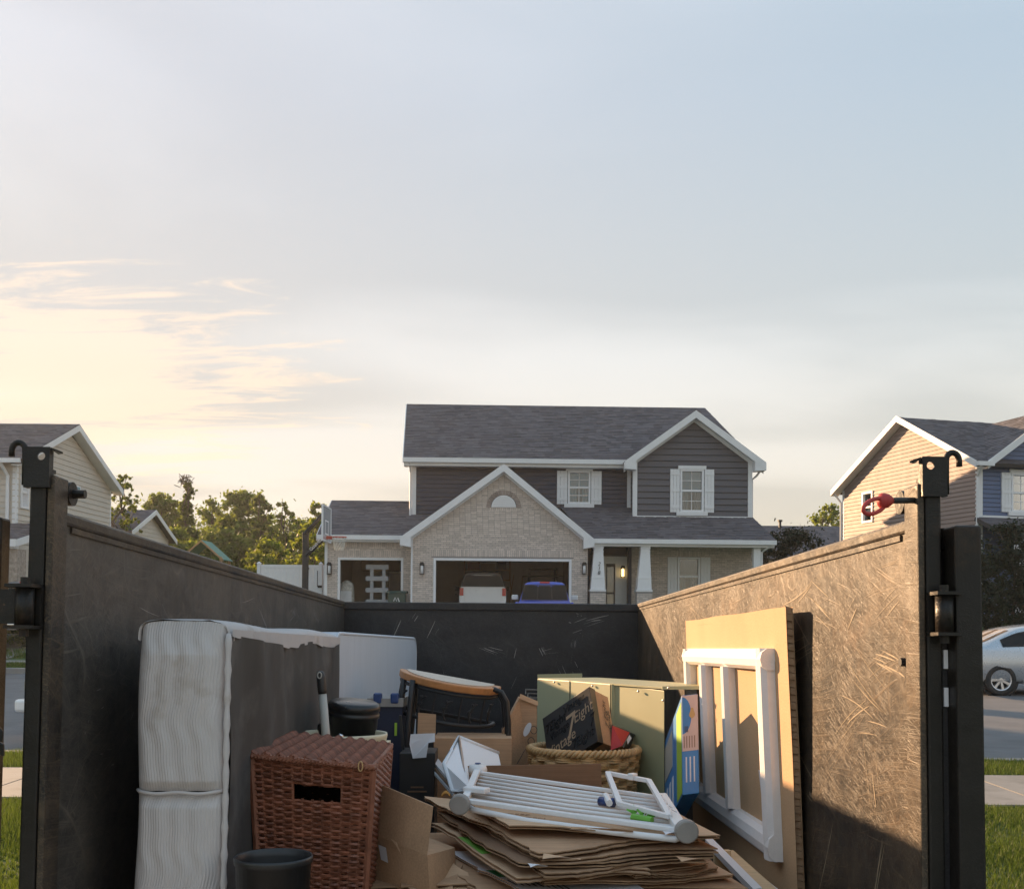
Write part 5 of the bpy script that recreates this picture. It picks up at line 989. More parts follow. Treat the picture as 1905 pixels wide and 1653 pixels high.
V = Vector
def tp(px, py, y): return T.at(px, py, y=y)
def item(name, label, cat, o, group=None): r = thing(name, label, cat, TM @ Matrix.Translation(o), group); r['_o'] = tuple(o); return r
def ib(mb, name, mat, root, par=None, **k):
    o = V(root['_o']); mb.v = [tuple(V(p) - o) for p in mb.v]; return mb.build(name, mat, par or root, **k)
def itext(body, size, o, xdir, ydir, mat, root, par=None, shear=0.0, push=.0015):
    M = basis(V(o) - V(root['_o']), xdir, ydir); M = Matrix.Translation(M.to_3x3() @ V((0, 0, push))) @ M; return text(body, size, M, mat, par or root, shear=shear, ext=.0003)
def para(mb, o, u, v, w, mi=0):
    o, u, v, w = V(o), V(u), V(v), V(w); return mb.hexa([o, o + u, o + u + v, o + v, o + w, o + u + w, o + u + v + w, o + v + w], mi)
# ---------------- box spring against the left wall
BX0, BX1, BY0, BY1, BZ = -.93, -.695, 2.70, 4.62, .065; ZFL = ZF + .001
r = item('box_spring', 'stained white quilted box spring with torn black dust cover standing on edge', 'box spring', (-.82, 3.6, ZFL)); r['tmp'] = 0; del r['tmp']
zs = -.378
def quilt(z0, z1, nm):
    def f(u, v):                      # rounded end with wavy quilting
        a = -1 + 2 * u; zt_ = z1 if z1 < -.2 else BZ - .05 + .0515 * (1 - min(1, abs(a)) ** 4.44) ** .25; z = z0 + (zt_ - z0) * v; bul = (1 - abs(a) ** 5) * .028 * min(1, 12 * v * 1.0 + .3) * min(1, (14 if z1 < -.2 else 5) * (1 - v) + (.15 if z1 < -.2 else 0))
        q = .0022 * math.sin(a * 15 + 1.5 * math.sin(z * 24) + .6 * math.sin(z * 57)) + .0011 * math.sin(a * 105 + 4.5 * math.sin(z * 24) + 1.8 * math.sin(z * 57)) + .0015 * math.sin(a * 3 + z * 9)
        x = (BX0 + BX1) / 2 + a * (BX1 - BX0) / 2 + .004 * math.sin(z * 11); return V((x, BY0 - bul - q * (1 - abs(a) ** 8) + .03 * abs(a) ** 9, z))
    return ib(MB().grid(f, 170, 110), nm, 'ticking', r, smooth=True)
quilt(ZFL, zs - .004, 'end_panel'); quilt(zs + .004, BZ - .02, 'end_panel')
ib(MB().tube([(x, BY0 - .022 * (1 - abs((x - (BX0 + BX1) / 2) / .1175) ** 5) + .03 * abs((x - (BX0 + BX1) / 2) / .1175) ** 9, zs + .002 * math.sin(x * 60)) for x in np.linspace(BX0, BX1, 16)], .005, 6), 'piping', 'ticking', r, smooth=True)
ib(MB().box((BX0 + .005, BY0 + .03, ZFL), (BX1 - .008, BY1, BZ - .03)), 'core', 'dust_cover', r)
def roll(u, v):                        # the quilted top roll
    a = math.pi * v; y = BY0 - .002 + (BY1 - BY0 - .004) * u; xm = (BX0 + BX1) / 2; hw = (BX1 - BX0) / 2
    cx = -math.copysign(abs(math.cos(a)) ** .45, math.cos(a)); return V((xm + hw * cx + .003 * math.sin(y * 160), y + (.02 * (1 - math.sin(a)) if u == 0 else 0), BZ - .05 + (.05 + .006 * math.sin(y * 5)) * math.sin(a) ** .5 + .0022 * math.sin(y * 300 + 6 * math.sin(v * 9))))
ib(MB().grid(roll, 220, 18), 'top_panel', 'ticking', r, smooth=True)
def drape(u, v):                       # loose black fabric with folds, sagging top edge
    y = BY0 + .02 + (BY1 - BY0 - .04) * u; top = BZ - .032 - .018 * math.sin(u * 5.2) ** 2 - .016 * max(0, math.sin(u * 3.0 - .2)) - .005 * math.sin(u * 17); z = ZFL + (top - ZFL) * v
    s1 = u * 2.2 + (1 - v) * 1.2; fold = .026 * math.exp(-((u - .12 - (1 - v) * .28) / .06) ** 2) * v + .02 * math.exp(-((u - .85 + (1 - v) * .35) / .07) ** 2) * v + .010 * math.sin(s1 * 6) * (1 - v) * .8 + .006 * math.sin(u * 17 + v * 4) + .012 * math.exp(-((u - .5 + .2 * v) / .05) ** 2) * v
    return V((BX1 + .004 + fold + .002 * math.sin(u * 60) * v, y, z))
ib(MB().grid(drape, 90, 50), 'dust_cover', 'dust_cover', r, smooth=True, label='torn black dust cover fabric')
def frng(u, v):
    y = BY0 + .015 + (BY1 - BY0 - .03) * u; top = BZ - .032 - .018 * math.sin(u * 5.2) ** 2 - .016 * max(0, math.sin(u * 3.0 - .2)) - .005 * math.sin(u * 17) - .002 * math.sin(u * 70); return V((BX1 + .008 + .004 * math.sin(u * 70), y, BZ - .02 + (top - BZ + .02 - .006) * v))
ib(MB().grid(frng, 160, 3), 'torn_edge', 'ticking', r, smooth=True)
ib(MB().tube([(BX1 + .002, BY0 + .0, z) for z in np.linspace(ZFL + .02, BZ - .03, 40)], [.008 + .002 * math.sin(i * 2.2) for i in range(40)], 6), 'corner_piping', 'ticking', r, smooth=True)
# second mattress further in
r = item('mattress', 'pale blue-white mattress standing behind the box spring', 'mattress', (-.7, 5.8, ZFL))
def mcs(t):     # rounded rectangle outline in y-z
    pts = []
    for cy_, cz_, a0 in ((6.86, BZ - .10, 0), (4.75, BZ - .10, 90), (4.75, ZFL + .1, 180), (6.86, ZFL + .1, 270)): pts += [(cy_ + .1 * math.cos(R(a0 + k * 15)), cz_ + .1 * math.sin(R(a0 + k * 15))) for k in range(7)]
    return pts
ol = mcs(0); mb = MB(); n = len(ol); Xs = [(-.83, .0), (-.815, .012), (-.60, .012), (-.585, .0)]
for x, g_ in Xs: mb.v += [(x - .125 + .185 * (y - 4.7) / 2.2 , 5.8 + (y - 5.8) * (1 + g_ * .7), z + g_ * (.5 if z > -.4 else 0)) for y, z in ol]
for k in range(3): mb.f += [(k * n + i, k * n + (i + 1) % n, (k + 1) * n + (i + 1) % n, (k + 1) * n + i) for i in range(n)]
mb.f += [tuple(range(n)), tuple(range(4 * n - 1, 3 * n - 1, -1))]; mb.m = [0] * len(mb.f); ib(mb, 'mattress_body', 'ticking_blue', r)
ib(MB().tube([(-.588 - .125 + .185 * (y - 4.7) / 2.2, y, z) for y, z in ol], .008, 6, closed=True), 'piping', 'ticking_blue', r, smooth=True)
# ---------------- wicker hamper
def weave(mb, fn, rows, stakes, rad, amp, skip=None, grp=1, spl=4, same=False):
    for k in range(rows):
        v = (k + .5) / rows; ph = 0 if same else math.pi * ((k // grp) % 2); n = stakes * spl; run = []
        for i in range(n + 1):
            u = i / n
            if skip and skip(u, v):
                if len(run) > 1: mb.tube(run, rad, 4)
                run = []; continue
            p, nn = fn(u, v); run.append(p + nn * amp * math.sin(math.pi * stakes * u + ph) + V((0, 0, random.uniform(-.0008, .0008))))
        if len(run) > 1: mb.tube(run, rad, 4)
A, B, C, D = tp(468, 1410, 3.0), tp(694, 1432, 3.0), tp(726, 1394, 3.48), tp(545, 1372, 3.48)      # rim corners
zt = (A.z + B.z) / 2; ctr = (A + B + C + D) / 4; bot = [V((ctr.x + (p.x - ctr.x) * .80, ctr.y + (p.y - ctr.y) * .80, ZFL)) for p in (A, B, C, D)]; rim = [A, B, C, D]
r = item('wicker_hamper', 'tall brown wicker laundry hamper with flat lid and handle slot', 'hamper', (ctr.x, ctr.y, ZFL))
def face(i):
    j = (i + 1) % 4
    def f(u, v):
        p = bot[i].lerp(bot[j], u).lerp(rim[i].lerp(rim[j], u), v); nn = (bot[j] - bot[i]).cross(rim[i] - bot[i]).normalized(); return p, nn
    return f
for i in range(4):
    mb = MB(); f = face(i); st = 12 if i in (0, 2) else 13
    weave(mb, f, 66 if i < 2 else 34, st, .0050 if i < 2 else .009, .0055, skip=(lambda u, v: .34 < u < .74 and .825 < v < .90) if i == 0 else None)
    for k in range(st + 1): (mb.tube([f(k / st, 0)[0], f(k / st, 1)[0]], .0045, 5) if i or k not in (5, 6, 7, 8) else (mb.tube([f(k / st, 0)[0], f(k / st, .825)[0]], .0045, 5), mb.tube([f(k / st, .9)[0], f(k / st, 1)[0]], .0045, 5)))
    ib(mb, 'woven_side', 'wicker_brown', r, kind='stuff')
    q = MB(); q.add([f(a, b)[0] - f(a, b)[1] * .012 for a, b in ((0, 0), (1, 0), (1, 1), (0, 1))] if i else [f(a, b)[0] - f(a, b)[1] * .03 for a, b in ((0, 0), (1, 0), (1, .79), (0, .79))], [(0, 1, 2, 3)]); ib(q, 'lining', 'wicker_core', r)
for i in range(4): ib(MB().tube([bot[i], rim[i]], .011, 6), 'corner_post', 'wicker_brown', r)
for k in range(3): ib(MB().tube([rim[i % 4].lerp(rim[(i + 1) % 4], t) + V((0, 0, .006 * math.sin(t * 60 + k * 2.1))) + V((.004 * math.cos(t * 60 + k * 2.1), -.004 * math.cos(t * 60 + k * 2.1), .004)) for i in range(4) for t in np.linspace(0, 1, 34)[:-1]], .006, 5, closed=True), 'rim_braid', 'wicker_brown', r)
LA, LB, LC, LD = tp(462, 1402, 2.985), tp(694, 1424, 2.985), tp(729, 1384, 3.5), tp(543, 1364, 3.5); nl = (LB - LA).cross(LD - LA).normalized()
fl = lambda u, v: (LA.lerp(LB, u).lerp(LD.lerp(LC, u), v), nl)
mb = MB(); weave(mb, fl, 46, 18, .0066, .007, same=True, spl=6); lid = ib(mb, 'lid', 'wicker_brown', r)
lid['kind'] = 'stuff'
for k in range(3):
    cs = [LA, LB, LC, LD]; ib(MB().tube([cs[i % 4].lerp(cs[(i + 1) % 4], t) + V((0, 0, .005 * math.sin(t * 70 + k * 2.1))) - V((0, .003 * math.cos(t * 70 + k * 2.1), .004)) for i in range(4) for t in np.linspace(0, 1, 36)[:-1]], .006, 5, closed=True), 'lid_braid', 'wicker_brown', r, par=lid)
ib(MB().add([LA - nl * .01, LB - nl * .01, LC - nl * .01, LD - nl * .01], [(0, 1, 2, 3)]), 'lid_lining', 'wicker_core', r, par=lid)
ib(MB().tube([LB + V((-.035, .0, .012)) + V((.006 * math.cos(a), -.010, .014 * math.sin(a) - .012)) for a in np.linspace(0, 2 * math.pi, 14, endpoint=False)], .0022, 5, closed=True), 'lid_loop', 'wicker_tan', r)
# ---------------- black waste bin in front of the hamper
c = tp(509, 1590, 2.62); rr = 70 * 2.62 / FPX
r = item('waste_bin', 'small black waste bin standing in front of the wicker hamper', 'bin', (c.x, c.y, ZFL))
MBt = MB().lathe([(0, ZFL), (rr * .82, ZFL), (rr * .97, c.z - .02), (rr, c.z - .02), (rr * 1.02, c.z - .006), (rr, c.z), (rr * .95, c.z - .003), (rr * .93, c.z - .02), (rr * .78, ZFL + .02), (0, ZFL + .02)], 36, M=Matrix.Translation((c.x, c.y, 0))); ib(MBt, 'bin_body', 'dark_plastic', r, smooth=True)
# ---------------- cream tub with black canister and brush behind the hamper
c = tp(633, 1362, 3.75); rr = 87 * 3.75 / FPX
r = item('bucket', 'cream plastic tub with rolled rim behind the wicker hamper', 'bucket', (c.x, c.y, ZFL))
ib(MB().lathe([(0, ZFL), (rr * .75, ZFL), (rr * .95, c.z - .03), (rr * .98, c.z - .025), (rr, c.z - .01), (rr * .99, c.z), (rr * .95, c.z - .003), (rr * .93, c.z - .03), (rr * .74, ZFL + .02), (0, ZFL + .02)], 40, M=Matrix.Translation((c.x, c.y, 0))), 'tub', 'cream', r, smooth=True)
for s in (-1, 1): ib(MB().box((c.x + s * rr * .96 - .015, c.y - .04, c.z - .06), (c.x + s * rr * .96 + .015, c.y + .04, c.z - .03)), 'handle_ear', 'cream', r)
q = tp(650, 1362, 3.9); tpx = tp(652, 1300, 3.9); h = tpx.z - q.z; ax = Matrix.Translation((q.x, 3.9, q.z - .12)) @ Matrix.Rotation(R(5), 4, 'Y') @ Matrix.Rotation(R(6), 4, 'X')
rr2 = 47 * 3.9 / FPX; HH = h + .11
r = item('canister', 'glossy black round canister with ribbed rim standing in the cream tub', 'canister', (q.x, 3.9, q.z - .12))
ib(MB().lathe([(0, 0), (rr2 * .94, 0), (rr2 * .97, HH - .05), (rr2 * 1.02, HH - .048), (rr2 * 1.02, HH - .036), (rr2 * .99, HH - .034), (rr2 * .99, HH - .026), (rr2 * 1.02, HH - .024), (rr2 * 1.02, HH - .01), (rr2 * .98, HH), (rr2 * .85, HH + .006), (0, HH + .006)], 40, M=ax), 'canister_body', 'black_gloss', r, smooth=True)
ib(MB().lathe([(0, 0), (.012, .001), (.012, .006), (0, .008)], 14, M=ax @ Matrix.Translation((-.028, -rr2 * .965, HH * .52)) @ Matrix.Rotation(R(80), 4, 'X')), 'button', 'chrome', r, smooth=True); ib(MB().tube([ax @ V((-rr2 * .97, 0, HH * .62)), ax @ V((-rr2 * 1.22, 0, HH * .58)), ax @ V((-rr2 * 1.22, 0, HH * .3)), ax @ V((-rr2 * .97, 0, HH * .25))], .014, 8), 'handle', 'black_gloss', r, smooth=True)
b0_, b1_, b2_ = tp(607, 1375, 3.7), tp(600, 1290, 3.7), tp(596, 1247, 3.7)
r = item('toilet_brush', 'grey handled cleaning brush with black rubber grip standing in the tub', 'brush', (b0_.x, b0_.y, b0_.z - .3))
ib(MB().tube([b0_ + V((.015, 0, -.3)), b0_, b1_], [.014, .0155, .0145], 12), 'handle', 'grey_plastic', r, smooth=True); ib(MB().tube([b1_, b1_.lerp(b2_, .15), b1_.lerp(b2_, .7), b2_ - V((0, 0, .006)), b2_], [.0155, .0165, .0165, .013, .005], 12), 'grip', 'dark_plastic', r, smooth=True)
ib(MB().tube([b2_ + V((0, -.017, -.012)) + V((.007 * math.cos(a), 0, .011 * math.sin(a) - .004)) for a in np.linspace(0, 2 * math.pi, 14, endpoint=False)], .0022, 5, closed=True), 'hanging_ring', 'grey_plastic', r)
ib(MB().lathe([(0, -.06), (.05, -.05), (.06, .0), (.05, .05), (0, .06)], 16, M=Matrix.Translation(b0_ + V((.015, 0, -.34)))), 'brush_head', 'plastic_white', r)
# ---------------- blue carton with tabs, printed slab boxes further in
def carton(name, label, o, u, v, w, mat, cat='box', par=None):
    r = item(name, label, cat, V(o) + (V(u) + V(v)) / 2); ib(para(MB(), o, u, v, w), 'carton_body', mat, r, bevel=.003); return r
o = tp(684, 1375, 4.9); w_ = tp(748, 1375, 4.9).x - o.x; h_ = tp(700, 1300, 4.9).z - o.z
r = carton('storage_carton', 'navy blue carton with small blue clips behind the black canister', (o.x, 4.9, ZFL), (w_, 0, 0), (0, .3, 0), (.0, 0, o.z - ZFL + h_), 'navy')
ib(MB().box((o.x - .005, 4.89, o.z + h_ - .035), (o.x + w_ + .005, 5.21, o.z + h_ + .004)), 'lid_rim', 'cap_grey', r)
for k in (.15, .65): ib(MB().box((o.x + w_ * k, 4.885, o.z + h_ - .02), (o.x + w_ * k + .04, 4.93, o.z + h_ + .03)), 'clip', 'blue_plastic', r, bevel=.008)
ib(MB().box((o.x + w_ * .78, 4.893, o.z + .02), (o.x + w_ * .85, 4.8995, o.z + .08)), 'printed_mark', 'print_lime', r)
# ---------------- iron console table with wooden half-round top (leaning a little to the right)
a_, b_ = tp(742, 1246, 5.0), tp(933, 1280, 5.0); wdt = (b_ - a_).length; hx = (b_ - a_).normalized(); c0 = (a_ + b_) / 2
Mt = Matrix.Translation(c0) @ Matrix((hx, V((0, 1, .10)).normalized(), V((-hx.z, -.10, hx.x)).normalized())).transposed().to_4x4()
r = item('console_table', 'half-round console table with wooden top and scrolled black iron frame', 'table', (c0.x, 5.0, ZFL)); HW = wdt / 2
half = [(HW * math.cos(a), -.24 * math.sin(a) + .08) for a in np.linspace(0, math.pi, 29)]
def disc(off, z0, z1, nm, mt, grow=0.0):
    mb = MB(); pts = [(x * (1 + grow), y - grow * .2) for x, y in half]; mb.prism(pts, 'z', z0, z1); mb.v = [tuple(Mt @ V(p)) for p in mb.v]; return ib(mb, nm, mt, r, bevel=.006)
tt = disc(0, -.035, .0, 'table_top', 'wood_oak'); mb = MB(); mb.prism([(x * .86, y * .86 + .01) for x, y in half], 'z', .0005, .004); mb.v = [tuple(Mt @ V(p)) for p in mb.v]; ib(mb, 'top_inlay', 'wood_top', r, par=tt)
rg = lambda z, k=1.0: [Mt @ V((x * k, y * k + .005, z)) for x, y in half]
mb = MB(); mb.tube(rg(-.05, .94), .009, 6); ib(mb, 'upper_ring', 'iron', r, smooth=True); ib(MB().tube(rg(-.19, .97) , .011, 6), 'lower_ring', 'iron', r, smooth=True); ib(MB().tube([Mt @ V((-HW * .97, .085, -.19)), Mt @ V((HW * .97, .085, -.19))], .01, 6), 'lower_ring_back', 'iron', r)
def on(t, z, k=.95): a = math.pi * t; return Mt @ V((HW * math.cos(a) * k, (-.24 * math.sin(a) + .08) * k + .005, z))
for k in range(5):
    t0 = .10 + k * .17
    for s in (1, -1):
        pts = []
        for i in range(26):
            q = i / 25; ang = q * 4.6 * s; rad_ = .052 * (1 - q * .72); pts.append(on(t0 + .045 + s * (.025 * q + rad_ * .9 * math.sin(ang)) * .62, -.115 - .055 * (1 - 2 * q) * .6 + rad_ * .55 * math.cos(ang) * s))
        ib(MB().tube(pts, .006, 6), 'scroll', 'iron', r, smooth=True)
    ib(MB().tube([on(t0 + .13, -.05), on(t0 + .135, -.12), on(t0 + .13, -.19)], .006, 6), 'apron_bar', 'iron', r)
def leg(px0, py0, px1, py1, px2, py2, y=4.98, rad=.014): ib(MB().tube([tp(px0, py0, y), tp((px0 + px1) / 2, (py0 + py1) / 2, y), tp(px1, py1, y - .02), tp(px2, py2, y - .05)], rad, 8), 'leg', 'iron', r, smooth=True)
leg(752, 1262, 742, 1340, 724, 1505, 4.98); leg(768, 1264, 760, 1345, 745, 1508, 4.9); leg(776, 1264, 768, 1340, 750, 1506, 5.08, .011)
for y, k, sh in ((4.98, 0, 0), (4.90, 3, -10), (5.06, -4, 4)):
    ib(MB().tube([tp(915 + k, 1281, y), tp(930 + k, 1287, y), tp(940 + k, 1305, y), tp(943 + k, 1345, y), tp(943 + k, 1420, y), tp(942 + k, 1516, y)], .012, 8), 'leg', 'iron', r, smooth=True)
# ---------------- tall black carton with folded tan flap
o = tp(742, 1500, 4.45); w_ = tp(808, 1500, 4.45).x - o.x; ztop = tp(775, 1338, 4.45).z
r = carton('tall_carton', 'tall black carton with torn pale flap beside the table leg', (o.x, 4.45, ZFL), (w_, 0, 0), (0, .25, 0), (0, 0, tp(775, 1400, 4.45).z - ZFL), 'box_black')
ib(MB().slab([tp(778, 1325, 4.6), tp(811, 1328, 4.6), tp(810, 1378, 4.6), tp(776, 1378, 4.6)], (0, .004, 0)), 'upper_flap', 'card', r)
ib(MB().slab([tp(764, 1365, 4.44), tp(809, 1363, 4.44), tp(809, 1379, 4.43), tp(797, 1381, 4.43), tp(793, 1408, 4.43), tp(768, 1410, 4.43), tp(762, 1384, 4.43)], (0, -.003, 0)), 'torn_flap', 'paper', r)
for k, (wd, py) in enumerate(((.06, 1462), (.09, 1470))): ib(MB().slab([tp(776 - wd * 200, py, 4.448), tp(776 + wd * 200, py, 4.448), tp(776 + wd * 200, py + 3, 4.448), tp(776 - wd * 200, py + 3, 4.448)], (0, -.0015, 0)), 'printed_line', 'card_dark', r)
ib(MB().slab([tp(755, 1505, 4.6), tp(742, 1330, 4.6), tp(747, 1330, 4.6), tp(762, 1505, 4.6)], (0, .02, 0)), 'side_edge', 'box_black', r)
# white boards and brown carton behind the bin
r = item('white_shelf_board', 'white laminated shelf boards slanting down beside the plastic bin', 'board', tp(820, 1470, 4.3))
for k in range(3): 
    o = tp(808, 1418 + k * 9, 4.5 - .04 * k); e = tp(858, 1475 + k * 9, 4.2 - .04 * k); ib(MB().slab([o, e, e + V((0, .22, .0)), o + V((0, .22, 0))], (0, 0, -.012)), 'board', 'plastic_white' if k != 1 else 'card_dark', r)
r = carton('carton', 'plain brown carton showing low between table leg and white bin', (tp(806, 1470, 4.75).x, 4.75, ZFL), (.36, 0, 0), (0, .3, 0), (0, 0, tp(870, 1372, 4.75).z - ZFL), 'card')
# ---------------- white plastic bin lying tilted
P1, P2, P3, P4 = tp(853, 1370, 4.35), tp(935, 1410, 4.75), tp(940, 1460, 4.7), tp(868, 1425, 4.2)
F1, F2 = tp(826, 1420, 4.1), tp(842, 1470, 4.05); F3 = tp(880, 1460, 4.0)
r = item('plastic_bin', 'white plastic storage bin tipped on its side behind the cardboard', 'bin', tp(870, 1470, 4.3))
dp = V((.0, .26, -.02)); mb = MB(); a, b, c_, d = P1, F1, F2, tp(868, 1470, 4.0); e1 = V((.17, .18, -.085))
def rb(s): return [a, b, c_, d]
para(mb, F2, d - F2, e1, F1 - F2); ob = [V(p) for p in mb.v]
mb = MB(); mb.slab([F1, P1, d + V((.01, 0, .01)), F2], (.004, .004, .0)); mb.slab([P1, P1 + e1, d + e1, d], (-.002, .004, -.002)); mb.slab([F1, P1, P1 + e1, F1 + e1], (0, 0, -.004)); mb.slab([F2, d, d + e1, F2 + e1], (0, 0, .004)); ib(mb, 'bin_shell', 'plastic_white', r, bevel=.002)
ib(MB().tube([F1, P1, d, F2], .009, 8, closed=True), 'rim', 'plastic_white', r, smooth=True); ib(MB().tube([P1, P1 + e1], .008, 8), 'edge_roll', 'plastic_white', r, smooth=True)
# ---------------- open carton with raised flap (lower left)
K = [tp(690, 1548, 3.25), tp(795, 1590, 3.02), tp(846, 1576, 3.3), tp(742, 1536, 3.55)]; dn = V((.0, .0, -.10)); fu = [tp(704, 1457, 3.25), tp(806, 1500, 3.02)]
r = item('open_carton', 'opened brown cardboard carton with one large flap standing up', 'box', (K[1].x - .1, 3.3, K[0].z - .15))
mb = MB(); B2 = [p + V((.01, .0, -.135)) for p in K]
for i in range(4): mb.slab([K[i], K[(i + 1) % 4], B2[(i + 1) % 4], B2[i]], V((.0, .004, 0)))
mb.slab(B2, (0, 0, -.004)); mb.slab([K[1], K[2], K[3] + V((0, 0, .0)), K[0]], (0, 0, -.003)); ib(mb, 'carton_body', 'card', r)
ib(MB().grid(lambda u, v: K[0].lerp(K[1], u).lerp(fu[0].lerp(fu[1], u), v) + V((0, -.012 * math.sin(math.pi * v), 0)), 8, 8).build if False else MB().slab([K[0], K[1], fu[1], fu[0]], (.0, .005, .001)), 'flap', 'card', r)
ib(MB().slab([tp(704, 1570, 3.21), tp(718, 1576, 3.18), tp(722, 1604, 3.17), tp(709, 1598, 3.2)], (0, -.0015, 0)), 'shipping_label', 'paper', r)
ib(MB().slab([tp(728, 1560, 3.16), tp(738, 1566, 3.14), tp(746, 1588, 3.12), tp(737, 1572, 3.14)], (0, -.002, 0)), 'torn_tape', 'card_light', r)
# ---------------- upright carton with oval sticker
o1, o2, o3, o4 = tp(934, 1424, 5.0), tp(999, 1424, 5.1), tp(999, 1312, 5.1), tp(966, 1292, 5.1)
r = item('carton', 'brown carton standing on end with oval white sticker beside the wicker basket', 'box', V((o1.x, 5.1, ZFL)))
q5 = tp(934, 1360, 5.0); ib(MB().slab([V((q5.x, 5.0, ZFL)), V((o2.x, 5.1, ZFL)), tp(999, 1312, 5.1), tp(966, 1298, 5.1), q5 + V((.0, 0, .0))], (0, .2, 0)), 'carton_body', 'card', r)
ib(MB().slab([tp(968, 1290, 5.08), tp(1001, 1304, 5.09), tp(1001, 1312, 5.09), tp(966, 1299, 5.08)], (0, .01, 0)), 'folded_edge', 'card_light', r)
cc = tp(981, 1356, 5.06); ib(MB().slab([cc + V((.016 * math.cos(a) + .012 * math.sin(a), -.004, .034 * math.sin(a))) for a in np.linspace(0, 2 * math.pi, 20, endpoint=False)], (0, .002, 0)), 'sticker', 'paper', r)
for px, py in ((993, 1357), (988, 1378)): c9 = tp(px, py, 5.07); ib(MB().tube([c9 + V((.016 * math.cos(a), -.003, .019 * math.sin(a))) for a in np.linspace(0, 6.283, 14, endpoint=False)], .0018, 4, closed=True), 'printed_symbol', 'ink', r)
ib(MB().tube([tp(962, 1420, 5.03), tp(979, 1390, 5.06), tp(995, 1398, 5.08)], .0018, 4), 'printed_frame', 'ink', r)
# ---------------- green metal cabinet
r = item('metal_cabinet', 'pale green sheet-metal cabinet standing against the trailer end', 'cabinet', (.55, 5.4, ZFL))
Z = lambda px, py, y: tp(px, py, y)
def sheet(a, b, zt0, zt1, nm, t=.02): ib(MB().slab([V((a.x, a.y, ZFL)), V((b.x, b.y, ZFL)), V((b.x, b.y, zt1)), V((a.x, a.y, zt0))], (0, t, 0)), nm, 'cabinet_green', r, bevel=.003)
cA, cB, cC, cD = Z(1000, 1262, 5.80), Z(1061, 1266, 5.47), Z(1137, 1272, 5.10), Z(1236, 1284, 4.70)
sheet(cA, cB + V((-.004, 0, 0)), cA.z, cB.z, 'panel'); sheet(cB, cC + V((-.004, 0, 0)), cB.z, cC.z, 'panel'); sheet(cC + V((.012, 0, 0)), cD, cC.z, cD.z, 'panel')
ib(MB().slab([V((cC.x, cC.y - .012, ZFL)), V((cC.x + .03, cC.y - .012, ZFL)), V((cC.x + .03, cC.y - .012, cC.z)), V((cC.x, cC.y - .012, cC.z))], (0, .02, 0)), 'corner_fold', 'cabinet_green', r)
ib(MB().slab([Z(1000, 1254, 5.97), Z(1083, 1252, 5.97), Z(1083, 1275, 5.97), Z(1000, 1278, 5.97)], (0, .015, 0)), 'back_panel', 'cabinet_green', r)
tpn = [Z(1001, 1263, 5.80), Z(1234, 1281, 4.70), Z(1306, 1280, 4.68), Z(1300, 1274, 4.95), Z(1110, 1262, 5.95)]
ib(MB().slab(tpn, (0, 0, .008)), 'top_panel', 'cabinet_green', r); ib(MB().slab([Z(1232, 1276, 4.69), Z(1308, 1275, 4.66), Z(1308, 1282, 4.66), Z(1232, 1282, 4.69)], (0, .012, 0)), 'top_flange', 'cabinet_green', r)
for px, py, y in ((1031, 1268, 5.61), (1102, 1275, 5.25), (1187, 1285, 4.88), (1243, 1279, 4.67), (1233, 1302, 4.70)): ib(MB().lathe([(0, 0), (.006, 0), (.005, .004), (0, .005)], 8, M=Matrix.Translation(Z(px, py, y) + V((0, -.008, 0))) @ Matrix.Rotation(R(90), 4, 'X')), 'screw', 'steel_bare', r)
r = item('wire_rack', 'dark wire rack ends sticking out behind the green cabinet', 'rack', (Z(985, 1290, 5.9).x, 5.95, ZFL))
ib(MB().box((Z(978, 1290, 5.9).x, 5.9, ZFL), (Z(1000, 1290, 5.9).x, 6.2, Z(985, 1300, 5.9).z)), 'base', 'black_metal', r)
for k in range(3): ib(MB().tube([Z(978 + k * 4, 1290 + k * 7, 5.9), Z(978 + k * 4, 1282 + k * 7, 5.9), Z(1004, 1283 + k * 7, 5.95)], .004, 5), 'wire', 'steel_bare', r)
# ---------------- round wicker basket with boxes in it
c = tp(1086, 1390, 4.85); RB = 101 * 4.85 / FPX
r = item('wicker_basket', 'round natural wicker basket with braided rim holding boxes', 'basket', (c.x, c.y, ZFL))
hB = c.z - ZFL
def fb(u, v):
    a = 2 * math.pi * u; rad = RB * (.80 + .18 * v); n_ = V((math.cos(a), math.sin(a), 0)); return V((c.x, c.y, ZFL + (hB - .02) * v)) + n_ * rad, n_
mb = MB(); weave(mb, fb, 48, 26, .0078, .011, grp=3, spl=4); ib(mb, 'woven_wall', 'wicker_tan', r, kind='stuff')
mb = MB()
for k in range(26): mb.tube([fb(k / 26, v)[0] for v in (0, .5, 1)], .008, 5)
ib(mb, 'stakes', 'wicker_tan', r, kind='stuff')
for k in range(3): ib(MB().tube([V((c.x, c.y, c.z - .008)) + V((math.cos(a), math.sin(a), 0)) * (RB * .985 + .012 * math.cos(a * 22 + k * 2.09)) + V((0, 0, .012 * math.sin(a * 22 + k * 2.09))) for a in np.linspace(0, 2 * math.pi, 200, endpoint=False)], .0095, 6, closed=True), 'rim_braid', 'wicker_tan', r, smooth=True)
ib(MB().lathe([(RB * .78, ZFL + .01), (RB * .94, c.z - .04)], 26, M=Matrix.Translation((c.x, c.y, 0))), 'lining', 'wicker_core', r)
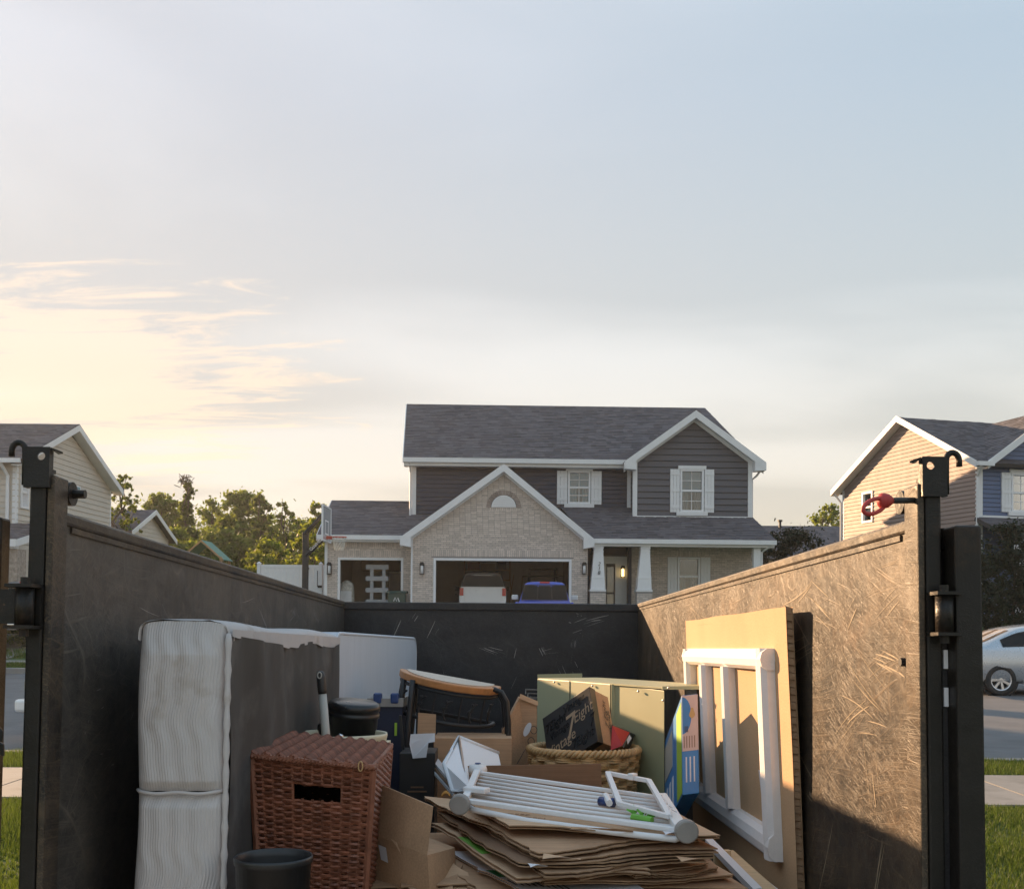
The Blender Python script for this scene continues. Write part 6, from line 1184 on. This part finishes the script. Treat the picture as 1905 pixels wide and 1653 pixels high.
# black printed box: explicit edges
O = tp(1096, 1276, 4.72); u_ = tp(1009, 1336, 4.92) - O; v_ = tp(1112, 1378, 4.62) - O; w_ = tp(1131, 1294, 4.9) - O
r = item('printed_box', 'black gift box with script lettering tilted in the wicker basket', 'box', O + v_)
ib(para(MB(), O, u_, v_, w_ * .30), 'lid', 'box_black', r, bevel=.002); ib(para(MB(), O + w_ * .301 - u_ * .0 + u_.normalized() * .004 + v_.normalized() * .004, u_ * .97, v_ * .96, w_ * .72), 'box_body', 'card', r)
nn = (-u_).cross(-v_).normalized(); nn = nn if nn.y < 0 else -nn; ud = (-u_).normalized(); vd = (-v_); vd = (vd - ud * vd.dot(ud)).normalized()
if ud.cross(vd).dot(nn) < 0: pass
def bt(s, size, a, b, mt, rot=0): 
    p = O + u_ * a + v_ * b; M3 = Matrix.Rotation(R(rot), 3, ud.cross(vd)); itext(s, size, p, M3 @ ud, M3 @ vd, mt, r, shear=.35, push=.002)
bt('7', .15, .50, .48, 'box_gold', 4); bt('Eight', .068, .20, .36, 'box_gold', 6); bt('Vintage', .068, .70, .66, 'box_gold', 6)
for s, sz, a, b, rt in (('7Eight', .06, .76, .24, 4), ('Vintage', .05, .35, .12, 3), ('7Eight', .06, .28, .80, 4), ('Vintage', .045, .70, .42, 5), ('7', .08, .06, .6, 4)): bt(s, sz, a, b, 'box_tone', rt)
wd_ = w_.normalized(); itext('7 Eight', .05, O + w_ * .66 + v_ * .42, (v_.normalized() * -1), -wd_, 'ink', r, shear=.3, push=.003); itext('Vintage', .032, O + w_ * .82 + v_ * .5, (v_.normalized() * -1), -wd_, 'ink', r, shear=.3, push=.003)
O = tp(1139, 1349, 4.8); u_ = tp(1172, 1362, 4.85) - O; v_ = tp(1136, 1395, 4.75) - O; w_ = V((.02, .12, -.03))
r = item('red_box', 'open red and black box lying in the wicker basket', 'box', O + v_)
ib(MB().slab([O, O + u_ * .98, tp(1158, 1386, 4.75), O + v_], (0, .004, 0)), 'red_panel', 'red_card', r)
ib(MB().slab([tp(1172, 1362, 4.84), tp(1181, 1366, 4.9), tp(1172, 1392, 4.86), tp(1160, 1390, 4.76)], (0, .05, 0)), 'box_side', 'box_black', r); ib(MB().slab([tp(1140, 1347, 4.83), tp(1181, 1365, 4.9), tp(1182, 1368, 4.88), tp(1140, 1350, 4.81)], (0, .1, 0)), 'box_rim', 'box_black', r)
ib(MB().slab([tp(1171, 1366, 4.80), tp(1175, 1372, 4.8), tp(1168, 1384, 4.78), tp(1166, 1376, 4.78)], (0, .003, 0)), 'tissue', 'paper', r)
# brown flap standing in front of the basket
r = item('cardboard_sheet', 'dark brown cardboard sheet standing upright in front of the wicker basket', 'cardboard', tp(990, 1500, 4.1))
ib(MB().slab([tp(870, 1424, 4.1), tp(1118, 1420, 4.1), tp(1122, 1540, 4.1), tp(884, 1540, 4.1)], (0, .006, 0)), 'sheet', 'card_dark', r)
# ---------------- pet gate carton
O = tp(1268, 1293, 4.05); u_ = tp(1298, 1290, 4.06) - O; v_ = tp(1270, 1478, 3.95) - O; w_ = tp(1236, 1400, 4.75) - O
w_ = (w_ - v_.normalized() * (w_.dot(v_.normalized()) * .45)); 
r = item('product_carton', 'blue and white printed pet gate carton wedged beside the foam frame', 'box', O + v_)
ib(para(MB(), O, u_, v_, w_), 'carton_body', 'print_blue', r, bevel=.002)
ln_ = u_.cross(v_).normalized(); ln_ = ln_ if ln_.y < 0 else -ln_
def pan(a0, a1, b0, b1, nm, mt, k=1): ib(MB().slab([O + u_ * a0 + v_ * b0, O + u_ * a1 + v_ * b0, O + u_ * a1 + v_ * b1, O + u_ * a0 + v_ * b1], ln_ * .0012 * k), nm, mt, r)
pan(.01, .99, .005, .57, 'printed_panel', 'print_pink')
ib(MB().slab([O + u_ * .02 + v_ * .02] + [O + u_ * (.02 + .56 * math.sin(a)) + v_ * (.21 - .19 * math.cos(a)) for a in np.linspace(.15, math.pi - .15, 12)] + [O + u_ * .02 + v_ * .40], ln_ * .002), 'logo_disc', 'print_blue', r)
itext('Carlson', .032, O + u_ * .17 + v_ * .20, v_, -u_, 'paper', r, push=.0035); c9 = O + u_ * .62 + v_ * .19; ib(MB().slab([c9 + u_ * .16 * math.cos(a) * (1 + .3 * math.sin(3 * a)) + v_ * .055 * math.sin(a) for a in np.linspace(0, 6.283, 18, endpoint=False)], ln_ * .003), 'puppy_picture', 'dog_tan', r)
for k in range(7): pan(.14 + k * .035, .14 + k * .035 + (.02 if k % 2 else .012), .32, .38, 'bar_code', 'ink', 2)
for k in range(5): pan(.10 + k * .16, .14 + k * .16, .42, .54, 'small_print', 'card_dark', 2)
for k in range(3): pan(.2 + k * .24, .28 + k * .24, .63, .88, 'small_print', 'paper', 1)
sd_ = v_.cross(w_).normalized(); sd_ = sd_ if sd_.x < 0 else -sd_
def spn(a0, a1, b0, b1, nm, mt): ib(MB().slab([O + w_ * a0 + v_ * b0, O + w_ * a1 + v_ * b0, O + w_ * a1 + v_ * b1, O + w_ * a0 + v_ * b1], sd_ * .0015), nm, mt, r)
spn(.02, .26, .06, .98, 'green_stripe', 'print_lime'); spn(.5, .95, .10, .5, 'grey_picture', 'grey_plastic'); 
for k in range(3): spn(.45 + k * .16, .53 + k * .16, .62, .92, 'small_print', 'paper')
itext('TUFFY', .06, O + w_ * .14 + v_ * .5, v_, -w_, 'paper', r, push=.003) if False else None
# ---------------- large cardboard pad with foam frame on the right wall
p = [V((.965, 5.13, .137)), V((.965, 3.36, .152)), V((1.005, 3.38, ZFL)), V((1.005, 5.15, ZFL))]
r = item('cardboard_pad', 'large tan honeycomb cardboard panel leaning on the sunlit trailer wall', 'cardboard', p[2])
def pj(y, z): t = (z - ZFL) / (.145 - ZFL); return V((1.005 - .04 * t + .004 * math.sin(y * 4), y, z))
for nm, dx_, mt in (('front_liner', 0, 'card_panel'), ('back_liner', .024, 'card_panel')): ib(MB().grid(lambda a, b: pj(3.37 + .003 * math.sin(b * 9) + 1.77 * a, ZFL + (.145 + .0015 * math.sin(a * 14) - ZFL) * b) + V((dx_, 0, 0)), 24, 16), nm, mt, r, smooth=True)
mb = MB(); N_ = 44
for k in range(N_):
    z0 = ZFL + (.15 - ZFL) * k / N_; z1 = ZFL + (.15 - ZFL) * (k + .72) / N_; y_ = 3.372 + .003 * math.sin((z0 - ZFL) / 1.07 * 9); q0, q1 = pj(y_, z0), pj(y_, z1)
    mb.slab([q0 + V((.001, .004, 0)), q1 + V((.001, .004 + .006 * (k % 3), .006)), q1 + V((.023, .004 + .006 * (k % 2), .0)), q0 + V((.023, .004, -.004))], (0, .02, 0))
ib(mb, 'honeycomb_edge', 'card_edge', r, kind='stuff')
mb = MB()
for k in range(60): y0 = 3.38 + 1.75 * k / 60; q0 = pj(y0, .138); mb.slab([q0 + V((.001, 0, 0)), q0 + V((.001, .022, -.003)), q0 + V((.023, .022, 0)), q0 + V((.023, 0, -.003))], (0, 0, -.02))
ib(mb, 'honeycomb_edge', 'card_edge', r, kind='stuff')
r = item('foam_frame', 'white foam packing frame with two bars stuck on the cardboard panel', 'foam frame', (.97, 4.2, -.75))
def fbar(a, b, wd, nm):         # rounded foam strip from a to b (y,z)
    a_, b_ = pj(*a), pj(*b); d_ = (b_ - a_).normalized(); s_ = V((1, 0, 0)).cross(d_).normalized(); prof = [(-wd / 2, 0), (-wd / 2, .028), (-wd * .32, .046), (0, .052), (wd * .32, .046), (wd / 2, .028), (wd / 2, 0)]; mb = MB()
    mb.add([q + s_ * x - V((h, 0, 0)) for q in (a_, b_) for x, h in prof], [(i, i + 1, i + 8, i + 7) for i in range(6)] + [tuple(range(7)), tuple(range(13, 6, -1))]); ib(mb, nm, 'foam', r)
zt_, zb_ = .005, -.72; ya, yb = 5.0, 3.53
fbar((ya, zt_ - .035), (yb, zt_ - .035), .075, 'top_rail'); fbar((ya, zb_ + .045), (yb, zb_ + .045), .095, 'bottom_rail'); fbar((ya - .04, zb_), (ya - .04, zt_), .08, 'stile'); fbar((yb + .050, zb_ - .003), (yb + .055, zt_ + .003), .098, 'stile')
for y in (4.57, 4.13): fbar((y, zb_ + .09), (y, zt_ - .07), .072, 'bar')
ib(MB().slab([pj(3.80, -.44), pj(3.785, -.44), pj(3.755, -.55), pj(3.77, -.55)], (-.002, 0, 0)), 'tape_strip', 'paper', r)
# ---------------- trim boards in the corner
r = item('trim_boards', 'bundle of pale wooden and white trim boards lying under the cardboard stack', 'boards', V((.66, 3.6, ZFL)))
for k, (pa, pb, ya_, yb_, mt, wd) in enumerate((((1312, 1560), (1402, 1653), 3.75, 3.05, 'plastic_white', .03), ((1330, 1582), (1432, 1680), 3.7, 3.0, 'pine', .07), ((1362, 1595), (1478, 1690), 3.65, 3.0, 'plastic_white', .025))):
    a, b = tp(*pa, ya_), tp(*pb, yb_); d_ = V((wd, .02, 0)); ib(MB().slab([a, b, b + d_, a + d_], (0, 0, -.02)), 'board', mt, r)
ib(MB().box((tp(1330, 1600, 3.6).x, 3.6, ZFL), (tp(1360, 1600, 3.6).x, 3.63, tp(1345, 1582, 3.6).z)), 'end_block', 'pine', r)
# ---------------- stack of flattened cartons
def sheet_card(cx_, cy_, z, wd, dp_, yaw, tiltx, tilty, mat, label, seedv, th=.010, tear=True, group='flattened cartons in the pile', fold=0.0):
    g = np.random.default_rng(seedv); root = item('flattened_carton', label, 'cardboard', (cx_, cy_, z), group); cs, sn = math.cos(yaw), math.sin(yaw); NU, NV = 16, 10; b1, b2, b3 = g.uniform(-.012, .012, 3); ph = g.uniform(0, 6)
    ej = g.normal(size=(4, 40)) * .004
    def f(u, v, dz):
        x = (u - .5) * wd; y = (v - .5) * dp_
        if v == 0: y += ej[0, int(u * 30)] - (.02 * math.sin(u * 5 + ph) if tear else 0)
        if u in (0, 1): x += ej[1, int(v * 30)]
        zz = tiltx * x + tilty * y + b1 * math.sin(u * 4 + ph) + b2 * math.cos(v * 3 + u * 3) - .03 * fold * (abs(u - .5) * 2) ** 2 + dz; return V((cx_ + x * cs - y * sn, cy_ + x * sn + y * cs, z + zz))
    for k in range(2):             # two liners of the folded carton, with a dark gap between them
        mb = MB(); d0 = (th + .003) * k; mb.grid(lambda u, v: f(u, v, d0 + th * .42), NU, NV); mb.grid(lambda u, v: f(u, v, d0), NU, NV); n1 = (NU + 1) * (NV + 1); rim_ = [i * (NV + 1) for i in range(NU + 1)] + [NU * (NV + 1) + j for j in range(1, NV + 1)] + [i * (NV + 1) + NV for i in range(NU - 1, -1, -1)] + [j for j in range(NV - 1, 0, -1)]
        for i in range(len(rim_)): a, b = rim_[i], rim_[(i + 1) % len(rim_)]; mb.f.append((a, b, b + n1, a + n1)); mb.m.append(1)
        ib(mb, 'liner', [mat, 'card_edge'], root)
    return root, f, th * 1.42 + .0035
SHEETS = {}
def sheet_px(FL, FR, BL, z, mat, label, seedv, th=.007, group=None, zb=None):
    """carton sheet laid by its two front corners and its back left corner at height z"""
    g = np.random.default_rng(seedv); zb = z if zb is None else zb
    fl, fr, bl = T.at(*FL, z=z), T.at(*FR, z=z - .004), T.at(*BL, z=zb); br = fr + (bl - fl) + V((.12, 0, 0)); NU, NV = 26, 14
    root = item('flattened_carton', label, 'cardboard', (fl + br) / 2, group); SHEETS[seedv] = root; ph = g.uniform(0, 6); ej = g.normal(size=60) * .003; amp = g.uniform(.003, .007)
    def f(u, v, dz):
        p = fl.lerp(fr, u).lerp(bl.lerp(br, u), v)
        if v == 0: p = p + V((0, ej[int(u * 50)] + .010 * math.sin(u * 6 + ph) + (.014 if u > .55 + .2 * math.sin(ph) else 0), 0))
        if u == 0: p = p + V((ej[int(v * 50)] * 1.4, 0, 0))
        return p + V((0, 0, amp * math.sin(u * 5 + ph) * (1 - v * .5) + .004 * math.sin(v * 4 + u * 2 + ph) + dz))
    for k in range(2):
        mb = MB(); d0 = (th + .002) * k; off = V((0, -.012 * k * math.sin(ph), 0)); mb.grid(lambda u, v: f(u, v, d0 + th * .5) + off, NU, NV); mb.grid(lambda u, v: f(u, v, d0) + off, NU, NV); n1 = (NU + 1) * (NV + 1); rim_ = [i * (NV + 1) for i in range(NU + 1)] + [NU * (NV + 1) + j for j in range(1, NV + 1)] + [i * (NV + 1) + NV for i in range(NU - 1, -1, -1)] + [j for j in range(NV - 1, 0, -1)]
        for i in range(len(rim_)): a, b = rim_[i], rim_[(i + 1) % len(rim_)]; mb.f.append((a, b, b + n1, a + n1)); mb.m.append(1)
        ib(mb, 'liner', [mat, 'card_edge'], root)
    top = (th + .002) + th * .5; return root, (lambda u, v: f(u, v, top + .0012) + V((0, -.012 * math.sin(ph), 0)))
gsh = 'plain flattened brown carton buried low in the pile of cardboard'
for k in range(12):                       # bottom of the pile, hardly seen
    sheet_card(.16 + random.uniform(-.05, .05), 3.52, -.90 + k * .0165, .95, .85, random.uniform(-.15, .1), 0, .01, random.choice(['card', 'card_dark']), gsh, 300 + k, th=.008, group='cartons at the bottom of the pile', fold=.2)
def decal(fn, u0, u1, v0, v1, nm, mt, root):
    q = [fn(u, v) for u, v in ((u0, v0), (u1, v0), (u1, v1), (u0, v1))]; ib(MB().grid(lambda a, b: fn(u0 + (u1 - u0) * a, v0 + (v1 - v0) * b), 8, 6), nm, mt, root)
def ptext(fn, s, sz, u, v, root, mt='card_edge'):
    p0, px_, py_ = fn(u, v), fn(u + .06, v), fn(u, v + .06); itext(s, sz, p0, px_ - p0, py_ - p0, mt, root, push=.0015)
r_, f_ = sheet_px((905, 1668), (1395, 1662), (800, 1600), -.705, 'card', 'widest flattened carton at the foot of the visible pile', 601)
r_, f_ = sheet_px((968, 1668), (1210, 1668), (836, 1588), -.690, 'paper', 'white flattened carton with dark green printed band in the pile', 602)
decal(f_, .02, .55, .30, .48, 'green_band', 'print_dkgreen', r_)
for k in range(9): decal(f_, .03 + k * .05, .045 + k * .05, .10, .22, 'printed_ruler', 'ink', r_)
r_, f_ = sheet_px((1012, 1653), (1366, 1634), (880, 1560), -.677, 'card_light', 'flattened carton with long ragged front edge low in the pile', 603); ptext(f_, 'CORRUGATED', .02, .2, .08, r_)
r_, f_ = sheet_px((1182, 1640), (1338, 1621), (1080, 1570), -.662, 'card', 'narrow flattened carton poking out beside the trim boards', 604)
r_, f_ = sheet_px((1083, 1641), (1320, 1613), (960, 1560), -.648, 'card_light', 'flattened carton with printed recycling text on its front flap', 605); ptext(f_, 'RECYCLE  BOX', .022, .35, .10, r_, 'ink')
r_, f_ = sheet_px((956, 1634), (1210, 1626), (806, 1537), -.633, 'card_light', 'flattened carton with bright green printed patch on its edge', 606)
decal(f_, .01, .30, .36, .66, 'green_print', 'print_green', r_)
r_, f_ = sheet_px((1014, 1627), (1316, 1606), (860, 1530), -.618, 'card', 'flattened carton with split corner in the middle of the pile', 607)
r_, f_ = sheet_px((962, 1612), (1330, 1598), (812, 1516), -.603, 'card_dark', 'dark flattened carton between the split carton and the curved ones', 608)
r_, f_ = sheet_px((1008, 1602), (1338, 1588), (830, 1502), -.589, 'card', 'flattened carton with pointed corner near the trim boards', 609)
r_, f_ = sheet_px((892, 1540), (1120, 1572), (786, 1486), -.572, 'card_light', 'flattened carton with curled torn edge beside the grey gate foot', 610)
ib(MB().grid(lambda u, v: tp(829, 1483, 3.62) + V((.03 * (u - .5), .02 * v, .012 * math.sin(3.1 * u) + .008 * math.sin(4 * v) + .004)), 5, 5), 'dry_leaf', 'leaf_dry', r_)
r_, f_ = sheet_px((1000, 1588), (1300, 1566), (884, 1528), -.567, 'card', 'flattened carton with notched front flap under the top carton', 611)
r_, f_ = sheet_px((948, 1547), (1342, 1561), (842, 1482), -.545, 'card_light', 'top flattened carton with faint print under the white gate', 612); ptext(f_, 'KEEP', .034, .14, .30, r_); ptext(f_, 'FROZEN', .034, .14, .20, r_)
def extras(px, py, z, wd, dp_, ang, mt, nm, root):          # small loose flap / label lying on the pile
    c9 = T.at(px, py, z=z); u9 = V((math.cos(ang), math.sin(ang), 0)); v9 = V((-math.sin(ang), math.cos(ang), 0))
    ib(MB().grid(lambda a, b: c9 + u9 * wd * (a - .5) + v9 * dp_ * (b - .5) + V((0, 0, .006 * math.sin(a * 3 + b * 2) + .004)), 6, 4), nm, mt, root)
for k, (px, py, z, wd, dp_, an, mt, nm, lab) in enumerate(((1045, 1597, -.560, .10, .05, -.1, 'card_light', 'torn_flap', 611), (1250, 1552, -.527, .05, .03, .2, 'paper', 'label', 612), (905, 1515, -.545, .06, .03, -.9, 'card', 'torn_flap', 610), (1120, 1545, -.525, .18, .018, -.12, 'card', 'tape_strip', 612), (1000, 1612, -.588, .05, .03, .3, 'paper', 'label', 608), (1290, 1600, -.585, .09, .05, .2, 'card_light', 'torn_flap', 609))):
    extras(px, py, z, wd, dp_, an, mt, nm, SHEETS[lab])
# loose cartons low on the left of the pile
for k, (pa, y, wd, dp_, yw, lab) in enumerate((((822, 1638), 3.0, .2, .3, .45, 'folded carton with rounded edge lying low beside the open carton'), ((740, 1640), 3.05, .34, .3, -.1, 'flattened carton lying under the open carton'))):
    c9 = tp(*pa, y); sheet_card(c9.x, c9.y + .1, c9.z - .05, wd, dp_, yw, .05, .10, 'card_light' if k != 1 else 'card', lab, 500 + k, group=None)
# print on the front of the pile
# ---------------- white pressure gate lying on top
GA, GB, GC, GD_ = tp(866, 1492, 3.30), tp(1272, 1546, 2.95), tp(1236, 1488, 3.38), tp(888, 1440, 3.82)
r = item('safety_gate', 'white metal baby gate with grey feet lying on the cardboard pile', 'gate', GA)
def gp(u, v, dz=0.0): return GA.lerp(GB, u).lerp(GD_.lerp(GC, u), v) + V((0, 0, dz))
for k in range(7):
    v = .10 + k * .135; e = 1.0 if k not in (2, 3, 4) else .98
    ib(MB().tube([gp(.02, v), gp(.5, v, -.004), gp(e, v)], .0068, 8), 'bar', 'gate_white', r, smooth=True)
sq = lambda a, b, w_, h_: (lambda d_: MB().slab([a - d_, b - d_, b + d_, a + d_], (0, 0, h_)))((b - a).normalized().cross(V((0, 0, 1))) * w_)
ib(sq(gp(-.0, 0, -.002), gp(1.0, 0, -.006), .009, .015), 'rail', 'gate_white', r, bevel=.003); ib(sq(gp(0, 1.0), gp(.97, 1.0), .008, .014), 'rail', 'gate_white', r, bevel=.003); ib(sq(gp(.0, .0, .006), gp(.0, 1.0, .006), .012, .016), 'end_post', 'gate_white', r, bevel=.003); ib(sq(gp(.985, -.02, -.002), gp(.985, 1.02, -.002), .019, .024), 'end_post', 'gate_white', r, bevel=.004)
ib(MB().tube([gp(.0, .1, -.02), gp(.04, .02, -.022), gp(.3, -.08, -.022), gp(.7, -.09, -.02), gp(.96, -.07, -.018), gp(1.0, -.02, -.006)], .010, 8), 'bent_bar', 'gate_white', r, smooth=True)
for (u, v, dx_) in ((-.02, -.02, -.012), (1.0, -.07, .01)):
    c9 = gp(u, v, .014 if u > .5 else .0); d9 = V((-.1 + dx_ * 8, -1, -.1)).normalized(); b9 = ib(MB().tube([c9 - d9 * .02, c9 + d9 * .012], .0175, 12), 'threaded_foot', 'black_metal', r, smooth=True); ib(MB().tube([c9 + d9 * .012, c9 + d9 * .030, c9 + d9 * .034], [.033, .033, .029], 24), 'rubber_pad', 'cap_grey', r, par=b9)
ib(MB().lathe([(0, -.02), (.03, -.018), (.036, 0), (.03, .018), (0, .022)], 18, M=Matrix.Translation(gp(.0, 1.04, .014))), 'corner_joint', 'gate_white', r, smooth=True); ib(MB().lathe([(0, 0), (.012, .0), (.01, .003), (0, .004)], 12, M=Matrix.Translation(gp(.0, 1.04, .037))), 'joint_button', 'blue_plastic', r)
ib(sq(gp(-.015, .2, .015), gp(.1, .22, .015), .024, .018), 'latch_block', 'gate_white', r, bevel=.004)
# small door frame of the gate
fr = [gp(.745, .32, .022), gp(.73, 1.18, .045), gp(.935, 1.14, .04), gp(.955, .16, .016)]
for a, b in ((0, 1), (1, 2), (2, 3), (3, 0)): ib(sq(fr[a], fr[b], .009, .014), 'door_bar', 'gate_white', r, bevel=.002)
ib(sq(fr[1].lerp(fr[2], .55), fr[1].lerp(fr[2], .68), .016, .022), 'clip', 'gate_white', r, bevel=.003)
ib(MB().tube([gp(.66, .46, .016), gp(.725, .44, .018)], .015, 10), 'blue_collar', 'blue_plastic', r, smooth=True); ib(MB().tube([gp(.69, .52, .03), gp(.70, .36, .022)], .011, 8), 'hinge_pin', 'gate_white', r)
mb = MB()
for k in range(16):
    b9 = gp(.80 + .07 * random.random(), .20 + .12 * random.random(), .012); d9 = V((random.uniform(-1, 1), random.uniform(-1, .4), random.uniform(.0, 1))).normalized() * random.uniform(.012, .026); s9 = d9.orthogonal().normalized() * .007; mb.add([b9 - s9, b9 + s9, b9 + d9 + s9 * .3, b9 + d9 - s9 * .6], [(0, 1, 2, 3)])
mb.tube([gp(.795, .19, .004), gp(.88, .165, .004)], .012, 8); ib(mb, 'green_tape', 'green_tape', r, kind='stuff')
for k in range(5): ib(MB().tube([gp(.955 + .01 * k, .75 - .12 * k, .03), gp(.965, .7 - .12 * k, .04), gp(.96, .62 - .12 * k, .03)], .0018, 4), 'loose_tie', 'gate_white', r)
# ================================================================ HAZE
m = bpy.data.materials.new('haze_air'); m.use_nodes = True; nt = m.node_tree; nt.nodes.clear(); MATS['haze_air'] = m
o_ = nd(nt, 'ShaderNodeOutputMaterial'); v_ = nd(nt, 'ShaderNodeVolumePrincipled'); v_.inputs['Color'].default_value = (.95, .95, .95, 1); v_.inputs['Density'].default_value = .00045; v_.inputs['Anisotropy'].default_value = .45; nt.links.new(v_.outputs[0], o_.inputs['Volume'])
hz_ = MB().box((-130, -30, -1.4), (130, 135, 14)).build('haze', 'haze_air', kind='stuff'); tag(hz_, 'thin evening haze in the air between the houses', 'haze')
scene.cycles.volume_step_rate = 4; scene.cycles.volume_bounces = 1
